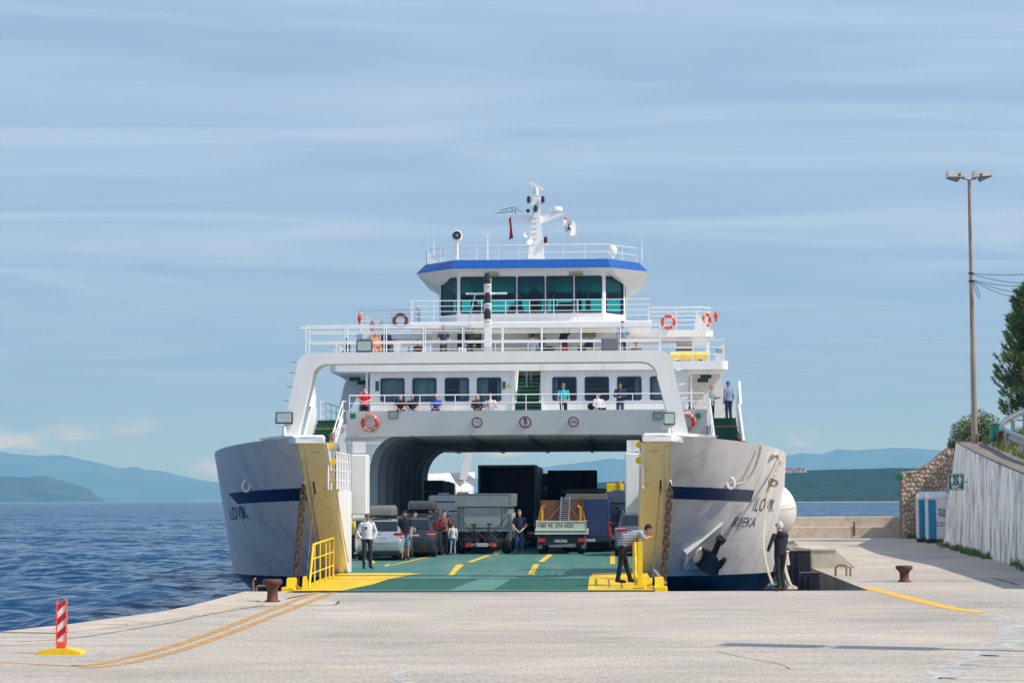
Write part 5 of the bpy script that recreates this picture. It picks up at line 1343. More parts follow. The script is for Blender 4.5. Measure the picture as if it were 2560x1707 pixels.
def window(parent, cx_, y, cz_, w, h, r_=.1, fr=.05, gl=None, fmat=None, rot=None, name='window'):
    o_, i_ = rrect(w + .02, h + .02, r_), rrect(w - fr, h - fr, r_ * .7)
    rings = [[(p[0], -.025, p[1]) for p in o_], [(p[0], -.03, p[1]) for p in i_], [(p[0], .03, p[1]) for p in i_], [(p[0], .03, p[1]) for p in o_]]
    b_ = MB(); b_.loft(rings, closed=True); b_.mat(1); b_.add([(p[0], .0, p[1]) for p in rrect(w - fr, h - fr, r_ * .7)], [tuple(range(20))])
    ob = b_.build(name, [fmat or m_wframe, gl or m_wglass], parent, fix=False)
    ob.location = (cx_, y, cz_)
    if rot: ob.rotation_euler = (0, 0, rot)
    return ob
rc = random.Random(11)
for i, c in enumerate(wcs):
    window(lounge, c, YWL, (wz0 + wz1) / 2, PX, (wz1 - wz0) / 2)
    spans = [(-1, 1)] if i == 0 else [(-1, .2), (.25, 1)] if i == 1 else [(.15, 1)] if i == 2 else [(-1, -.1), (.65, 1)] if i == 3 else [(-1, -.6)] if i == 4 else [] if i == 5 else [(.5, .9)] if i == 6 else [(-.9, .1)]
    for a, b_ in spans:
        n_ = max(6, int((b_ - a) * 16)); pts = [(c + PX * (a + (b_ - a) * j / n_), YWL + .3 + .04 * math.sin(j * 2.1 + i) + .02 * rc.random()) for j in range(n_ + 1)]
        MB().loft([[(p[0], p[1], z) for p in pts] for z in (wz0 - .1, wz1 + .05)], cyclic=False, caps=False).build('curtain', m_curt, lounge)
    MB().tube([(c - PX, YWL + .35, wz0 + .5), (c + PX, YWL + .35, wz0 + .5)], .012, 4).build('curtain_rod', m_curt, lounge) if i in (1, 2, 5, 6) else None
exit_plate(948, 964, .0, lounge, YWL - .001) if False else None
x_, z_ = S(943, 965, YWL); MB().box(x_ - .08, x_ + .08, YWL - .02, YWL - .002, z_ - .22, z_ + .22).build('green_plate', M('sign_green', srgb(18, 108, 76), .5), lounge)
x_, z_ = S(1260, 963, YWL); MB().box(x_ - .07, x_ + .07, YWL - .02, YWL - .002, z_ - .16, z_ + .16).build('green_plate', M('sign_green', srgb(18, 108, 76), .5), lounge)
x_, z_ = S(1271, 963, YWL); MB().prism([(x_ - .08, z_ - .1), (x_ + .08, z_ - .1), (x_, z_ + .09)], YWL - .02, YWL - .002).build('warning_plate', m_yellow, lounge)
# central stair up to the sun deck
cst = MB().box(sx0 - .1, sx0, YWL - .1, YWL + 5, 5.6, 8.0).build('companionway', m_sw2, F)
MB().box(sx1, sx1 + .1, YWL - .1, YWL + 5, 5.6, 8.0).build('side_wall', m_sw2, cst)
for k in range(15):
    z = 5.6 + k * .185; y = YWL - .2 + k * .28
    MB().box(sx0 + .01, sx1 - .01, y, y + .3, z, z + .185).build('tread', m_yellow if k == 13 else m_dkgreen, cst)
    MB().box(sx0 + .01, sx1 - .01, y - .03, y + .04, z + .165, z + .195).build('nosing', M('worn_nosing', srgb(70, 160, 124), .4), cst)
for xx in (sx0 + .06, sx1 - .06): MB().tube([(xx, YWL - .2, 6.6), (xx, YWL + 4, 9.3)], .025, 5).build('handrail', m_sw2, cst)
# curved side brackets of the promenade
for s in (-1, 1):
    for y in (43, 50, 57, 64):
        o_ = [(s * 7.3, 8.02), (s * 8.7, 8.02), (s * 8.85, 7.6), (s * 9.0, 6.9), (s * 9.2, 5.9), (s * 9.2, 5.4), (s * 8.75, 5.4), (s * 8.72, 5.95), (s * 8.55, 6.6), (s * 8.25, 7.15), (s * 7.9, 7.5), (s * 7.3, 7.72)]
        MB().prism(o_, y, y + .25).build('side_bracket', m_sgrey, F)
    MB().tube([(s * 7.1, Y0 + .2, 5.6), (s * 7.1, Y0 + .2, 5.62)], .01, 4)
    railing('promenade_railing', [[(s * 9.1, 37, 5.6), (s * 9.1, 67, 5.6)]], [.4, .75, 1.08], 0, F, m_sw2, spacing=1.8)
    MB().box(s * 7.18 - .04, s * 7.18 + .04, YWL - .2, YWL - .1, 5.6, 8.0).build('corner_post', m_sw2, F)
    # side stairs from the bow gallery
    st = MB().obox((s * 8.98, 28.4, 2.7), (s * 8.98, 34.6, 6.35), .08, .9).build('side_stair', m_sw2, F)
    MB().obox((s * 7.82, 28.4, 2.7), (s * 7.82, 34.6, 5.75), .05, .18).build('stringer', m_sw2, st)
    for k in range(15):
        z = 2.75 + k * .2; y = 28.6 + k * .42
        MB().box(min(s * 7.86, s * 8.92), max(s * 7.86, s * 8.92), y, y + .38, z - .12, z + .02).build('tread', m_yellow if k == 13 else m_dkgreen, st)
        MB().box(min(s * 7.86, s * 8.92), max(s * 7.86, s * 8.92), y + .36, y + .4, z - .12, z + .2).build('riser', m_dkgreen, st)
    for dz in (.95, .55): MB().tube([(s * 7.8, 28.4, 2.7 + dz), (s * 7.8, 34.6, 5.6 + dz), (s * 7.8, 35.6, 5.62 + dz)], .03, 5).build('handrail', m_sw2, st)
    for k in range(6): MB().tube([(s * 7.8, 28.6 + k * 1.2, 2.8 + k * .565), (s * 7.8, 28.6 + k * 1.2, 3.75 + k * .565)], .022, 5).build('baluster', m_sw2, st)
    MB().obox((s * 9.05, 33.9, 6.0), (s * 9.05, 34.7, 7.0), .1, .9).build('wing_screen', m_sw2, st)
# ---- sun deck (band with rounded corners)
ZU0, ZU1, XB, YB = 8.0, 8.37, 8.8, 37.75
pts = []
for j in range(7):
    t_ = math.pi - math.pi / 2 * j / 6; pts.append((-XB + .35 + .35 * math.cos(t_), YB + .35 - .35 * math.sin(t_)))
for j in range(7):
    t_ = math.pi / 2 - math.pi / 2 * j / 6; pts.append((XB - .35 + .35 * math.cos(t_), YB + .35 - .35 * math.sin(t_)))
pts += [(XB, Y1), (sx1 - .02, Y1), (sx1 - .02, YB + .5), (sx0 + .02, YB + .5), (sx0 + .02, Y1), (-XB, Y1)]
sd = MB().prism(pts, ZU0, ZU1, 'Z').build('sun_deck', m_sw2, F, smooth=30)
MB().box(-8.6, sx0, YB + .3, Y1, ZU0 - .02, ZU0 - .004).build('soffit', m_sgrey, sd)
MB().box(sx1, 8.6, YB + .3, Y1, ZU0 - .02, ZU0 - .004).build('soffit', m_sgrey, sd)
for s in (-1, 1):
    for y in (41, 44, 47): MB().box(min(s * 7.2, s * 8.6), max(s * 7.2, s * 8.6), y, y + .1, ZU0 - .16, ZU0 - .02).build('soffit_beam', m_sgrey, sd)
    for y in (39.6, 42.5): MB().box(s * 7.9 - .25, s * 7.9 + .25, y, y + .06, ZU0 - .3, ZU0 - .12).build('exit_lamp', M('exit_dark', (.01, .05, .035), .5), sd)
hU = T(1300, 853, 90.4).z - ZU1
railing('sun_deck_railing', [[(-XB + .1, 46, ZU1), (-XB + .1, YB + .12, ZU1), (XB - .1, YB + .12, ZU1), (XB - .1, 46, ZU1)]], [hU * .33, hU * .66, hU], 0, sd, m_sw2, r=.024, spacing=1.45)
# sun deck house under the bridge
ZB0, ZB1 = 10.05, 10.36
hs = MB().box(-4.6, 4.6, 41.9, 50, ZU1, ZB0).build('deck_house', m_sw2, F)
for c, w, z0, z1, mt in ((S(1466, 0, 41.6)[0], .25, 9.2, 9.7, m_wframe), (S(1170, 0, 41.6)[0], .55, 8.45, 10.0, m_navy), (S(1550, 0, 41.6)[0], .3, 8.5, 9.9, m_sgrey)):
    MB().box(c - w, c + w, 41.85, 41.9, z0, z1, .02).build('door' if w > .4 else 'side_window', mt, hs)
for c in (1178, 1332, 1467): 
    x_ = S(c, 0, 41)[0]; MB().box(x_ - .3, x_ + .3, 41.75, 41.88, 9.78, 9.98).build('bulkhead_lamp', M('lamp_cream', srgb(150, 136, 74), .5), hs)
x_, z_ = S(1297, 823, 41.5); MB().lathe([(.02, 0), (.13, 0), (.13, -.06), (.02, -.06)], (x_, 41.88, z_), 12, 'Y').build('speaker', m_dark, hs)
# bridge deck with wings
xa, xb2 = S(1034, 0, 39.9)[0], S(1634, 0, 39.9)[0]
XD = (xb2 - xa) / 2
bd = MB().box(-XD, XD, 39.9, 50, ZB0, ZB1, .04).build('bridge_deck', m_sw2, F)
MB().prism([(-8.55, 45.5), (-8.2, 45.0), (8.2, 45.0), (8.55, 45.5), (8.55, 51), (-8.55, 51)], ZB0 - .02, ZB1 - .02, 'Z').build('bridge_wing', m_sw2, F)
hB = T(1300, 750, 92.5).z - ZB1
railing('bridge_railing', [[(-XD + .05, 45, ZB1), (-XD + .05, 40.0, ZB1), (XD - .05, 40.0, ZB1), (XD - .05, 45, ZB1)]], [hB * .25, hB * .5, hB * .75, hB], 0, bd, m_sw2, r=.022, spacing=1.05)
for s in (-1, 1):
    railing('wing_railing', [[(s * XD, 45.1, ZB1), (s * 8.1, 45.1, ZB1), (s * 8.45, 45.6, ZB1), (s * 8.45, 50.8, ZB1)]], [.22, .44, .66, .85, 1.05], 0, F, m_sw2, r=.022, spacing=1.1)
    MB().box(s * 7.3 - .35, s * 7.3 + .35, 47, 49.5, ZU1, ZB0).build('wing_pillar', m_sgrey, F)
    MB().box(s * 8.3 - .08, s * 8.3 + .08, 45.6, 46, ZU1, ZB0).build('wing_post', m_sw2, F)
    gl_ = MB().box(s * 7.2 - .45, s * 7.2 + .45, 46.7, 46.8, ZU1 + .05, ZU1 + 1.3).build('vent_grille', m_sw2, F)
    for k in range(7): MB().box(s * 7.2 - .38, s * 7.2 + .38, 46.66, 46.7, ZU1 + .2 + k * .15, ZU1 + .27 + k * .15).build('louvre', m_dark, gl_)
x0, z0 = S(1735, 825, 44.6); x1, _ = S(1778, 825, 44.6); _, z1 = S(1740, 780, 44.6)
MB().prism([(x0, z0), (x1, z0 - .1), (x0 + .12, z1)], 44.5, 44.55).build('wind_screen', m_sw2, F)
x0, z0 = S(932, 827, 44.6); x1, _ = S(957, 827, 44.6); _, z1 = S(945, 795, 44.6)
MB().prism([(x0, z0), (x1, z0), (x1, z1), (x0 + .3, z1 - .05)], 44.5, 44.55).build('wind_screen', m_sw2, F)
# ---- wheelhouse
YH = 41.9
wx = 3.36; xs_ = 4.35; yc_ = YH + 1.25
wz = [S(1300, 782, YH)[1], S(1300, 692, YH)[1]]
front = [(-xs_, 49.5), (-xs_, yc_), (-wx, YH), (wx, YH), (xs_, yc_), (xs_, 49.5)]
ZR0 = 13.0
wh = MB()
wh.prism(front, ZB1, wz[0], 'Z')
def wallseg(b_, p, q_, z0, z1, th=.1):
    p, q_ = Vector((*p, 0)), Vector((*q_, 0)); d = (q_ - p).normalized(); n_ = Vector((-d.y, d.x, 0)) * th
    v = [p, q_, q_ + n_, p + n_]
    b_.add([(a.x, a.y, z) for z in (z0, z1) for a in v], [(0, 3, 2, 1), (4, 5, 6, 7), (0, 1, 5, 4), (1, 2, 6, 5), (2, 3, 7, 6), (3, 0, 4, 7)])
for p, q_ in zip(front, front[1:]): wallseg(wh, p, q_, wz[1], ZR0)
wallseg(wh, front[-1], front[0], wz[1], ZR0)
m_tealg = glass('teal_glass', (.10, .82, .74), .97, .02, (.6, .7, .75))
def seg_windows(b_, p, q_, cnt, gap, root_list):
    P, Q = Vector((*p, 0)), Vector((*q_, 0)); L = (Q - P).length; d = (Q - P) / L; ang = math.atan2(d.y, d.x)
    w = (L - gap * (cnt + 1)) / cnt
    for k in range(cnt + 1):
        a = P + d * (k * (w + gap)); wallseg(b_, a.xy, (a + d * gap).xy, wz[0], wz[1])
    for k in range(cnt):
        c = P + d * (gap + w / 2 + k * (w + gap)); root_list.append((c, ang, w / 2))
wl_ = []
seg_windows(wh, front[2], front[3], 5, .1, wl_)
seg_windows(wh, front[1], front[2], 1, .16, wl_); seg_windows(wh, front[3], front[4], 1, .16, wl_)
seg_windows(wh, front[0], front[1], 4, .2, wl_); seg_windows(wh, front[4], front[5], 4, .2, wl_)
seg_windows(wh, front[5], front[0], 5, .14, wl_)
whs = wh.build('wheelhouse', m_sw2, F)
for c, ang, hw in wl_:
    window(whs, c.x, c.y, (wz[0] + wz[1]) / 2, hw, (wz[1] - wz[0]) / 2, .08, .05, m_tealg, m_navy, rot=ang)
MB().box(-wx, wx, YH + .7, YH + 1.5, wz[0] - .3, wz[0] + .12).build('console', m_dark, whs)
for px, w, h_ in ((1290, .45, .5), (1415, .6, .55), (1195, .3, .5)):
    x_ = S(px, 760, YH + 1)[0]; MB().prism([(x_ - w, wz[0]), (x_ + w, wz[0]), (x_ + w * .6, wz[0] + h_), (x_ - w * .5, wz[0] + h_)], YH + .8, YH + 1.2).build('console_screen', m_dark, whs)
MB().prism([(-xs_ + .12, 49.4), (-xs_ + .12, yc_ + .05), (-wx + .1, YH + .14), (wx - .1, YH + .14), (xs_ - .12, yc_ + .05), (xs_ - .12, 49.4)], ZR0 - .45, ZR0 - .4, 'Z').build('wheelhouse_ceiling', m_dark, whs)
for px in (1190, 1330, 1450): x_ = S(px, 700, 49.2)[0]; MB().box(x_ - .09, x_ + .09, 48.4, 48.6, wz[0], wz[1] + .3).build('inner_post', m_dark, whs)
# roof: blue sloping fascia all round, soffit, deeper at the sides
def roofring(k, z): return [(-5.3 - k * 0, 50 + 0 * k), (-5.3, yc_ - .4), (-3.62, YH - .85), (3.62, YH - .85), (5.3, yc_ - .4), (5.3, 50)]
rb_, rt_ = [(-5.42, 50.3), (-5.42, yc_ - .35), (-3.66, YH - .95), (3.66, YH - .95), (5.42, yc_ - .35), (5.42, 50.3)], [(-5.0, 50), (-5.0, yc_ - .1), (-3.55, YH - .55), (3.55, YH - .55), (5.0, yc_ - .1), (5.0, 50)]
zt0, zt1 = S(1300, 671, YH - .95)[1], S(1300, 649, YH - .55)[1]
inn_ = [(-4.36, 49.6), (-4.36, yc_ + .02), (-3.37, YH + .02), (3.37, YH + .02), (4.36, yc_ + .02), (4.36, 49.6)]
rf = MB(); m_roofblue = M('roof_blue', srgb(14, 80, 156), .4, var=.08)
rf.loft([[(x, y, zt0) for x, y in rb_], [(x, y, zt1) for x, y in rt_]], caps=False); rf.mat(1)
rf.add([(x, y, zt1) for x, y in rt_], [tuple(range(6))]); rf.mat(1)
drop = .06
rf.loft([[(x, y, zt0) for x, y in rb_], [(x, y, zt0 - (drop if i in (2, 3) else .62)) for i, (x, y) in enumerate(inn_)]], caps=False)
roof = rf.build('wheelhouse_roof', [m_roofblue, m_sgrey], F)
for px in (1229, 1440): 
    x_ = S(px, 680, YH - .3)[0]; MB().box(x_ - .32, x_ + .32, YH - .12, YH + .0, zt0 - .28, zt0 - .16).build('bulkhead_lamp', M('lamp_cream', srgb(150, 136, 74), .5), roof)
hR = T(1300, 616, 94.5).z - zt1
railing('roof_railing', [[(-4.95, 49, zt1), (-4.95, yc_, zt1), (-3.5, YH - .45, zt1), (3.5, YH - .45, zt1), (4.95, yc_, zt1), (4.95, 49, zt1)]], [hR * .5, hR], 0, roof, m_sw2, r=.02, spacing=1.0, pr=.016)
# ---- roof gear
def at(px, py, y): x, z = S(px, py, y); return Vector((x, y, z))
ms = empty('radar_mast', FO, -PSI, 'white tapered radar mast with crosstrees on top of the wheelhouse', 'mast')
YM = 44.5
b0, b1, t0, t1 = at(1321, 648, YM), at(1361, 648, YM), at(1331, 535, YM), at(1350, 535, YM)
m_mast = MB()
m_mast.loft([[(a.x, YM - .4, a.z), (c.x, YM - .4, a.z), (c.x, YM + .5, a.z), (a.x, YM + .5, a.z)] for a, c in ((b0, b1), (at(1326, 590, YM), at(1356, 590, YM)), (t0, t1), (at(1333, 495, YM), at(1348, 495, YM)))]).build('column', m_sw2, ms)
l0, r0 = at(1276, 537, YM), at(1407, 534, YM)
MB().prism([(l0.x, l0.z), (l0.x, l0.z - .05), (t0.x, t0.z - .45), (t1.x, t1.z - .5), (r0.x, r0.z - .06), (r0.x, r0.z), (t1.x, t1.z - .12), (t0.x, t0.z - .1)], YM - .2, YM + .2).build('crosstree', m_sw2, ms)
p = at(1341, 500, YM); MB().box(p.x - .2, p.x + .2, YM - .2, YM + .2, p.z, p.z + .1, .01).build('platform', m_sw2, ms)
p = at(1341, 488, YM); MB().lathe([(.13, 0), (.15, .2), (.12, .35), (.06, .42)], tuple(p), 12).build('radar_motor', m_sw2, ms)
a, c = at(1326, 458, YM), at(1357, 474, YM); MB().obox(a, c, .22, .16).build('radar_scanner', m_sw2, ms)
for px, py, mt in ((1322, 499, m_dark), (1357, 499, M('red_lamp', srgb(70, 14, 20), .3)), (1339, 522, m_dark), (1364, 600, M('red_lamp', srgb(70, 14, 20), .3))):
    p = at(px, py, YM - .5); MB().lathe([(.05, -.15), (.09, -.13), (.09, .08), (.06, .11), (.07, .15), (.02, .16)], tuple(p), 10).build('signal_lamp', mt, ms)
for a, c in (((1318, 506), (1332, 512)), ((1362, 506), (1349, 512)), ((1370, 608), (1355, 616))): MB().obox(at(*a, YM - .4), at(*c, YM - .4), .12, .08).build('lamp_bracket', m_sw2, ms)
p = at(1391, 530, YM); MB().lathe([(.26, 0), (.3, .04), (.3, .16), (.26, .22), (.05, .24)], tuple(p), 18).build('radome', m_white, ms, smooth=40)
for (a, c) in (((1240, 534), (1290, 527)), ((1249, 527), (1285, 518)), ((1280, 519), (1280, 532)), ((1288, 518), (1290, 536)), ((1290, 518), (1302, 530))): MB().tube([at(*a, YM), at(*c, YM)], .015, 4).build('aerial_rod', m_dark, ms)
p = at(1320, 527, YM); MB().lathe([(.03, -.1), (.1, .0), (.1, .04), (.03, .08)], tuple(p), 10).build('small_dome', m_dark, ms)
p = at(1317, 586, YM - .6); MB().lathe([(.04, .3), (.05, .1), (.14, -.02), (.15, -.04), (.05, .02)], tuple(p), 14, 'Y').build('horn', m_sw2, ms)
MB().obox(at(1318, 610, YM - .5), at(1326, 600, YM - .4), .2, .2).build('horn_bracket', m_sw2, ms)
for k in range(6):
    py = 560 + k * 13; MB().box(at(1329 - k * .8, py, YM).x, at(1345, py, YM).x, YM - .44, YM - .41, at(1, py, YM).z, at(1, py, YM).z + .02).build('mast_rung', m_sgrey, ms)
sl = empty('searchlight', tuple(W(*at(1143, 648, 42.6))), -PSI, 'round white searchlight on the left of the wheelhouse roof', 'searchlight')
hS = at(1143, 590, 42.6).z - at(1143, 648, 42.6).z
MB().tube([(0, 0, 0), (0, 0, hS - .28)], .06, 8).build('stand', m_sw2, sl)
MB().tube([(-.24, 0, hS), (-.2, 0, hS - .2), (0, 0, hS - .3), (.2, 0, hS - .2), (.24, 0, hS)], .02, 5).build('yoke', m_sw2, sl)
MB().lathe([(.1, .32), (.2, .25), (.24, .05), (.25, -.2), (.22, -.22)], (0, 0, hS), 20, 'Y').build('housing', m_sw2, sl, smooth=40)
MB().lathe([(.01, -.18), (.2, -.19), (.2, -.225), (.01, -.225)], (0, 0, hS), 18, 'Y').build('lens', M('dark_lens', (.02, .025, .03), .08), sl)
MB().lathe([(.05, -.226), (.075, -.226), (.075, -.23), (.05, -.23)], (.01, 0, hS), 12, 'Y').build('bulb_holder', m_steel, sl)
wd = empty('satellite_dome', tuple(W(*at(1531, 645, 42.6))), -PSI, 'white satellite dome on the right of the wheelhouse roof', 'antenna')
r_ = 12.5 * 95.2 / FPX
MB().ell((0, 0, at(1, 627, 42.6).z - at(1, 645, 42.6).z), (r_, r_, r_ * 1.1), 18, 12).build('dome', m_white, wd, smooth=180)
MB().tube([(0, 0, 0), (0, 0, .2)], .08, 8).build('foot', m_sw2, wd)
for px, pt_, pbm, lab in ((1084, 554, 650, 'tall thin whip aerial at the left roof corner'), (1069, 577, 655, 'shorter whip aerial at the left roof corner'), (1604, 548, 653, 'tall thin whip aerial at the right roof corner')):
    a, c = at(px, pbm, 43), at(px, pt_, 43); o = MB().tube([a, a.lerp(c, .42), a.lerp(c, .43), c], [.035, .03, .012, .006], 5).build('whip_aerial', m_white); o.location = FO; o.rotation_euler = (0, 0, -PSI); tag(o, lab, 'aerial')
a, c = at(1219, 650, 42.8), at(1219, 588, 42.8)
fn = empty('cross_aerial', tuple(W(*a)), -PSI, 'small cross aerial on a post left of the mast', 'aerial'); h_ = c.z - a.z
MB().tube([(0, 0, 0), (0, 0, h_)], .03, 6).build('post', m_white, fn); MB().tube([(-.22, 0, h_), (.24, 0, h_ + .02)], .012, 4).build('rod', m_white, fn); MB().tube([(0, -.24, h_ + .01), (.0, .24, h_ + .03)], .012, 4).build('rod', m_white, fn)
a = at(1108, 652, 42.8)
vp = empty('mushroom_vent', tuple(W(*a)), -PSI, 'small white mushroom vent and gooseneck on the left roof', 'vent')
MB().lathe([(.05, 0), (.05, .42), (.1, .44), (.11, .5), (.06, .55), (.01, .56)], n=12).build('mushroom', m_white, vp); MB().tube([(-.05, 0, .1), (-.15, 0, .18), (-.24, 0, .16), (-.26, 0, .06)], .045, 8).build('gooseneck', m_white, vp)
# flags
def flag(px, py, w, h_, y, cols, label, skew):
    p0 = at(px, py, y); root = empty('flag', tuple(W(*p0)), -PSI, label, 'flag')
    n_, k_ = 10, 8
    vs_, fs_ = [], []
    b_ = MB()
    def P(u, v): return (w * u + .06 * math.sin(5 * u + 2 * v), .12 * math.sin(7 * u + 1.5 * v), -h_ * v - skew * u + .04 * math.sin(9 * u))
    for j in range(k_):
        for i in range(n_):
            b_.mat(cols((i + .5) / n_, (j + .5) / k_)); b_.add([P(i / n_, j / k_), P((i + 1) / n_, j / k_), P((i + 1) / n_, (j + 1) / k_), P(i / n_, (j + 1) / k_)], [(0, 1, 2, 3)])
    me = b_.mesh('cloth'); bm = bmesh.new(); bm.from_mesh(me); bmesh.ops.remove_doubles(bm, verts=bm.verts[:], dist=1e-4); bm.to_mesh(me); bm.free()
    OB('cloth', me, [M('flag_red', srgb(206, 28, 36), .8), M('flag_white', (.72, .7, .72), .8), M('flag_blue', srgb(24, 60, 130), .8), M('flag_pink', srgb(222, 140, 150), .8)], root, 180)
    MB().tube([(0, 0, .25), (0, 0, -h_ - .5)], .006, 4).build('halyard', m_white, root)
flag(1272, 547, .16, 1.05, 44.5, lambda u, v: 0 if v < .9 else 2, 'red flag hanging limp below the left crosstree', -.1)
def co(u, v):
    if v < .1 + .1 * u and u < .2: return 0
    if .25 < u < .55 and .2 < v < .5: return 3
    if .25 < u < .75 and abs(v - .62 + .2 * abs(u - .35)) < .1: return 2
    return 1
flag(1408, 544, .62, .66, 44.5, co, 'white company flag with red and blue emblem below the right crosstree', .28)

# ---- lifebuoys
m_buoy = M('lifebuoy_orange', srgb(222, 70, 34), .6, var=.12); m_bwh = M('buoy_tape', (.7, .68, .64), .6)
def lifebuoy(px, py, rpx, y, label, lean_=0.0, turn=0.0, text=None):
    x, z = S(px, py, y); r_ = rpx * (y + 52.6) / FPX
    root = empty('lifebuoy', tuple(W(x, y, z)), -PSI + turn, label, 'lifebuoy', 'orange lifebuoys on the ferry'); root.rotation_euler = (lean_, 0, -PSI + turn)
    n_ = 32; rr = r_ * .8; th = r_ * .2
    MB().tube([(rr * math.cos(t_), -.06, rr * math.sin(t_)) for t_ in (2 * math.pi * j / n_ for j in range(n_))], th, 8, True).build('ring', m_buoy, root, smooth=180)
    for k in range(4):
        a0 = math.pi / 4 + k * math.pi / 2
        MB().tube([(rr * math.cos(a0 + d), -.06, rr * math.sin(a0 + d)) for d in (-.1, 0, .1)], th * 1.07, 8).build('tape', m_bwh, root, smooth=60)
    MB().tube([(r_ * 1.05 * math.cos(t_), -.05, r_ * 1.05 * math.sin(t_) - (.05 if j % 4 == 2 else 0)) for j, t_ in ((j, 2 * math.pi * j / 16) for j in range(16))], .012, 4, True).build('grab_line', m_bwh, root)
    if text:
        for tx, base in text:
            text_on(tx, r_ * .26, m_bwh, root, lambda a, b_, base=base: ((rr + b_ * (1 if base > 0 else -1)) * math.cos(base - a / rr * (1 if base > 0 else -1)), -.06 - th - .004, (rr + b_ * (1 if base > 0 else -1)) * math.sin(base - a / rr * (1 if base > 0 else -1))), bold=.006)
TX = (('ILOVIK', math.pi / 2), ('RIJEKA', -math.pi / 2))
lifebuoy(925, 1056, 22.5, Y0 - .22, 'lifebuoy mounted on the left of the grey beam over the car deck', frot, 0, TX)
lifebuoy(1716, 1053, 22.5, Y0 - .22, 'lifebuoy half hidden behind the right leg of the bow portal', frot, 0, TX)
lifebuoy(1001, 802, 19, 44.9, 'lifebuoy on the left bridge wing rail', 0, 0)
lifebuoy(1671, 805, 18.5, 44.9, 'lifebuoy on the right bridge wing rail', 0, 0)
lifebuoy(1764, 800, 18, 45.2, 'rightmost lifebuoy leaning behind the triangular screen', 0, R(50))
lifebuoy(934, 816, 14, 45.3, 'leftmost lifebuoy seen edge-on behind the left screen', 0, R(-60))
for px, py, lab in ((899, 797, 'orange man-overboard smoke light at the left wing end'), (1790, 791, 'orange man-overboard smoke light at the right wing end')):
    p = at(px, py, 45.4); o = MB().lathe([(.02, -.25), (.06, -.22), (.06, -.08), (.1, -.05), (.1, .1), (.06, .14), (.05, .24), (.01, .25)], (0, 0, 0), 12).build('smoke_light', m_orange, smooth=40); o.location = W(*p); tag(o, lab, 'smoke light')
# yellow liferaft slide on the right
a, c = at(1676, 890, 39.5), at(1770, 890, 39.5)
yr = empty('liferaft_canister', tuple(W(a.x, 39.5, a.z)), -PSI, 'long yellow canister lying behind the sun deck rail on the right', 'canister')
L = c.x - a.x; MB().tube([(0, 0, 0), (L * .33, 0, 0), (L, 0, 0)], .2, 14).build('canister', M('canister_yellow', srgb(240, 206, 92), .45, var=.08), yr, smooth=50)
for f in (.3, .66): MB().tube([(L * f, 0, 0), (L * f + .04, 0, 0)], .21, 14).build('strap', m_yellow, yr)
for f in (.2, .8): MB().box(L * f - .05, L * f + .05, -.1, .1, -.5, -.15).build('cradle', m_dark, yr)
# floodlights
m_fglass = M('flood_glass', srgb(176, 190, 184), .15, var=.06, scale=4); m_fbody = M('flood_body', (.02, .02, .022), .5); m_fgrey = M('flood_grey', srgb(118, 120, 126), .5)
def floodlight(px, py, wpx, hpx, y, label, tilt=0.0, stand=None, body=None, face=None, turn=0.0):
    x, z = S(px, py, y); k = (y + 52.6) / FPX; w, h_ = wpx * k / 2, hpx * k / 2
    root = empty('floodlight', tuple(W(x, y, z)), -PSI, label, 'floodlight', 'floodlights on the ferry'); root.rotation_euler = (tilt, 0, -PSI + turn)
    MB().box(-w, w, 0, .1, -h_, h_, .015).build('housing', body or m_fbody, root)
    MB().box(-w * .86, w * .86, -.015, 0, -h_ * .8, h_ * .8, .005).build('glass', face or m_fglass, root)
    MB().tube([(-w - .02, .05, 0), (-w - .02, .05, -h_ * 1.5), (w + .02, .05, -h_ * 1.5), (w + .02, .05, 0)], .01, 4).build('bracket', m_sw2, root)
    if stand: MB().tube([(0, .05, -h_ * 1.5), (0, .05, -h_ * 1.5 - stand)], .05, 8).build('stand', m_sw2, root)
floodlight(710, 1044, 43, 29, 4.9, 'square black framed floodlight on the left bow tip', 0, .26)
floodlight(1673, 1046, 28, 31, 4.9, 'black framed floodlight on the right bow tip', 0, .2)
floodlight(910.5, 865, 40, 30, 5.0, 'black framed floodlight on the left of the portal beam', 0)
floodlight(1525, 860.5, 43, 32, 5.0, 'grey backed floodlight on the right of the portal beam', 0, None, m_fgrey, m_fgrey)
floodlight(983, 1037, 25, 19, Y0 - .4, 'small floodlight on the grey beam beside the left lifebuoy', .35)
floodlight(1645, 1040, 24, 18, Y0 - .4, 'small floodlight on the grey beam next to the right portal leg', .35)
floodlight(1798, 878, 14, 10, 38.4, 'small deck floodlight at the right end of the sun deck', .2)
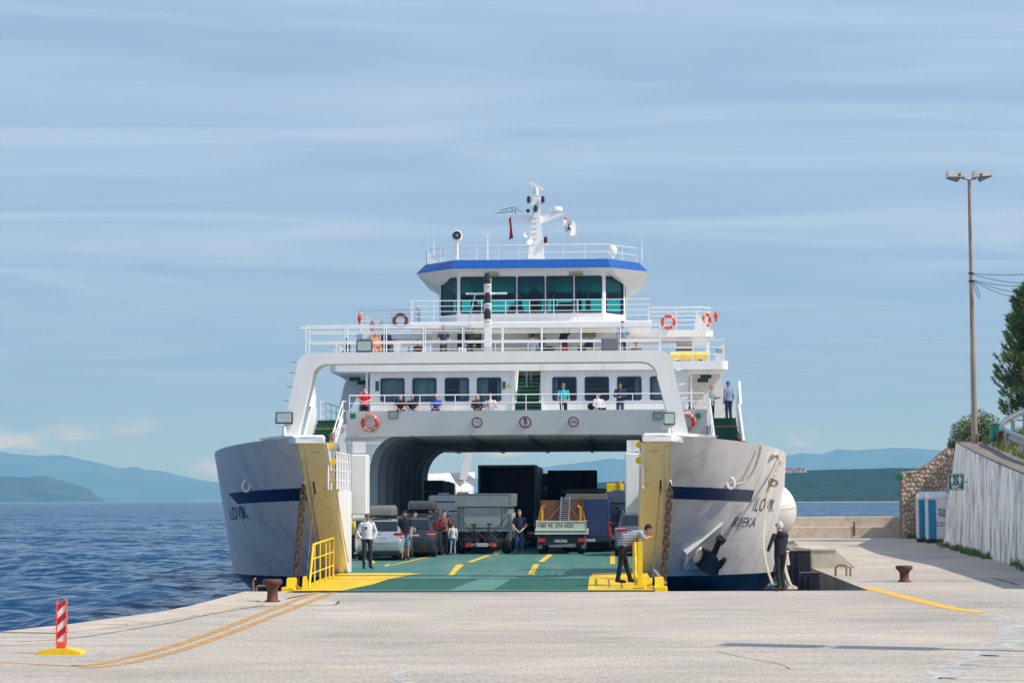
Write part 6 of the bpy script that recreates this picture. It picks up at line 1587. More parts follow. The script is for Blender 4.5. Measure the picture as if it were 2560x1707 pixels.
# big white ball fender and ropes at the right bow
p = T(1918, 1277, 66.5); r_ = 73 * 66.5 / FPX
bf = empty('ball_fender', (p.x, 66.5, p.z), 0, 'big white ball fender hanging beside the right bow', 'fender')
MB().ell((0, 0, 0), (r_, r_, r_ * 1.02), 28, 18).build('ball', M('fender_cream', (.66, .62, .54), .5, var=.06, scale=2), bf, smooth=180)
MB().tube([(r_ * 1.003 * math.cos(t_), r_ * 1.003 * math.sin(t_), .12 * math.cos(t_)) for t_ in (2 * math.pi * j / 28 for j in range(28))], .012, 4, True).build('seam', m_rope, bf)
MB().lathe([(.12, r_ * .98), (.14, r_ * 1.1), (.08, r_ * 1.2)], n=10).build('lug', m_navy, bf)
def rope(pts, r_, label, name='mooring_rope'):
    dn = []
    for i in range(len(pts) - 1):
        p0, p1, p2, p3 = pts[max(i - 1, 0)], pts[i], pts[i + 1], pts[min(i + 2, len(pts) - 1)]
        for s_ in range(7):
            u = s_ / 7; dn.append(0.5 * ((2 * p1) + (p2 - p0) * u + (2 * p0 - 5 * p1 + 4 * p2 - p3) * u * u + (3 * p1 - p0 - 3 * p2 + p3) * u ** 3))
    dn.append(pts[-1])
    b_ = MB(); fine = []
    for i in range(len(dn) - 1):
        for k in range(5): fine.append(dn[i].lerp(dn[i + 1], k / 5))
    fine.append(dn[-1])
    for s_ in range(3):
        pp = []
        for i, q_ in enumerate(fine):
            d = (fine[min(i + 1, len(fine) - 1)] - fine[max(i - 1, 0)]).normalized(); a = d.cross(Vector((.3, 1, .2))).normalized(); c_ = d.cross(a)
            t_ = i * .9 + s_ * 2.094; pp.append(q_ + (a * math.cos(t_) + c_ * math.sin(t_)) * r_ * .55)
        b_.tube(pp, r_ * .55, 4)
    o = b_.build(name, m_rope, smooth=60); tag(o, label, 'rope'); return o
hpw = lambda a, z, d=.08: W(*hullpt(1, a, z, d))
hw_ = lambda px, py, d=.1: W(*hpx(px, py, d))
rope([hw_(1822, 1208), hw_(1850, 1195, .2), hw_(1872, 1165, .2), hw_(1888, 1130, .15), hw_(1895, 1112, .1)], .042, 'thick mooring rope from the round fairlead up to the right bow rail')
rope([hw_(1925, 1136), T(1944, 1138, 63), T(1951, 1155, 62.6), T(1942, 1172, 62.3), T(1936, 1190, 62), T(1928, 1205, 61.8), T(1922, 1218, 61.8)], .05, 'coiled mooring rope end hanging over the right bow edge')
rope([T(1926, 1206, 61.6), T(1936, 1197, 61.5), T(1944, 1205, 61.5), T(1936, 1213, 61.5), T(1924, 1208, 61.4), T(1930, 1196, 61.4), T(1942, 1201, 61.3)], .05, 'knot of mooring rope on the right bow edge')
rope([T(1919, 1222, 61.6), T(1916, 1260, 61), T(1912, 1300, 60), T(1909, 1345, 57.5), T(1912, 1385, 55.6), T(1920, 1425, 54.4), T(1932, 1460, 53.4)], .036, 'long pale mooring rope hanging down to the man in the hoodie')
rope([T(1950, 1398, 55.5), T(1947, 1418, 54.6), T(1958, 1445, 53.8), T(1970, 1464, 53.3), T(1978, 1470, 53)], .045, 'left strand of the rope pair running to the quay edge')
rope([T(1957, 1396, 55.5), T(1961, 1412, 54.6), T(1968, 1438, 53.8), T(1977, 1462, 53.2), T(1990, 1470, 53), T(1968, 1471, 52.9)], .045, 'right strand of the rope pair running to the quay edge')
p = T(1962, 1388, 55.6)
mbd = empty('ship_fairlead', p, 0, 'small pale roller fairlead the rope pair runs through', 'fairlead'); MB().lathe([(.14, -.25), (.12, -.1), (.1, .05), (.13, .1), (.12, .14)], n=12).build('roller', m_conc2, mbd); MB().box(-.12, .12, -.05, .05, .14, .2).build('pin', m_rustiron, mbd)
# ================================================================== VEHICLES ON THE CAR DECK
m_tyre = M('tyre', (.014, .014, .015), .8, var=.3); m_rim = M('alloy_rim', srgb(150, 152, 155), .35, .8)
m_cglass = M('car_glass', (.012, .016, .02), .06, spec=.7); m_lred = M('tail_red', srgb(190, 12, 20), .15, coat=1); m_lwhite = M('lamp_clear', (.6, .58, .55), .15, coat=1)
m_plate = M('number_plate', (.7, .7, .68), .5); m_under = M('underbody', (.01, .01, .011), .8); m_trim = M('black_trim', (.018, .018, .02), .55)
def paint(name, col, metal=.3, rough=.32): return M('paint_' + name, col, rough, metal, var=.03, scale=2, coat=.8)
def wheel(root, x, y, z, r_, w, side, rim=True):
    b_ = MB(); b_.lathe([(r_ * .55, -w / 2), (r_ * .9, -w / 2), (r_, -w * .3), (r_, w * .3), (r_ * .9, w / 2), (r_ * .55, w / 2)], (0, 0, 0), 20, 'X')
    o = b_.build('wheel', m_tyre, root, smooth=50); o.location = (x, y, z)
    if rim:
        d = side * w * .42
        b2 = MB(); b2.lathe([(.01, d * .7), (r_ * .18, d), (r_ * .5, d * .8), (r_ * .6, d), (r_ * .6, -d), (.01, -d)], (0, 0, 0), 16, 'X'); b2.build('rim', m_rim, o)
def numberplate(root, x, y, z, w, h_, text, eu=True, white=True):
    p = MB().box(x - w / 2, x + w / 2, y - .02, y, z - h_ / 2, z + h_ / 2, .006).build('number_plate', m_plate, root)
    if eu: MB().box(x - w / 2 + .005, x - w / 2 + w * .1, y - .024, y - .0205, z - h_ / 2 + .006, z + h_ / 2 - .006).build('blue_band', M('eu_blue', srgb(20, 70, 170), .5), p)
    text_on(text, h_ * .95, m_ink, p, lambda a, b_: (x + w * .04 + a * .85, y - .026, z + b_))
def deck_root(name, px, py, label, cat='car', group=None, z=DZ + .004, turn=0.0):
    x, y = SG(px, py); return empty(name, tuple(W(x, y, z)), -PSI + turn, label, cat, group)
def car(px, py, label, pm, Wd=1.75, L=4.4, H=1.48, rear=.42, suv=False, rails=True, light='corner', plate=None, box=None, turn=0.0, name='parked_car'):
    root = deck_root(name, px, py, label, 'car', 'cars on the car deck', turn=turn)
    hw = Wd / 2; bz = H * .645; k = H / 1.48; wr = hw * .70
    st = [(.00, .44 * k, hw * .82, .62 * k, hw * .80, .66 * k, hw * .78), (.03, .34 * k, hw * .92, .74 * k, hw * .86, .78 * k, hw * .82), (.10, .26 * k, hw * .98, .86 * k, hw * .90, .92 * k, hw * .80),
          (.16, .24 * k, hw, bz, hw * .93, bz + .05, hw * .80), (rear, .24 * k, hw, bz, hw * .95, H - .07, wr), (rear + .25, .24 * k, hw, bz, hw * .95, H, wr), (L * .48, .24 * k, hw, bz * .985, hw * .96, H - .01, wr + .02),
          (L * .56, .24 * k, hw, bz * .98, hw * .96, H - .08, wr), (L * .72, .24 * k, hw, bz * .97, hw * .94, bz + .06, hw * .74), (L * .9, .26 * k, hw * .97, bz * .85, hw * .88, bz * .9, hw * .7), (L * .97, .3 * k, hw * .85, bz * .68, hw * .78, bz * .72, hw * .62), (L, .36 * k, hw * .72, bz * .52, hw * .68, bz * .55, hw * .6)]
    rings = []
    for (y, zb_, w, zbl, wbl, zr, wrf) in st:
        half = [(0, zb_), (w * .9, zb_), (w, zb_ + .1), (w, (zb_ + zbl) / 2), (wbl + (w - wbl) * .6, zbl - .06), (wbl, zbl), (wrf + .03, zr - .07 if zr - zbl > .12 else zr - .02), (wrf - .08, zr), (0, zr + .015)]
        rings.append([(a, y, b_) for a, b_ in half] + [(-a, y, b_) for a, b_ in half[-2:0:-1]])
    body = MB().loft(rings).build('body', pm, root, smooth=38)
    # glass
    def rg(u, v):        # rear screen
        z0, z1 = bz + .07, H - .09; y0, y1 = .175, rear - .01; w0, w1 = hw * .76, wr - .03
        return Vector(((w0 + (w1 - w0) * v) * u, y0 + (y1 - y0) * v - .015, z0 + (z1 - z0) * v + .012))
    g = MB(); n_ = 6; g.loft([[rg(-1 + 2 * i / n_, .04 + .92 * j / 3) - Vector((0, -.0, 0)) for i in range(n_ + 1)] for j in range(4)], cyclic=False, caps=False)
    g.build('rear_window', m_cglass, root)
    MB().tube([rg(.05, .03) + Vector((0, -.02, 0)), rg(.5, .3) + Vector((0, -.025, 0))], .012, 4).build('wiper', m_trim, root)
    for s in (-1, 1):
        for y0, y1 in ((rear + .12, L * .29), (L * .305, L * .44), (L * .455, L * .6)):
            ww, zt_ = hw * .955, H - .12; t1 = 1.0 if y1 < L * .55 else .55
            MB().add([(s * (ww + .004), y0, bz + .03), (s * (ww + .004), y1, bz + .02), (s * (wr + .05 + (ww - wr) * (1 - t1) + .008), y1 - .02, bz + (zt_ - bz) * t1), (s * (wr + .058), y0 + .1, zt_)], [(0, 1, 2, 3)]).build('side_window', m_cglass, root)
        wheel(root, s * (hw - .1), L * .2, .31 * k, .31 * k, .2, s); wheel(root, s * (hw - .1), L * .81, .31 * k, .31 * k, .2, s)
        for yy in (L * .2, L * .81): MB().lathe([(.01, s * (hw - .16)), (.37 * k, s * (hw - .16)), (.37 * k, s * (hw + .005)), (.01, s * (hw + .005))], (0, yy, .33 * k), 18, 'X').build('wheel_arch', m_under, root) if False else None
        if light == 'corner': tl = [(hw * .60, .10), (hw * .93, .075), (hw * 1.0, .3), (hw * .62, .2)]; tz = (bz - .2, bz + .03)
        elif light == 'tall': tl = [(hw * .74, .12), (hw * .95, .1), (hw * .99, .3), (hw * .76, .2)]; tz = (bz - .14, bz + .22)
        else: tl = [(hw * .5, .09), (hw * .93, .075), (hw * 1.0, .3), (hw * .55, .2)]; tz = (bz - .12, bz + .04)
        b_ = MB(); b_.prism([(s * a, y_ - .02) for a, y_ in tl], tz[0], tz[1], 'Z'); tlo = b_.build('tail_light', m_lred, root)
        MB().prism([(s * a * (1.0 if i in (1, 2) else 1.08), y_ - .026) for i, (a, y_) in enumerate(tl)], tz[0] + .09, tz[0] + .13, 'Z').build('lens', m_lwhite, tlo)
        MB().box(min(s * hw * .98, s * (hw + .2)), max(s * hw * .98, s * (hw + .2)), L * .62, L * .62 + .1, bz + .02, bz + .18, .02).build('mirror', pm if not suv else m_trim, root)
        if rails: MB().tube([(s * (wr - .04), rear + .25, H + .0), (s * (wr - .04), rear + .35, H + .06), (s * (wr - .03), L * .46, H + .06), (s * (wr - .03), L * .5, H)], .02, 5).build('roof_rail', m_steel, root)
    MB().box(-hw * .84, hw * .84, .02, .4, .2 * k, .34 * k).build('diffuser', m_under, root)
    MB().box(-hw * .9, hw * .9, .3, L - .3, .17, .4).build('floor_pan', m_under, root)
    MB().box(-hw * .8, hw * .8, -.012, .02, .60 * k, .615 * k).build('bumper_seam', m_trim, root)
    numberplate(root, 0, .052, bz - .16 if light != 'wide' else bz - .2, .52, .115, plate or 'PU 271 LN', False)
    MB().box(-.06, .06, .085, .11, bz - .04, bz, .01).build('badge', m_rim, root)
    if box:
        w, l0, l1, h_, mt = box
        r_ = []
        for f, sh in ((0, .7), (.15, 1), (.55, 1), (.85, .86), (1, .5)):
            r_.append([(a * w * (.86 + .14 * min(1, sh + .1)), l0 + .0 + (b_ * (l1 - l0)), H + .13 + f * h_) for a, b_ in ((-1, .06), (-.92, 0), (.92, 0), (1, .06), (1, .9), (.7, 1), (-.7, 1), (-1, .9))] if f in (0, .15, .55) else [(a * w * (.96 if f < 1 else .86), l0 + .05 + (.08 if f == 1 else 0) + b_ * (l1 - l0 - .2), H + .13 + f * h_) for a, b_ in ((-1, .06), (-.92, 0), (.92, 0), (1, .06), (1, .9), (.7, 1), (-.7, 1), (-1, .9))])
        bx = empty('roof_box', root.location, root.rotation_euler.z, 'roof box strapped on top of the ' + label.split(' ')[0] + ' ' + ' '.join(label.split(' ')[1:3]), 'roof box')
        MB().loft(r_).build('shell', mt, bx, smooth=35); MB().box(-w * .97, w * .97, l0 + .01, l1 - .1, H + .13 + h_ * .5, H + .13 + h_ * .53).build('seam', m_trim, bx)
        for yy in (l0 + .4, l1 - .5): MB().tube([(-wr, yy, H + .1), (wr, yy, H + .1)], .022, 5).build('cross_bar', m_trim, bx)
    return root
c_sil = paint('silver', (.56, .57, .55), .75, .28); c_dark = paint('anthracite', (.035, .037, .04), .5); c_blk = paint('black', (.012, .012, .014), .3); c_grey = paint('grey', (.17, .18, .2), .7); c_gold = paint('sand', (.3, .27, .2), .5)
m_rbox = M('roof_box_grey', srgb(116, 118, 110), .5, var=.06); m_rbox2 = M('roof_box_dark', srgb(66, 68, 66), .5, var=.06)
car(948, 1401, 'silver estate car with grey roof box, nearest on the left lane', c_sil, 1.76, 4.4, 1.5, .46, light='corner', plate='OC 528-MM', box=(.42, .55, 2.6, .36, m_rbox))
car(1030, 1393, 'dark estate car half hidden behind the man in the black polo', c_dark, 1.75, 4.5, 1.5, .42, plate='ZG 4410')
car(1048, 1388, 'charcoal people carrier with dark roof box beyond the dark estate', c_dark, 1.8, 4.6, 1.68, .34, light='tall', box=(.5, .5, 2.6, .34, m_rbox2))
car(1082, 1379, 'black low car with roof rails in the shade', c_blk, 1.75, 4.5, 1.46, .4)
car(893, 1391, 'sand coloured car behind the silver estate on the far left', c_gold, 1.75, 4.3, 1.48, .4)
car(1598, 1390, 'grey sport utility car behind the leaning crewman on the right', c_grey, 1.84, 4.6, 1.66, .4, True, light='wide', plate='RI 903-KT')

def wheelset(root, hw, ys, r_, w=.26):
    for y in ys:
        for s in (-1, 1): wheel(root, s * (hw - w / 2), y, r_, r_, w, s)
def van(px, py, label, pm, Wd=2.0, L=5.9, H=2.5, roofm=None, name='parked_van', doors=True, text=None):
    root = deck_root(name, px, py, label, 'van', 'vans on the car deck'); hw = Wd / 2; rings = []
    for y, zt_, wt, zb_ in ((0, H - .12, hw * .84, .5), (.05, H - .03, hw * .88, .42), (.3, H, hw * .88, .4), (L * .7, H, hw * .88, .4), (L * .8, H * .8, hw * .82, .4), (L * .87, H * .52, hw * .8, .4), (L, H * .4, hw * .7, .45)):
        half = [(0, zb_), (hw * .93, zb_), (hw, zb_ + .12), (hw, min(1.2, zt_ * .6)), (hw * .97, zt_ * .75), (wt + .03, zt_ - .12), (wt - .08, zt_), (0, zt_ + .02)]
        rings.append([(a, y, b_) for a, b_ in half] + [(-a, y, b_) for a, b_ in half[-2:0:-1]])
    MB().loft(rings).build('body', pm, root, smooth=35)
    if roofm: MB().box(-hw * .84, hw * .84, .12, L * .7, H - .02, H + .06, .03).build('roof_panel', roofm, root); MB().prism([(-hw * .9, H - .16), (hw * .9, H - .16), (hw * .84, H + .0), (-hw * .84, H + .0)], -.02, .1).build('roof_cap', roofm, root)
    for s in (-1, 1):
        d = MB().box(min(s * .02, s * hw * .86), max(s * .02, s * hw * .86), -.025, .0, .62, H - .22, .012).build('rear_door', pm, root)
        MB().box(min(s * .1, s * hw * .76), max(s * .1, s * hw * .76), -.032, -.026, H * .58, H * .84, .004).build('pressed_panel', pm, d)
        MB().box(min(s * hw * .88, s * hw * 1.0), max(s * hw * .88, s * hw * 1.0), -.03, .1, .62, 1.25, .02).build('tail_light', m_lred, root)
        MB().box(min(s * hw, s * (hw + .24)), max(s * hw, s * (hw + .24)), L * .78, L * .78 + .12, 1.3, 1.75, .03).build('mirror', m_trim, root)
    MB().box(-hw * .97, hw * .97, -.08, .1, .4, .58, .03).build('bumper', m_trim, root)
    wheelset(root, hw, (L * .2, L * .83), .34); MB().box(-hw * .9, hw * .9, .2, L - .3, .25, .45).build('floor_pan', m_under, root)
    numberplate(root, .1, -.085, .49, .5, .11, 'LJ 65-VUC')
    if text: text_on(text, .14, M('badge_chrome', (.5, .5, .5), .3, .8), root, lambda a, b_: (.35 + a, -.03, 1.12 + b_))
    return root
m_vanroof = M('van_roof_beige', srgb(110, 104, 92), .6)
van(1467, 1380, 'dark blue panel van beside the flatbed truck', paint('blue', srgb(12, 36, 84), .1), 2.05, 5.9, 2.34, m_vanroof, text='sprinter' if False else None)
van(1466, 1366, 'taller beige grey van roof showing behind the blue van', paint('greige', srgb(92, 86, 76), .1), 2.2, 6.2, 2.62, m_vanroof)

def boxtruck(px, py, label, Wd, H, L, bodym, z0=1.0, name='parked_truck', frame=None, open_rear=True, inner=None, cat='truck'):
    root = deck_root(name, px, py, label, cat, 'trucks and campers on the car deck'); hw = Wd / 2; fr = frame or bodym; t_ = .09
    sh = MB(); sh.box(-hw, -hw + .05, .06, L, z0, H); sh.box(hw - .05, hw, .06, L, z0, H); sh.box(-hw + .05, hw - .05, .06, L, H - .06, H); sh.box(-hw + .05, hw - .05, .06, L, z0, z0 + .1); sh.box(-hw + .05, hw - .05, L - .05, L, z0 + .1, H - .06)
    sh.build('box_body', bodym, root)
    for x0, x1, za_, zb_ in ((-hw - .02, -hw + t_, z0 - .02, H + .02), (hw - t_, hw + .02, z0 - .02, H + .02), (-hw + t_, hw - t_, H - t_, H + .02), (-hw + t_, hw - t_, z0 - .02, z0 + t_)):
        MB().box(x0, x1, 0, .1, za_, zb_, .012).build('rear_frame', fr, root)
    if inner:
        for k in range(4): MB().box(-hw + .1 + k * (Wd - .2) / 4 + .02, -hw + .1 + (k + 1) * (Wd - .2) / 4 - .02, 1.4, 1.45, z0 + .1 + (.9 if k != 2 else .3), H - .1).build('load_panel', inner, root)
    MB().box(-hw * .45, hw * .45, .5, L, .5, z0).build('chassis', m_under, root)
    MB().box(-hw, hw, .1, .22, .45, .6, .02).build('under_run_bar', m_trim, root)
    for s in (-1, 1): MB().box(s * hw * .8 - .16, s * hw * .8 + .16, .08, .12, .62, .74).build('tail_light', m_lred, root)
    wheelset(root, hw, (L * .2, L * .32, L * .92), .48, .32); 
    return root
m_tblack = M('trailer_black', (.012, .013, .015), .4, var=.3); m_tmar = M('trailer_maroon', srgb(44, 22, 26), .5, var=.2)
boxtruck(1269, 1370, 'big black box trailer with its rear open, behind the camper truck', 2.62, T(1269, 1164, 94).z - DZ, 10, m_tblack)
boxtruck(1432, 1352, 'dark maroon framed box trailer farther back on the right', 2.56, T(1432, 1176, 108).z - DZ, 9, m_tblack, frame=m_tmar, inner=M('load_grey', srgb(112, 104, 98), .8))
# green and white lorry between the trailers
root = deck_root('parked_truck', 1366, 1350, 'green roofed white lorry cab between the two box trailers', 'truck', 'trucks and campers on the car deck')
zg = T(1366, 1184, 112).z - DZ
MB().prism([(-1.1, zg - .75), (1.1, zg - .75), (1.05, zg), (-.6, zg)], 0, 1.6).build('air_deflector', M('lorry_green', srgb(18, 128, 50), .4), root)
MB().box(-1.2, 1.2, -.1, 2, .9, zg - .78, .06).build('cab', m_white, root)
for s in (-1, 1): MB().box(s * 1.33 - .1, s * 1.33 + .1, .6, .75, 1.6, 2.4, .03).build('mirror', m_trim, root)
MB().box(-1.15, 1.15, .1, 6, .55, .95).build('chassis', m_under, root); wheelset(root, 1.2, (.9, 4.6), .48, .3)
# motorhomes in the shade
def motorhome(px, py, label, Wd, H, bodym, deco):
    root = deck_root('motorhome', px, py, label, 'motorhome', 'trucks and campers on the car deck'); hw = Wd / 2
    MB().box(-hw, hw, 0, 6.3, .45, H, .09).build('living_box', bodym, root, smooth=30)
    MB().prism([(-hw * .85, .5), (hw * .85, .5), (hw * .8, 1.7), (-hw * .8, 1.7)], 6.2, 7.4).build('cab', bodym, root)
    for k in range(3): MB().box(-hw * .7 + k * .75, -hw * .7 + k * .75 + .5, 1.0 + k * 1.2, 1.7 + k * 1.2, H, H + .09 + .04 * (k % 2), .03).build('roof_hatch', m_white, root)
    MB().box(-hw, hw, -.05, .06, .42, .62, .02).build('bumper', m_sgrey, root)
    for s in (-1, 1): MB().box(s * hw * .9 - .08, s * hw * .9 + .08, -.03, .0, .68, 1.2, .01).build('tail_light', m_lred, root)
    wheelset(root, hw, (1.7, 6.4), .35); MB().box(-hw * .9, hw * .9, .2, 6, .22, .46).build('floor_pan', m_under, root); deco(root, hw, H)
    return root
def deco1(root, hw, H):
    m_ = M('swoosh_dark', (.03, .032, .036), .5)
    pts = [(-hw + .02, H * .8), (-hw + .2, H * .76), (-hw + .52, H * .64), (-hw + .2, H * .5), (-hw + .02, H * .46), (-hw + .02, H * .52), (-hw + .12, H * .56), (-hw + .32, H * .64), (-hw + .12, H * .71), (-hw + .02, H * .735)]
    MB().prism(pts, -.008, -.001).build('swoosh', m_, root); MB().box(-hw + .1, hw, -.008, -.001, H * .86, H * .885).build('stripe', m_, root)
    MB().box(-hw + .9, hw - .4, -.008, -.001, H * .69, H * .715).build('red_script', M('script_red', srgb(130, 30, 36), .5), root); MB().box(-hw + 1.2, -hw + 1.6, -.012, -.001, H * .62, H * .65).build('handle', m_sgrey, root)
def deco2(root, hw, H):
    text_on('Sunlight', .22, M('pale_script', (.3, .3, .3), .5), root, lambda a, b_: (.1 + a, -.006, H * .84 + b_), bold=.006)
    MB().tube([(-hw + .3, -.06, H * .8), (hw - .2, -.06, H * .8)], .02, 5).build('rack_rail', m_trim, root)
motorhome(1136, 1373, 'white motorhome with dark swoosh in the shade on the left', 2.3, T(1100, 1237, 92).z - DZ, M('camper_white', (.55, .56, .58), .4, var=.04), deco1)
motorhome(1578, 1373, 'grey motorhome with bicycle rack in the shade on the right', 2.3, T(1560, 1229, 92).z - DZ, M('camper_grey', (.26, .26, .27), .4, var=.05), deco2)

# camper truck of grey aluminium with a folding roof
def alu(): return M('grey_alu_box', (.27, .285, .28), .5, .25, var=.1, scale=2.5, stretch=(3, 1, .4), dirt=srgb(120, 118, 108), dirt_amt=.5, dirt_scale=2.4)
root = deck_root('camper_truck', 1208, 1384, 'grey aluminium camper truck with bicycles on its tail', 'camper', 'trucks and campers on the car deck')
k_ = 82.2 / FPX
def ct(px, py): return (px - 1208) * k_, (1384 - py) * k_
zt_ = ct(0, 1231)[1]; zm = ct(0, 1265)[1]; zb_ = ct(0, 1328)[1]; hw = 1.06
MB().box(-hw, hw, 0, 4.6, zb_, zm, .02).build('box_body', alu(), root)
MB().prism([(-hw - .06, zm), (hw + .1, zm), (hw + .14, zt_ - .02), (-hw - .07, zt_ - .03)], -.14, 4.7).build('folding_roof', M('roof_alu', (.25, .265, .265), .5, .3, var=.08, scale=3, stretch=(3, 1, .3)), root)
for x0, x1, za, zb2 in ((-hw - .07, hw + .12, zt_ - .06, zt_ - .02), (-hw - .06, hw + .1, zm, zm + .04), (-hw - .07, -hw - .02, zm + .04, zt_ - .06), (hw + .06, hw + .12, zm + .04, zt_ - .06)): MB().box(x0, x1, -.16, -.141, za, zb2).build('edge_trim', m_steel, root)
pn = MB().box(-hw + .28, hw - .32, -.03, 0, zb_ + .16, zm - .03, .01).build('rear_shutter', M('shutter_alu', (.36, .37, .36), .35, .5, var=.15, scale=1.6, stretch=(.6, 1, 2.5)), root)
MB().box(-hw + .28, hw - .32, -.045, -.03, zm - .32, zm - .29).build('shutter_rail', m_steel, pn)
for x in (-hw + .2, hw - .24): MB().box(x - .035, x + .035, -.05, 0, zb_ + .05, zm - .02).build('shutter_post', m_steel, root)
MB().box(-hw, hw, -.04, 0, zb_, zb_ + .1).build('sill', m_steel, root)
for s in (-1, 1):
    MB().tube([(s * (hw - .05), -.06, zm - .35), (s * (hw - .62), -.25, zb_ - .02)], .015, 5).build('strut', m_trim, root)
    MB().box(s * (hw + .06) - .05, s * (hw + .06) + .05, -.02, .08, zb_ - .35, zm - .3).build('corner_leg', m_steel, root)
MB().box(hw + .1, hw + .24, .1, .25, zb_ + .5, zm - .25).build('side_box', m_sgrey, root)
MB().box(hw + .2, hw + .23, .1, .14, zb_ - .25, zb_ + .55).build('side_pole', m_steel, root)
MB().box(-.5, .5, .1, 4.6, .55, zb_).build('chassis', m_under, root); MB().box(-.95, .95, .1, 4.5, zb_ - .15, zb_).build('subframe', m_under, root)
wheelset(root, hw + .02, (.75, 4.2), .44, .34); MB().prism([(-1, .7), (1, .7), (.95, 2.1), (-.95, 2.1)], 4.7, 6).build('cab', M('cab_white', (.5, .5, .5), .4), root)
MB().box(ct(1165, 0)[0], ct(1243, 0)[0], -.55, -.5, ct(0, 1363)[1], ct(0, 1358)[1]).build('light_bar', m_steel, root)
for a, c in ((1166, 1181), (1228, 1243)): MB().box(ct(a, 0)[0], ct(c, 0)[0], -.57, -.52, ct(0, 1366)[1], ct(0, 1356)[1], .008).build('tail_light', m_lred, root)
MB().box(ct(1235, 0)[0], ct(1243, 0)[0], -.575, -.571, ct(0, 1365)[1], ct(0, 1357)[1]).build('indicator', m_orange, root)
numberplate(root, ct(1206, 0)[0], -.56, ct(0, 1361)[1], 31 * k_, 8 * k_, 'M-AM 979')
MB().box(-.5, .5, -.5, .3, ct(0, 1352)[1] - .1, ct(0, 1352)[1] - .05).build('rack', m_trim, root)
ctr = root
def bicycle(mat, label, loc, rz, sc=1.0, lean_=0.0):
    """stands across the tail of the vehicle: length along x"""
    root = empty('bicycle', loc, rz, label, 'bicycle', 'bicycles on carriers'); root.rotation_euler = (lean_, 0, rz); root.scale = (sc, sc, sc)
    for x in (-.52, .52):
        o = MB().tube([(x + .32 * math.cos(t_), 0, .33 + .32 * math.sin(t_)) for t_ in (2 * math.pi * j / 24 for j in range(24))], .02, 6, True).build('wheel', m_tyre, root, smooth=180)
        sp = MB()
        for j in range(8): t_ = math.pi * j / 8; sp.tube([(x - .31 * math.cos(t_), 0, .33 - .31 * math.sin(t_)), (x + .31 * math.cos(t_), 0, .33 + .31 * math.sin(t_))], .003, 3)
        sp.build('spokes', m_steel, o)
    f = MB(); 
    for a, c in (((-.52, .33), (-.1, .3)), ((-.1, .3), (-.22, .8)), ((-.22, .78), (.36, .82)), ((-.1, .3), (.38, .72)), ((-.52, .33), (-.2, .72)), ((.52, .33), (.36, .9)), ((-.22, .8), (-.25, .93))): f.tube([(a[0], 0, a[1]), (c[0], 0, c[1])], .022, 6)
    f.build('frame', mat, root)
    MB().ell((-.26, 0, .96), (.14, .07, .035), 10, 6).build('saddle', m_trim, root); MB().tube([(.32, -.28, .98), (.34, -.1, 1.0), (.36, 0, .93), (.34, .1, 1.0), (.32, .28, .98)], .014, 5).build('handlebar', m_trim, root)
    MB().lathe([(.01, -.03), (.09, -.03), (.09, -.025), (.01, -.025)], (-.1, 0, .3), 14, 'Y').build('chainring', m_trim, root)
    MB().tube([(-.1, -.08, .3), (-.02, -.1, .16)], .012, 4).build('crank', m_trim, root)
m_fbike = M('bike_olive', srgb(48, 56, 38), .4); m_fbike2 = M('bike_black', (.02, .02, .022), .4)
def onveh(root, x, y, z): return root.matrix_basis @ Vector((x, y, z)) if False else tuple(Matrix.Rotation(root.rotation_euler.z, 3, 'Z') @ Vector((x, y, z)) + Vector(root.location))
zbk = ct(0, 1368)[1]
bicycle(m_fbike, 'olive bicycle strapped in front on the camper tail', onveh(ctr, ct(1200, 0)[0], -.42, zbk), -PSI, .96)
bicycle(m_fbike2, 'black bicycle behind the olive one on the camper tail', onveh(ctr, ct(1210, 0)[0], -.22, zbk + .02), -PSI + math.pi, .96)
for k, (px, lab) in enumerate(((1556, 'left dark bicycle hanging on the shaded motorhome rack'), (1584, 'right dark bicycle hanging on the shaded motorhome rack'))):
    x, y = SG(1578, 1373); xx = S(px, 1290, y - .2)[0]
    bicycle(m_fbike2, lab, tuple(W(xx, y - .2 - .15 * k, DZ + .95)), -PSI + (math.pi if k else 0), .9)

# flatbed truck with phone number, ladder and brown panels
root = deck_root('flatbed_truck', 1404, 1385, 'white dropside flatbed truck with phone number and a ladder', 'truck', 'trucks and campers on the car deck')
k_ = 82.2 / FPX
def ft(px, py): return (px - 1404) * k_, (1385 - py) * k_
m_drop = M('dropside_white', srgb(206, 212, 192), .5, var=.06, scale=3, dirt=srgb(150, 148, 130), dirt_amt=.4)
hw = 66 * k_; z0, z1 = ft(0, 1327)[1], ft(0, 1302)[1]
MB().box(-hw, hw, .04, 3.6, z0 - .06, z0, .01).build('bed_floor', m_drop, root)
tg = MB().box(-hw, hw, 0, .05, z0, z1, .012).build('tailgate', m_drop, root)
for x0, x1, za, zb2 in ((-hw, hw, z1 - .05, z1), (-hw, hw, z0, z0 + .04), (-hw, -hw + .07, z0 + .04, z1 - .05), (hw - .07, hw, z0 + .04, z1 - .05)): MB().box(x0, x1, -.025, -.001, za, zb2, .006).build('tailgate_rim', m_drop, tg)
MB().box(-hw - .02, hw + .02, .0, .06, z0 - .14, z0 - .065, .01).build('bed_beam', m_sgrey, root)
for s in (-1, 1):
    MB().box(min(s * hw, s * (hw - .05)), max(s * hw, s * (hw - .05)), .06, 3.6, z0, z1, .01).build('dropside', m_drop, root)
    MB().box(s * hw - .05, s * hw + .05, -.03, .03, z0 + .1, z1 + .02, .01).build('latch', m_trim, root)
text_on('+385 95  576 5525', .185, M('grey_print', srgb(70, 76, 74), .6), root, lambda a, b_: (a * 1.05 - .25, -.006, (z0 + z1) / 2 + .0 + b_), bold=.003)
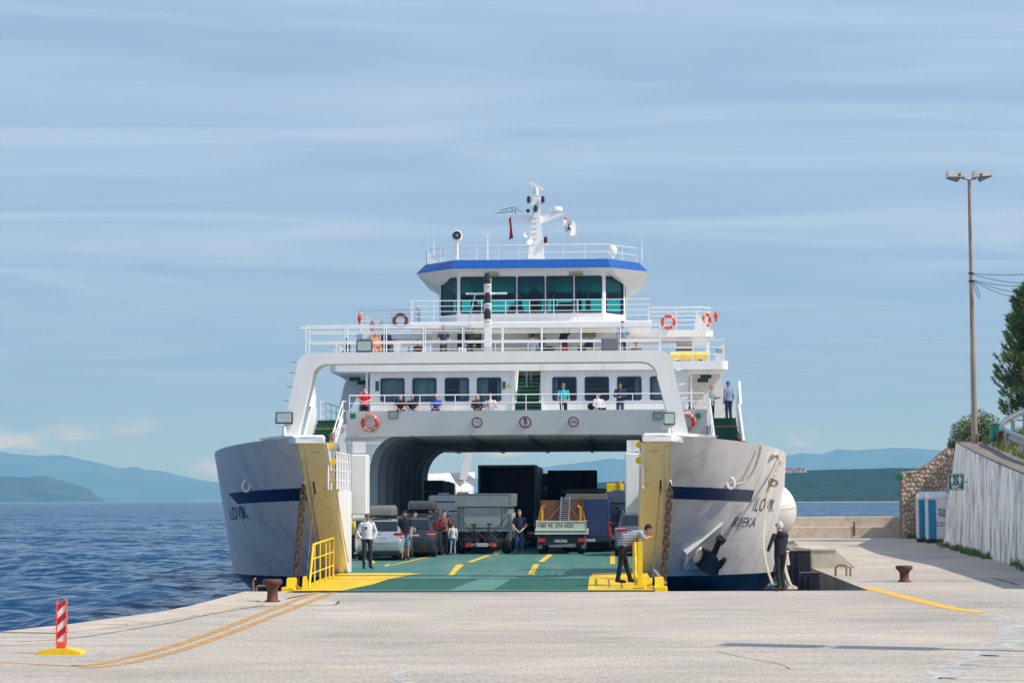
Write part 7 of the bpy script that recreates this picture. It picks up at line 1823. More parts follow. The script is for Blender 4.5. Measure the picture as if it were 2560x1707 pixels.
zl0, zl1 = ft(0, 1355)[1], ft(0, 1346)[1]
MB().box(-hw * .85, hw * .85, .1, .2, zl0 - .12, zl1 + .14).build('rear_beam', m_trim, root)
for s in (-1, 1):
    o = MB().box(min(s * hw * .62, s * hw * .9), max(s * hw * .62, s * hw * .9), .04, .1, zl0, zl1, .01).build('tail_light', m_lred, root)
    MB().box(s * hw * .83 - .1, s * hw * .83 + .1, .1, .14, ft(0, 1365)[1] - .1, ft(0, 1338)[1], .01).build('mud_flap', M('flap_grey', srgb(96, 98, 96), .7), root)
MB().box(-hw * .5, hw * .55, .1, .16, ft(0, 1368)[1] + .0, ft(0, 1358)[1], .02).build('tow_bar', m_steel, root)
numberplate(root, -.05, .1, ft(0, 1352)[1], 33 * k_, 7 * k_, 'ZD 482-HK')
MB().box(-.4, .4, .2, 5.0, .5, z0 - .1).build('chassis', m_under, root); wheelset(root, hw - .12, (.75, 4.3), .36, .3)
MB().box(-hw * .85, hw * .85, 3.7, 5.4, .6, 2.0, .1).build('cab', m_drop, root)
for s in (-1, 1): MB().box(s * (hw + .12) - .06, s * (hw + .12) + .06, 4.2, 4.32, 1.15, 1.55, .03).build('mirror', m_trim, root)
fl = root
bp_ = empty('brown_panel', onveh(fl, 0, .5, z1), -PSI, 'brown tinted panel in a yellow frame carried on the flatbed', 'panel')
w0, w1 = ft(1348, 0)[0], ft(1460, 0)[0]; zt_ = ft(0, 1251)[1] - z1
m_brown = M('brown_sheet', srgb(112, 74, 40), .35, var=.2, scale=1.5, dirt=srgb(70, 44, 24), dirt_amt=.6, dirt_scale=.9)
MB().prism([(w0, -.3), (w1, -.3), (w1 - .06, zt_), (w0 + .06, zt_)], 0, .04).build('sheet', m_brown, bp_)
for x in (w0 + .1, w1 - .14): MB().tube([(x, -.03, -.1), (x, -.03, zt_ * .62), (x + (.12 if x < 0 else -.12), -.03, zt_ * .72)], .06, 6).build('yellow_bar', M('amber_bar', srgb(206, 146, 28), .5), bp_)
for x, d in ((w0 - .02, -.06), (w1 + .02, .06)): MB().obox((x + d, -.02, -.25), (x - d, -.02, zt_ * .55), .05, .05).build('edge_bar', M('amber_bar', srgb(206, 146, 28), .5), bp_)
MB().box(w1 - .08, w1 - .02, -.05, .0, -.2, zt_ + .12).build('stake', m_brown, bp_)
ld = empty('ladder', onveh(fl, 0, .35, z1), -PSI, 'aluminium ladder leaning upright on the flatbed load', 'ladder')
a0, a1, b0, b1 = ft(1399, 0)[0], ft(1421, 0)[0], ft(1404, 0)[0], ft(1425, 0)[0]; zt_ = ft(0, 1243)[1] - z1
for p, q_ in (((a0, -.25), (b0, zt_)), ((a1, -.25), (b1, zt_))): MB().obox((p[0], -.05, p[1]), (q_[0], .12, q_[1]), .06, .05, (0, 1, 0)).build('stile', m_steel, ld)
for k in range(14):
    f = (k + .5) / 14; MB().tube([(a0 + (b0 - a0) * f, -.05 + .17 * f, -.25 + (zt_ + .25) * f), (a1 + (b1 - a1) * f, -.05 + .17 * f, -.25 + (zt_ + .25) * f)], .018, 5).build('rung', m_steel, ld)
for a, c in (((1400, 1266), (1374, 1297)), ((1425, 1266), (1447, 1299))):
    p, q_ = ft(*a), ft(*c); o = MB().obox((p[0], .2, p[1]), (q_[0], .1, q_[1]), .025, .01, (0, 1, 0)).build('lashing_strap', M('strap_pink', srgb(196, 96, 88), .7)); o.location = fl.location; o.rotation_euler = (0, 0, -PSI); tag(o, 'red lashing strap on the ' + ('left' if a[0] < 1410 else 'right') + ' of the ladder', 'strap')
# yellow lorry body and white boxes far aft on the right
root = deck_root('parked_truck', 1548, 1334, 'yellow tipper body far aft, seen over the vans', 'truck', 'trucks and campers on the car deck')
x0, x1 = S(1516, 0, 70)[0] - S(1548, 0, 70)[0], S(1560, 0, 70)[0] - S(1548, 0, 70)[0]; zt_ = T(1540, 1206, 122).z - DZ
MB().box(x0, x1, 0, 4, 1.0, zt_, .03).build('tipper_body', M('tipper_yellow', srgb(244, 206, 10), .5, var=.05), root)
MB().tube([(x1 - .2, -.05, 1.2), (x1 - .2, -.05, zt_ + .22)], .05, 6).build('stanchion', m_yellow, root); MB().box(x0, x1, .1, 6, .5, 1.0).build('chassis', m_under, root); wheelset(root, 1.1, (.9, 5), .48, .3)
xa, za = S(1560, 1198, 72); xb2, zb2 = S(1598, 1228, 72)
sb_ = MB().box(xa, xb2, 72, 73.5, zb2, za, .03).build('stern_box', m_sw2, F)
for k in range(2): MB().box(xa + .12 + k * .32, xa + .4 + k * .32, 71.95, 72, zb2 + .2, za - .1, .01).build('hatch', M('hatch_cream', srgb(190, 190, 168), .6), sb_)
x, z = S(1583, 1182, 72); floodlight(1583, 1181, 10, 14, 72, 'dark lamp on the right stern portal leg', 0)
# ================================================================== PEOPLE
m_skin = M('skin_fair', srgb(216, 168, 142), .6, var=.06, scale=9); m_skin2 = M('skin_tan', srgb(192, 138, 110), .6, var=.06, scale=9)
def cloth(name, rgb, var=.1): return M('cloth_' + name, srgb(*rgb), .9, var=var, scale=7, bump=.25, bscale=22)
m_hairD, m_hairG, m_hairW, m_hairB = cloth('hair_dark', (34, 26, 22), .3), cloth('hair_grey', (118, 114, 110), .2), cloth('hair_white', (206, 204, 200), .1), cloth('hair_blond', (190, 150, 96), .2)
m_shoe = cloth('shoe_black', (26, 26, 28)); m_jeans = cloth('jeans_blue', (62, 84, 118), .2); m_djeans = cloth('jeans_dark', (34, 42, 62), .15); m_blackc = cloth('black', (22, 22, 26)); m_whitec = cloth('white', (214, 212, 212), .05)
m_glassesk = M('sunglass', (.008, .008, .01), .15)
V = Vector
def pose_points(pose, o):
    """joint positions of a 1.78 m figure facing -Y; o holds overrides"""
    J = dict(pel=V((0, 0, .96)), wai=V((0, .0, 1.12)), che=V((0, .01, 1.33)), nek=V((0, .01, 1.50)), hed=V((0, -.02, 1.665)))
    for s, n_ in ((-1, 'R'), (1, 'L')):
        J['hip' + n_] = V((s * .09, 0, .92)); J['kne' + n_] = V((s * .10, -.015, .5)); J['ank' + n_] = V((s * .105, .02, .09)); J['toe' + n_] = V((s * .13, -.15, .035))
        J['sho' + n_] = V((s * .185, .01, 1.43)); J['elb' + n_] = V((s * .235, .04, 1.15)); J['wri' + n_] = V((s * .225, -.05, .91)); J['han' + n_] = V((s * .215, -.08, .81))
    if pose == 'walk':
        J['kneR'] = V((-.1, -.1, .5)); J['ankR'] = V((-.1, -.02, .1)); J['toeR'] = V((-.13, -.18, .04)); J['kneL'] = V((.1, .03, .5)); J['ankL'] = V((.12, .14, .13)); J['toeL'] = V((.14, -.0, .03))
    if pose in ('rail', 'armsfront', 'kneeup'):      # forearms brought together in front
        up = 1.12 if pose == 'rail' else 1.0
        for s, n_ in ((-1, 'R'), (1, 'L')):
            J['elb' + n_] = V((s * .25, -.06, up + .06)); J['wri' + n_] = V((s * .07, -.25, up + .0)); J['han' + n_] = V((s * .0 - .03 * s, -.29, up - .02))
    if pose == 'kneeup': J['kneR'] = V((-.12, -.36, .78)); J['ankR'] = V((-.14, -.38, .36)); J['toeR'] = V((-.17, -.56, .33))
    if pose == 'hipshand': J['elbR'] = V((-.33, .06, 1.17)); J['wriR'] = V((-.24, -.1, .98)); J['hanR'] = V((-.2, -.12, .92)); J['elbL'] = V((.3, .02, 1.15)); J['wriL'] = V((.21, -.06, .95)); J['hanL'] = V((.18, -.05, .87))
    if pose == 'clasp':
        for s, n_ in ((-1, 'R'), (1, 'L')): J['elb' + n_] = V((s * .28, -.02, 1.13)); J['wri' + n_] = V((s * .09, -.2, .94)); J['han' + n_] = V((s * .02, -.22, .88))
    if pose == 'sit':
        for k in J: J[k] = J[k] + V((0, 0, -.5))
        for s, n_ in ((-1, 'R'), (1, 'L')):
            J['hip' + n_] = V((s * .1, 0, .47)); J['kne' + n_] = V((s * .14, -.44, .5)); J['ank' + n_] = V((s * .13, -.42, .09)); J['toe' + n_] = V((s * .15, -.6, .035))
            J['elb' + n_] = V((s * .26, -.02, .68)); J['wri' + n_] = V((s * .1, -.22, .56)); J['han' + n_] = V((s * .04, -.28, .54))
        J['pel'] = V((0, 0, .48))
    if pose == 'lean':       # bent far forward over a gate, seen from the side (forward is -Y)
        for n_, s in (('R', -1), ('L', 1)):
            J['hip' + n_] = V((s * .09, .12, .92)); J['kne' + n_] = V((s * .1, .1 - .06 * s, .5)); J['ank' + n_] = V((s * .1, .08 - .16 * s, .09)); J['toe' + n_] = V((s * .12, -.1 - .16 * s, .035))
            J['sho' + n_] = V((s * .17, -.36, 1.24)); J['elb' + n_] = V((s * .2, -.46, 1.12)); J['wri' + n_] = V((s * .06, -.58, 1.16)); J['han' + n_] = V((s * -.02, -.62, 1.15))
        J['pel'] = V((0, .12, .95)); J['wai'] = V((0, .03, 1.1)); J['che'] = V((0, -.2, 1.21)); J['nek'] = V((0, -.42, 1.3)); J['hed'] = V((0, -.55, 1.37))
    for k, v in (o or {}).items(): J[k] = V(v)
    return J
VOX = .017
def person(label, loc, face, top, legs, hair=m_hairD, skin=m_skin, shoe=m_shoe, pose='stand', H=1.76, sleeve=.5, shorts=False, o=None, build=1.0, belly=0.0, glasses=False, longhair=False, hat=None, extra=None, nod=0.0, turn=0.0, bald=False, look=None, beard=None, world=True, hood=None):
    """face: direction the person faces, 0 = towards the camera, positive = to the viewer's right"""
    J = pose_points(pose, o); k = H / 1.78
    for a in J: J[a] = J[a] * k
    root = empty('person', loc, face, label, 'person')
    prim = []
    def cap(a, b_, r1, r2, mt): prim.append((V(a), V(b_), r1 * k * build, r2 * k * build, mt))
    mats = [skin, top, legs, shoe, hair]
    for n_ in 'RL':
        cap(J['sho' + n_], J['elb' + n_], .062, .05, 1)
        f = sleeve
        if sleeve <= 1:
            mid = J['sho' + n_].lerp(J['elb' + n_], max(sleeve, .1) * 1.0); prim.pop()
            cap(J['sho' + n_], mid, .064, .06, 1)
            if sleeve < 1: cap(mid, J['elb' + n_], .046, .041, 0)
            cap(J['elb' + n_], J['wri' + n_], .042, .03, 0)
        else: cap(J['elb' + n_], J['wri' + n_], .05, .04, 1)
        cap(J['wri' + n_], J['wri' + n_].lerp(J['han' + n_], .75), .03, .036, 0)
        if shorts:
            md = J['hip' + n_].lerp(J['kne' + n_], .92); cap(J['hip' + n_], md, .092, .085, 2); cap(md, J['kne' + n_], .056, .054, 0); cap(J['kne' + n_], J['kne' + n_].lerp(J['ank' + n_], .4), .054, .058, 0); cap(J['kne' + n_].lerp(J['ank' + n_], .4), J['ank' + n_], .056, .038, 0)
        else: cap(J['hip' + n_], J['kne' + n_], .09, .066, 2); cap(J['kne' + n_], J['ank' + n_], .066, .056, 2)
        cap(J['ank' + n_] + V((0, .03, -.03)) * k, J['toe' + n_], .045, .04, 3)
    cap(J['nek'] - V((0, 0, .03)), J['hed'] - V((0, 0, .06)) * k, .056, .055, 0)
    # torso: elliptic sections along the spine
    sections = [(J['pel'] - V((0, 0, .05)) * k, .15, .115, 2), (J['pel'] + V((0, 0, .03)) * k, .165, .125, 1), (J['wai'], .152 + belly * .5, .112 + belly, 1), (J['che'], .178, .122, 1), (J['nek'].lerp(J['che'], .3), .15, .09, 1), (J['nek'] - V((0, 0, .01)), .065, .06, 1)]
    b_ = MB(); rings = []
    for i, (c, rx, ry, mt) in enumerate(sections):
        d = (sections[min(i + 1, 5)][0] - sections[max(i - 1, 0)][0]).normalized(); fy = V((1, 0, 0)).cross(d).normalized() * -1
        rings.append([c + V((1, 0, 0)) * rx * k * build * math.cos(t_) + fy * ry * k * build * math.sin(t_) for t_ in (2 * math.pi * j / 16 for j in range(16))])
    b_.loft(rings)
    for (a, c, r1, r2, mt) in prim:
        d = c - a; L = d.length
        if L < 1e-4: continue
        dn = d / L
        b_.tube([a - dn * r1 * .85, a - dn * r1 * .5, a, c, c + dn * r2 * .5, c + dn * r2 * .85], [r1 * .5, r1 * .87, r1, r2, r2 * .87, r2 * .5], 10)
    hd = J['hed']; hr = Matrix.Rotation(turn, 3, 'Z') @ Matrix.Rotation(nod, 3, 'X')
    b_.ell(hd, (.073 * k, .092 * k, .115 * k), 14, 10, hr); jaw = hd + hr @ V((0, -.025, -.07)) * k; b_.ell(jaw, (.052 * k, .062 * k, .06 * k), 12, 8, hr)
    me = b_.mesh('body'); ob = OB('body', me, [], root)
    rm = ob.modifiers.new('remesh', 'REMESH'); rm.mode = 'VOXEL'; rm.voxel_size = VOX * k
    sm = ob.modifiers.new('smooth', 'SMOOTH'); sm.factor = .5; sm.iterations = 2
    nm = bpy.data.meshes.new_from_object(ob.evaluated_get(bpy.context.evaluated_depsgraph_get())); ob.modifiers.clear(); ob.data = nm; bpy.data.meshes.remove(me)
    nf = len(nm.polygons); cen = np.empty(nf * 3); nm.polygons.foreach_get('center', cen); cen = cen.reshape(-1, 3)
    best = np.full(nf, 1e9); idx = np.zeros(nf, dtype=np.int32)
    def upd(a, c, r1, r2, mt):
        a, d = np.array(a), np.array(c - a); L2 = max(d @ d, 1e-9); t_ = np.clip((cen - a) @ d / L2, 0, 1); ds = np.linalg.norm(cen - a - t_[:, None] * d, axis=1) - (r1 + (r2 - r1) * t_)
        w_ = ds < best; best[w_] = ds[w_]; idx[w_] = mt
    for p in prim: upd(*p)
    for (c0, rx, ry, mt), (c1, rx1, ry1, mt1) in zip(sections, sections[1:]):
        a, d = np.array(c0), np.array(c1 - c0); L2 = max(d @ d, 1e-9); t_ = np.clip((cen - a) @ d / L2, 0, 1); q_ = cen - a - t_[:, None] * d
        rxx, ryy = (rx + (rx1 - rx) * t_) * k * build, (ry + (ry1 - ry) * t_) * k * build; rr = np.sqrt((q_[:, 0] / rxx) ** 2 + ((q_[:, 1] ** 2 + q_[:, 2] ** 2) / ryy ** 2)); ds = (rr - 1) * ryy
        w_ = ds < best + .004; best[w_] = ds[w_]; idx[w_] = mt
    dh_ = np.linalg.norm((cen - np.array(hd)) / np.array([.073, .1, .14]) / k, axis=1); idx[dh_ < 1.12] = 0
    cut = np.array(J['wai']); 
    nm.polygons.foreach_set('material_index', idx); nm.polygons.foreach_set('use_smooth', np.ones(nf, dtype=bool))
    for mt in mats: nm.materials.append(mt)
    # face, ears, fingers: added to the same skin
    ex = MB()
    def h(x, y, z): return hd + hr @ V((x, y, z)) * k
    ex.loft([[h(-.012, -.088, .03), h(.012, -.088, .03), h(.0, -.1, .03)], [h(-.02, -.088, -.02), h(.02, -.088, -.02), h(0, -.122, -.018)]])
    for s in (-1, 1): ex.ell(h(s * .076, .005, .0), (.012 * k, .02 * k, .032 * k), 8, 6, hr)
    ex.mat(4)
    if not glasses:
        for s in (-1, 1): ex.ell(h(s * .03, -.088, .022), (.012 * k, .006 * k, .006 * k), 6, 4, hr); ex.ell(h(s * .03, -.09, .044), (.02 * k, .005 * k, .005 * k), 6, 4, hr)
    ex.ell(h(0, -.092, -.055), (.022 * k, .006 * k, .005 * k), 6, 4, hr)
    ex.mat(0)
    for n_ in 'RL':
        s = -1 if n_ == 'R' else 1; w_, e = J['wri' + n_], J['han' + n_]; d = (e - w_).normalized(); side = V((0, -1, 0)) - d * d.dot(V((0, -1, 0)))
        if side.length < .3: side = V((s, 0, 0)) - d * d.x * s
        side.normalize(); nrm = d.cross(side).normalized() * (-s)
        for f in range(4):
            bs = w_.lerp(e, .7) + side * (.027 - .018 * f) * k; L = (.05, .056, .052, .04)[f] * k
            p1 = bs + d * L * .6 + nrm * .004; p2 = p1 + d * L * .45 + nrm * L * .3
            ex.tube([bs, p1, p2], [.0095 * k, .0088 * k, .0075 * k], 5)
        tb_ = w_.lerp(e, .25) + side * .026 * k; ex.tube([tb_, tb_ + (d * .5 + side * .8) * .03 * k, tb_ + (d * 1.1 + side * .75) * .045 * k], [.011 * k, .01 * k, .008 * k], 5)
    xm = ex.mesh('x'); bm = bmesh.new(); bm.from_mesh(nm); bm.from_mesh(xm); bm.to_mesh(nm); bm.free(); bpy.data.meshes.remove(xm)
    # hair as a cap of its own
    if hat:
        hb = MB(); rg = []
        for a in range(6):
            t_ = a / 5 * math.pi / 2; rg.append([h(.083 * math.cos(t_ * .98) * math.cos(u) * 1.0, .1 * math.cos(t_ * .98) * math.sin(u) + .004, .035 + .098 * math.sin(t_)) for u in (2 * math.pi * j / 14 for j in range(14))])
        hb.loft(rg)
        if hat[1]: hb.loft([[h(-.06, -.08, .045), h(0, -.1, .05), h(.06, -.08, .045)], [h(-.05, -.14, .03), h(0, -.17, .034), h(.05, -.14, .03)]], cyclic=False, caps=False)
        hb.build('hat', hat[0], root, smooth=60)
    if not bald:
        hb = MB(); rg = []; rdn = random.Random(len(label))
        for a in range(7):
            t_ = -.35 + a / 6 * (math.pi / 2 + .33)
            row = []
            for j in range(16):
                u = 2 * math.pi * j / 16; fr_ = math.sin(u) < -.2; kk = 1.0
                zz = .125 * math.sin(t_) + .004; yy = .102 * math.cos(t_) * math.sin(u) + .006; xx = .084 * math.cos(t_) * math.cos(u)
                if fr_ and zz < .062: zz = .062 + .01 * math.sin(u * 3); yy = yy * .96
                row.append(h(xx + rdn.uniform(-.003, .003), yy + rdn.uniform(-.003, .003), zz + rdn.uniform(-.003, .003)))
            rg.append(row)
        hb.loft(rg)
        if longhair:
            for s in (-1, 1): hb.tube([h(s * .06, .02, .04), h(s * .08, .03, -.06), h(s * .07, .03, -.16), h(s * .055, .02, -.22)], [.03 * k, .035 * k, .03 * k, .012 * k], 7)
            hb.ell(h(0, .06, -.06), (.08 * k, .05 * k, .14 * k), 10, 8, hr)
        hb.build('hair', hair, root, smooth=70)
    if beard: MB().ell(h(0, -.05, -.09), (.05 * k, .05 * k, .035 * k), 10, 6, hr).build('beard', beard, root, smooth=180)
    if glasses:
        gb_ = MB()
        for s in (-1, 1): gb_.ell(h(s * .034, -.096, .022), (.03 * k, .01 * k, .02 * k), 10, 6, hr); gb_.obox(h(s * .06, -.085, .026), h(s * .078, .02, .02), .006, .006)
        gb_.obox(h(-.02, -.1, .028), h(.02, -.1, .028), .008, .006); gb_.build('sunglasses', m_glassesk, root)
    # shirt hem, collar
    hm = MB(); c = J['pel'] + V((0, 0, -.02)) * k; 
    if pose != 'sit' and pose != 'lean':
        r0, r1 = (.172 * k * build, .132 * k * build), (.158 * k * build + belly * .3, .118 * k * build + belly * .4)
        n_ = 18; up = J['pel'].lerp(J['wai'], .6)
        hm.loft([[c + V((r0[0] * math.cos(t_) * (1 + .03 * math.sin(5 * t_)), r0[1] * math.sin(t_) * (1 + .04 * math.sin(4 * t_)), .01 * math.sin(3 * t_))) for t_ in (2 * math.pi * j / n_ for j in range(n_))], [up + V((r1[0] * math.cos(t_), r1[1] * math.sin(t_), 0)) for t_ in (2 * math.pi * j / n_ for j in range(n_))]], caps=False)
        hm.build('shirt_hem', top, root, smooth=180)
    if hood: MB().ell(J['nek'] + V((0, .1, -.06)) * k, (.11 * k, .07 * k, .09 * k), 12, 8).build('hood', top, root, smooth=180)
    if extra: extra(root, J, k)
    return root
def on_deck(px, py): x, y = SG(px, py); return tuple(W(x, y, DZ + .006))
def hidden_feet(px, ph, y, zdeck, H=1.76, sit=False):
    """a spot on an upper deck: head top at photo pixel (px, ph) on cross-section y"""
    x, z = S(px, ph, y); return tuple(W(x, y, zdeck))
m_stripeT = stripes('navy_white_stripes', srgb(206, 206, 208), srgb(26, 34, 62), .042, 2, .5)
m_stripeP = stripes('fine_grey_stripes', srgb(170, 174, 180), srgb(60, 66, 80), .034, 2, .5)
# --- on the car deck
def phone(root, J, k):
    MB().box(J['hanR'].x - .02, J['hanR'].x + .02, J['hanR'].y - .05, J['hanR'].y - .03, J['hanR'].z - .06, J['hanR'].z + .05, .005).build('handset', m_trim, root)
    MB().box(-.1, -.03, -.175 * k, -.15 * k, 1.24 * k, 1.34 * k, .01).build('sunglass_case', cloth('brown', (96, 62, 44)), root)
person('man in white pullover, dark trousers and sunglasses on the yellow patch', on_deck(918, 1421), R(14), cloth('white_pullover', (216, 214, 216), .05), cloth('charcoal', (48, 50, 58)), m_hairD, pose='hipshand', H=1.78, sleeve=2, glasses=True, turn=R(22), belly=.02, extra=phone)
person('bearded man in black polo and denim shorts walking off', on_deck(1012, 1400), R(4), cloth('black_polo', (20, 22, 32)), cloth('denim_shorts', (112, 146, 168), .25), m_hairD, m_skin2, pose='walk', H=1.8, sleeve=.62, shorts=True, build=1.06, beard=m_hairD, nod=R(12))
person('dark haired man in profile standing between the cars', on_deck(1035, 1390), R(75), cloth('tan_shirt', (186, 150, 126)), m_djeans, m_hairD, H=1.74, sleeve=.5)
def baby(root, J, k):
    b_ = MB(); b_.ell((-.2, -.02, 1.18), (.085, .085, .13), 12, 8); b_.ell((-.2, -.03, 1.38), (.062, .07, .075), 12, 8); b_.tube([(-.16, -.06, 1.24), (-.05, -.02, 1.26)], [.03, .022], 6)
    for s in (0, .06): b_.tube([(-.2 + s, -.03, 1.1), (-.15 + s, -.12, 1.02), (-.14 + s, -.12, .92)], [.045, .04, .03], 6)
    bb_ = empty('person', root.location, root.rotation_euler.z, 'blond baby in white carried on the arm of the person in the beanie', 'person')
    o = MB(); o.v, o.f, o.m = b_.v, b_.f, b_.m; ob = o.build('body', m_whitec, bb_, smooth=180)
    MB().ell((-.2, -.03, 1.385), (.064, .072, .07), 12, 8).build('head_skin', m_skin, bb_, smooth=180); MB().ell((-.2, -.015, 1.41), (.064, .07, .06), 12, 8).build('hair', m_hairB, bb_, smooth=180)
m_plaid = cloth('brown_plaid', (140, 92, 76), .35)
person('person in green beanie and brown plaid shirt seen from behind', on_deck(1110, 1387), R(170), m_plaid, m_djeans, m_hairD, pose='stand', H=1.78, sleeve=2, hat=(cloth('green_beanie', (22, 74, 62)), False), o={'elbR': (-.26, -.12, 1.18), 'wriR': (-.2, -.28, 1.12), 'hanR': (-.12, -.3, 1.1)}, bald=True)
bl = on_deck(1103, 1387)
class _R: pass
rr_ = _R(); rr_.location = bl; rr_.rotation_euler = type('E', (), {'z': R(10)})
baby(rr_, None, 1)
person('child in white jumper, light jeans and red shoes seen from behind', on_deck(1132, 1387), R(178), cloth('white_jumper', (214, 212, 204), .05), cloth('light_jeans', (124, 140, 160), .2), cloth('hair_brown', (96, 68, 50), .2), shoe=cloth('red_shoe', (190, 34, 38)), pose='walk', H=1.27, sleeve=2)
person('grey haired man in navy T-shirt and jeans, hands clasped', on_deck(1299, 1384), R(-2), cloth('navy_tee', (30, 32, 58)), m_jeans, m_hairG, m_skin, cloth('tan_shoe', (150, 124, 104)), pose='clasp', H=1.76, sleeve=.6, belly=.03, nod=R(2))
person('crewman in striped polo leaning on the yellow ramp gate', tuple(W(*SG(1568, 1457), .16)), R(86), m_stripeT, m_blackc, m_hairD, m_skin2, pose='lean', H=1.82, sleeve=.8, build=1.08, belly=.05, glasses=True, nod=R(18))
person('person in yellow top cut off by the left bulkhead', on_deck(876, 1396), R(150), cloth('yellow_top', (224, 206, 92)), m_djeans, m_hairD, H=1.68, sleeve=.6)
hoodie = cloth('navy_hoodie', (26, 28, 42))
hq = G(1938, 1472)
person('white haired man in dark hoodie handling the mooring rope', (hq.x, 53.1 - .65, 0), R(205), hoodie, cloth('dark_trousers', (28, 28, 34)), m_hairW, m_skin, cloth('brown_shoe', (92, 66, 48)), pose='walk', H=1.76, sleeve=2, belly=.02, glasses=True, hood=True, turn=R(18),
       o={'elbL': (.33, .03, 1.16), 'wriL': (.26, -.16, 1.05), 'hanL': (.22, -.22, 1.03), 'elbR': (-.24, -.16, 1.12), 'wriR': (-.18, -.38, 1.2), 'hanR': (-.16, -.44, 1.24)})
# --- crew on the bow gallery
x, z = -4.76, 0
person('crewman in striped polo looking over the left bow gallery rail', tuple(W(x, 8.5, 2.61)), R(35), m_stripeP, m_blackc, m_hairG, m_skin2, pose='rail', H=1.74, sleeve=.6, turn=R(40))
x, z = S(1849, 1080, 16)
person('short haired crewman whose head shows above the right bow rail', tuple(W(x, 16, z - 1.74)), R(30), m_blackc, m_blackc, m_hairG, m_skin2, H=1.75)
# --- passenger deck: height 5.6
def pax(px, ph, y, label, *a, z=5.6, **k_):
    sit = k_.get('pose') == 'sit'; x, zz = S(px, ph, y)
    h0 = k_.get('H', 1.76)
    if sit: zb = zz - (1.28 / 1.78) * h0 - .0
    else: zb = zz - h0 * .998
    zb = min(max(zb, z - .25), z + .45) if not sit else zb
    return person(label, tuple(W(x, y, zb)), *a, **k_)
B = YWL - .45
pax(911, 967, 35.75, 'man in red T-shirt leaning on the passenger rail at the left', R(8), cloth('red_tee', (206, 26, 46)), m_blackc, m_hairD, pose='rail', H=1.76, sleeve=.6, build=1.05)
pax(1001, 986, B, 'woman in black T-shirt seated under the first lounge window', R(5), m_blackc, m_blackc, m_hairG, pose='sit', H=1.64, longhair=True)
pax(1031, 985, B, 'man in black T-shirt with blue bag seated under the second window', R(0), cloth('black_tee2', (30, 30, 34)), cloth('bright_blue', (26, 120, 196)), m_hairG, m_skin2, pose='sit', H=1.72, build=1.06)
pax(1091, 984, B, 'blond woman in blue T-shirt seated with a shoulder bag', R(-6), cloth('royal_tee', (34, 78, 168)), m_djeans, m_hairB, m_skin2, pose='sit', H=1.66)
pax(1193, 985, B, 'blond woman in dark jacket seated left of the stairs', R(4), cloth('dark_jacket', (34, 34, 44)), m_blackc, m_hairB, pose='sit', H=1.64, longhair=True, sleeve=2)
pax(1226, 983, B, 'man in white T-shirt and dark vest photographing by the stairs', R(-6), m_whitec, cloth('pale_jeans', (130, 160, 190)), m_hairG, m_skin2, pose='sit', H=1.76, o={'wriR': (-.1, -.24, .82), 'hanR': (-.04, -.27, .84), 'wriL': (.12, -.24, .82), 'hanL': (.05, -.27, .84)})
pax(1408, 958, 35.8, 'grey haired man in turquoise T-shirt, one knee up on the rail', R(4), cloth('turquoise_tee', (34, 178, 190)), m_djeans, m_hairG, m_skin2, cloth('pale_shoe', (176, 166, 150)), pose='kneeup', H=1.78, sleeve=.6, nod=R(26))
pax(1496, 981, B, 'person in white shirt seated under a right hand window', R(20), m_whitec, m_blackc, m_hairD, m_skin2, pose='sit', H=1.68, sleeve=2)
pax(1550, 955, 35.9, 'man in dark vest over a blue shirt looking down at the rail', R(-10), cloth('blue_vest', (52, 62, 92), .3), cloth('grey_jeans', (70, 80, 96)), m_hairD, m_skin2, pose='rail', H=1.78, sleeve=2, nod=R(24), turn=R(-14))
person('woman in grey top with handbag on the right stair landing', tuple(W(S(1781, 1057, 36.4)[0], 36.4, 5.61)), R(70), cloth('grey_top', (150, 152, 158)), m_djeans, m_hairB, pose='stand', H=1.64, sleeve=2, longhair=True, o={'elbL': (.2, -.1, 1.14), 'wriL': (.14, -.32, 1.18), 'hanL': (.12, -.4, 1.19)})
person('man in green cap and blue shirt on the right stair landing', tuple(W(S(1822, 1057, 36.2)[0], 36.2, 5.61)), R(-150), cloth('blue_shirt', (128, 142, 170)), cloth('navy_trousers', (32, 40, 58)), m_hairG, m_skin2, H=1.76, sleeve=2, hat=(cloth('green_cap', (30, 86, 84)), True), build=1.06)
pax(1725, 1002, 39.2, 'dark clothed person sitting in the shade of the right promenade', R(40), m_blackc, m_blackc, m_hairD, pose='sit', H=1.7)
# the pair of jeans coming down the central stair
sx_ = (sx0 + sx1) / 2 - .05
person('person in light jeans coming down the central stairs', tuple(W(sx_, YWL + 2.55, 7.42)), 0, m_blackc, cloth('light_jeans', (124, 140, 160), .2), m_hairD, m_skin, cloth('white_shoe', (210, 205, 196)), pose='walk', H=1.72, sleeve=2)
# --- sun deck: height 8.37
U = ZU1
def up(px, ph, y, label, *a, **k_): return pax(px, ph, y, label, *a, z=U, **k_)
up(868, 846, 39.2, 'man in dark jacket seated at the left end of the sun deck', R(-60), cloth('dark_green', (40, 46, 42)), m_blackc, m_hairD, pose='sit', H=1.72, sleeve=2)
up(938, 829, 40.2, 'woman in bright orange dress seated behind the left floodlight', R(20), cloth('orange_dress', (226, 128, 76)), cloth('orange_dress', (226, 128, 76)), m_hairB, m_skin2, pose='sit', H=1.68)
up(966, 820, 40.6, 'man in navy shirt bending towards the white sheet', R(30), cloth('navy_shirt', (34, 38, 58)), m_blackc, m_hairD, m_skin2, pose='armsfront', H=1.74, sleeve=.6, bald=True)
up(1022, 867, 40.4, 'small child in red on the sun deck', 0, cloth('red_child', (176, 40, 44)), m_djeans, m_hairB, pose='sit', H=1.2)
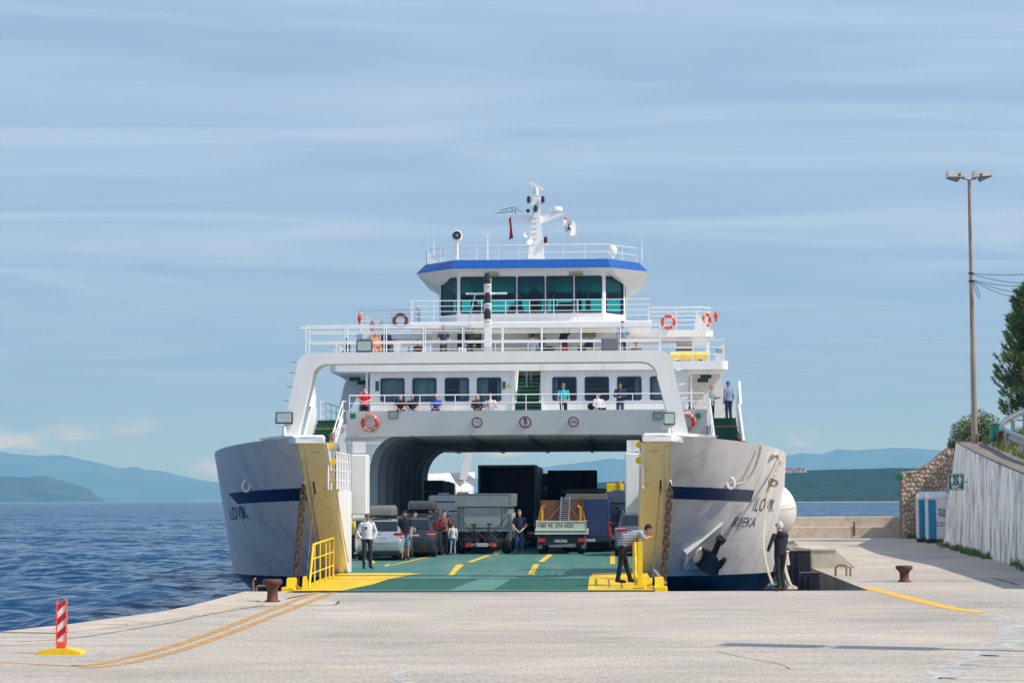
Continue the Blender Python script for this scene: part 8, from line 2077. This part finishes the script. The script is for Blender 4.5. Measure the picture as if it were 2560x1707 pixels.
up(1045, 849, 40.0, 'slim person in dark top sitting beside the child in red', R(-30), cloth('umber_top', (62, 50, 48)), m_djeans, m_hairD, m_skin2, pose='sit', H=1.7)
up(1109, 812, 38.5, 'grey haired man in printed dark T-shirt, hands folded, on the sun deck', R(-6), cloth('slate_tee', (66, 68, 82)), cloth('olive_shorts', (70, 74, 60)), m_hairG, m_skin2, pose='clasp', H=1.78, sleeve=.6)
up(1158, 853, 39.5, 'woman in white and dark seated beside the signal mast', R(10), m_whitec, m_blackc, m_hairD, pose='sit', H=1.6)
up(1174, 812, 39.6, 'man in black jacket standing just left of the signal mast', R(25), cloth('black_jacket', (26, 30, 34)), cloth('dark_teal', (28, 42, 50)), m_hairG, pose='stand', H=1.8, sleeve=2, build=1.1)
up(1332, 835, 40.6, 'person in pale checked shirt seated with back to the rail', R(165), cloth('pale_check', (186, 190, 202), .25), m_jeans, m_hairD, pose='sit', H=1.72, sleeve=2)
up(1353, 830, 41.0, 'person in blue shirt seated next to the pale checked shirt', R(-40), cloth('cobalt', (44, 92, 150)), m_jeans, m_hairG, m_skin2, pose='sit', H=1.74)
up(1411, 818, 40.8, 'person in black top and red trousers raising an arm', R(30), m_blackc, cloth('red_trousers', (170, 30, 44)), m_hairD, pose='stand', H=1.7, sleeve=2, o={'elbL': (.24, -.1, 1.55), 'wriL': (.18, -.14, 1.78), 'hanL': (.16, -.16, 1.86)})
up(1458, 851, 40.9, 'man in dark shirt seated in front of the doorway', 0, cloth('indigo', (46, 42, 60)), m_blackc, m_hairG, m_skin, pose='sit', H=1.7, bald=True)
up(1556, 803, 38.4, 'man in light blue shirt and dark trousers standing by the grey floodlight', R(15), cloth('sky_shirt', (104, 142, 178)), cloth('navy_trousers', (32, 40, 58)), m_hairD, m_skin2, pose='clasp', H=1.78, sleeve=.6)
up(1591, 853, 40.3, 'man in patterned brown shirt seated on the right of the sun deck', R(-10), cloth('camo_brown', (112, 96, 84), .4), m_blackc, m_hairG, m_skin2, pose='sit', H=1.7)
# --- in the wheelhouse
for px, ph, lab in ((1185, 738, 'dark figure of an officer at the left bridge window'), (1340, 722, 'dark figure of the helmsman at the centre bridge window')):
    x, z = S(px, ph, YH + 1.8); person(lab, tuple(W(x, YH + 1.8, ZB1 + .02)), R(180 if px > 1300 else 60), m_blackc, m_blackc, m_hairD, m_skin2, H=min(1.8, z - ZB1 - .02), sleeve=2)
# --- small loose things on deck
def thing_on(name, label, cat, px, py, y, fn):
    x, z = S(px, py, y); root = empty(name, tuple(W(x, y, z)), -PSI, label, cat); fn(root)
thing_on('white_sheet', 'white printed sheet hanging over the sun deck rail', 'sheet', 985, 868, 39.9, lambda r_: MB().add([(-.05, 0, .28), (.42, 0, .3), (.3, .02, .02), (.12, .0, -.42), (-.02, .02, -.1)] + [(a, .015, b_) for a, b_ in ((-.05, .28), (.42, .3), (.3, .02), (.12, -.42), (-.02, -.1))], [(0, 1, 2, 3, 4), (9, 8, 7, 6, 5), (0, 5, 6, 1), (1, 6, 7, 2), (2, 7, 8, 3), (3, 8, 9, 4), (4, 9, 5, 0)]).build('sheet', m_whitec, r_))
thing_on('backpack', 'dark backpack on the bench by the person in blue', 'bag', 1372, 872, 40.6, lambda r_: MB().ell((0, 0, 0), (.3, .16, .13), 14, 8).build('bag', m_blackc, r_, smooth=180))
thing_on('shoulder_bag', 'dark bag beside the person in the white shirt', 'bag', 1478, 1016, B, lambda r_: MB().ell((0, 0, .0), (.17, .12, .16), 12, 8).build('bag', m_blackc, r_, smooth=180))
for k, (px, lab) in enumerate(((1080, 'long low bench under the left lounge windows'), (1485, 'long low bench under the right lounge windows'))):
    x0, x1 = S(px - 125, 0, B)[0], S(px + 135, 0, B)[0]
    if k == 0: x0, x1 = S(970, 0, B)[0], S(1275, 0, B)[0]
    r_ = empty('bench', tuple(W((x0 + x1) / 2, B, 5.6)), -PSI, lab, 'bench'); w_ = (x1 - x0) / 2
    MB().box(-w_, w_, -.2, .25, .36, .42, .01).build('seat', m_sw2, r_)
    for xx in (-w_ * .9, 0, w_ * .9): MB().box(xx - .04, xx + .04, -.15, .2, 0, .36).build('leg', m_sw2, r_)
for px, lab in ((1230, 'slatted bench row on the sun deck left of centre'), (1500, 'slatted bench row on the sun deck right of centre')):
    x, _ = S(px, 0, 40.5); r_ = empty('bench', tuple(W(x, 40.6, U)), -PSI, lab, 'bench')
    MB().box(-1.6, 1.6, -.2, .25, .36, .42, .01).build('seat', M('bench_cream', srgb(210, 196, 150), .6), r_); MB().box(-1.6, 1.6, .25, .3, .42, .8, .01).build('backrest', M('bench_cream', srgb(210, 196, 150), .6), r_)
    for xx in (-1.4, 1.4): MB().box(xx - .04, xx + .04, -.15, .2, 0, .36).build('leg', m_sw2, r_)
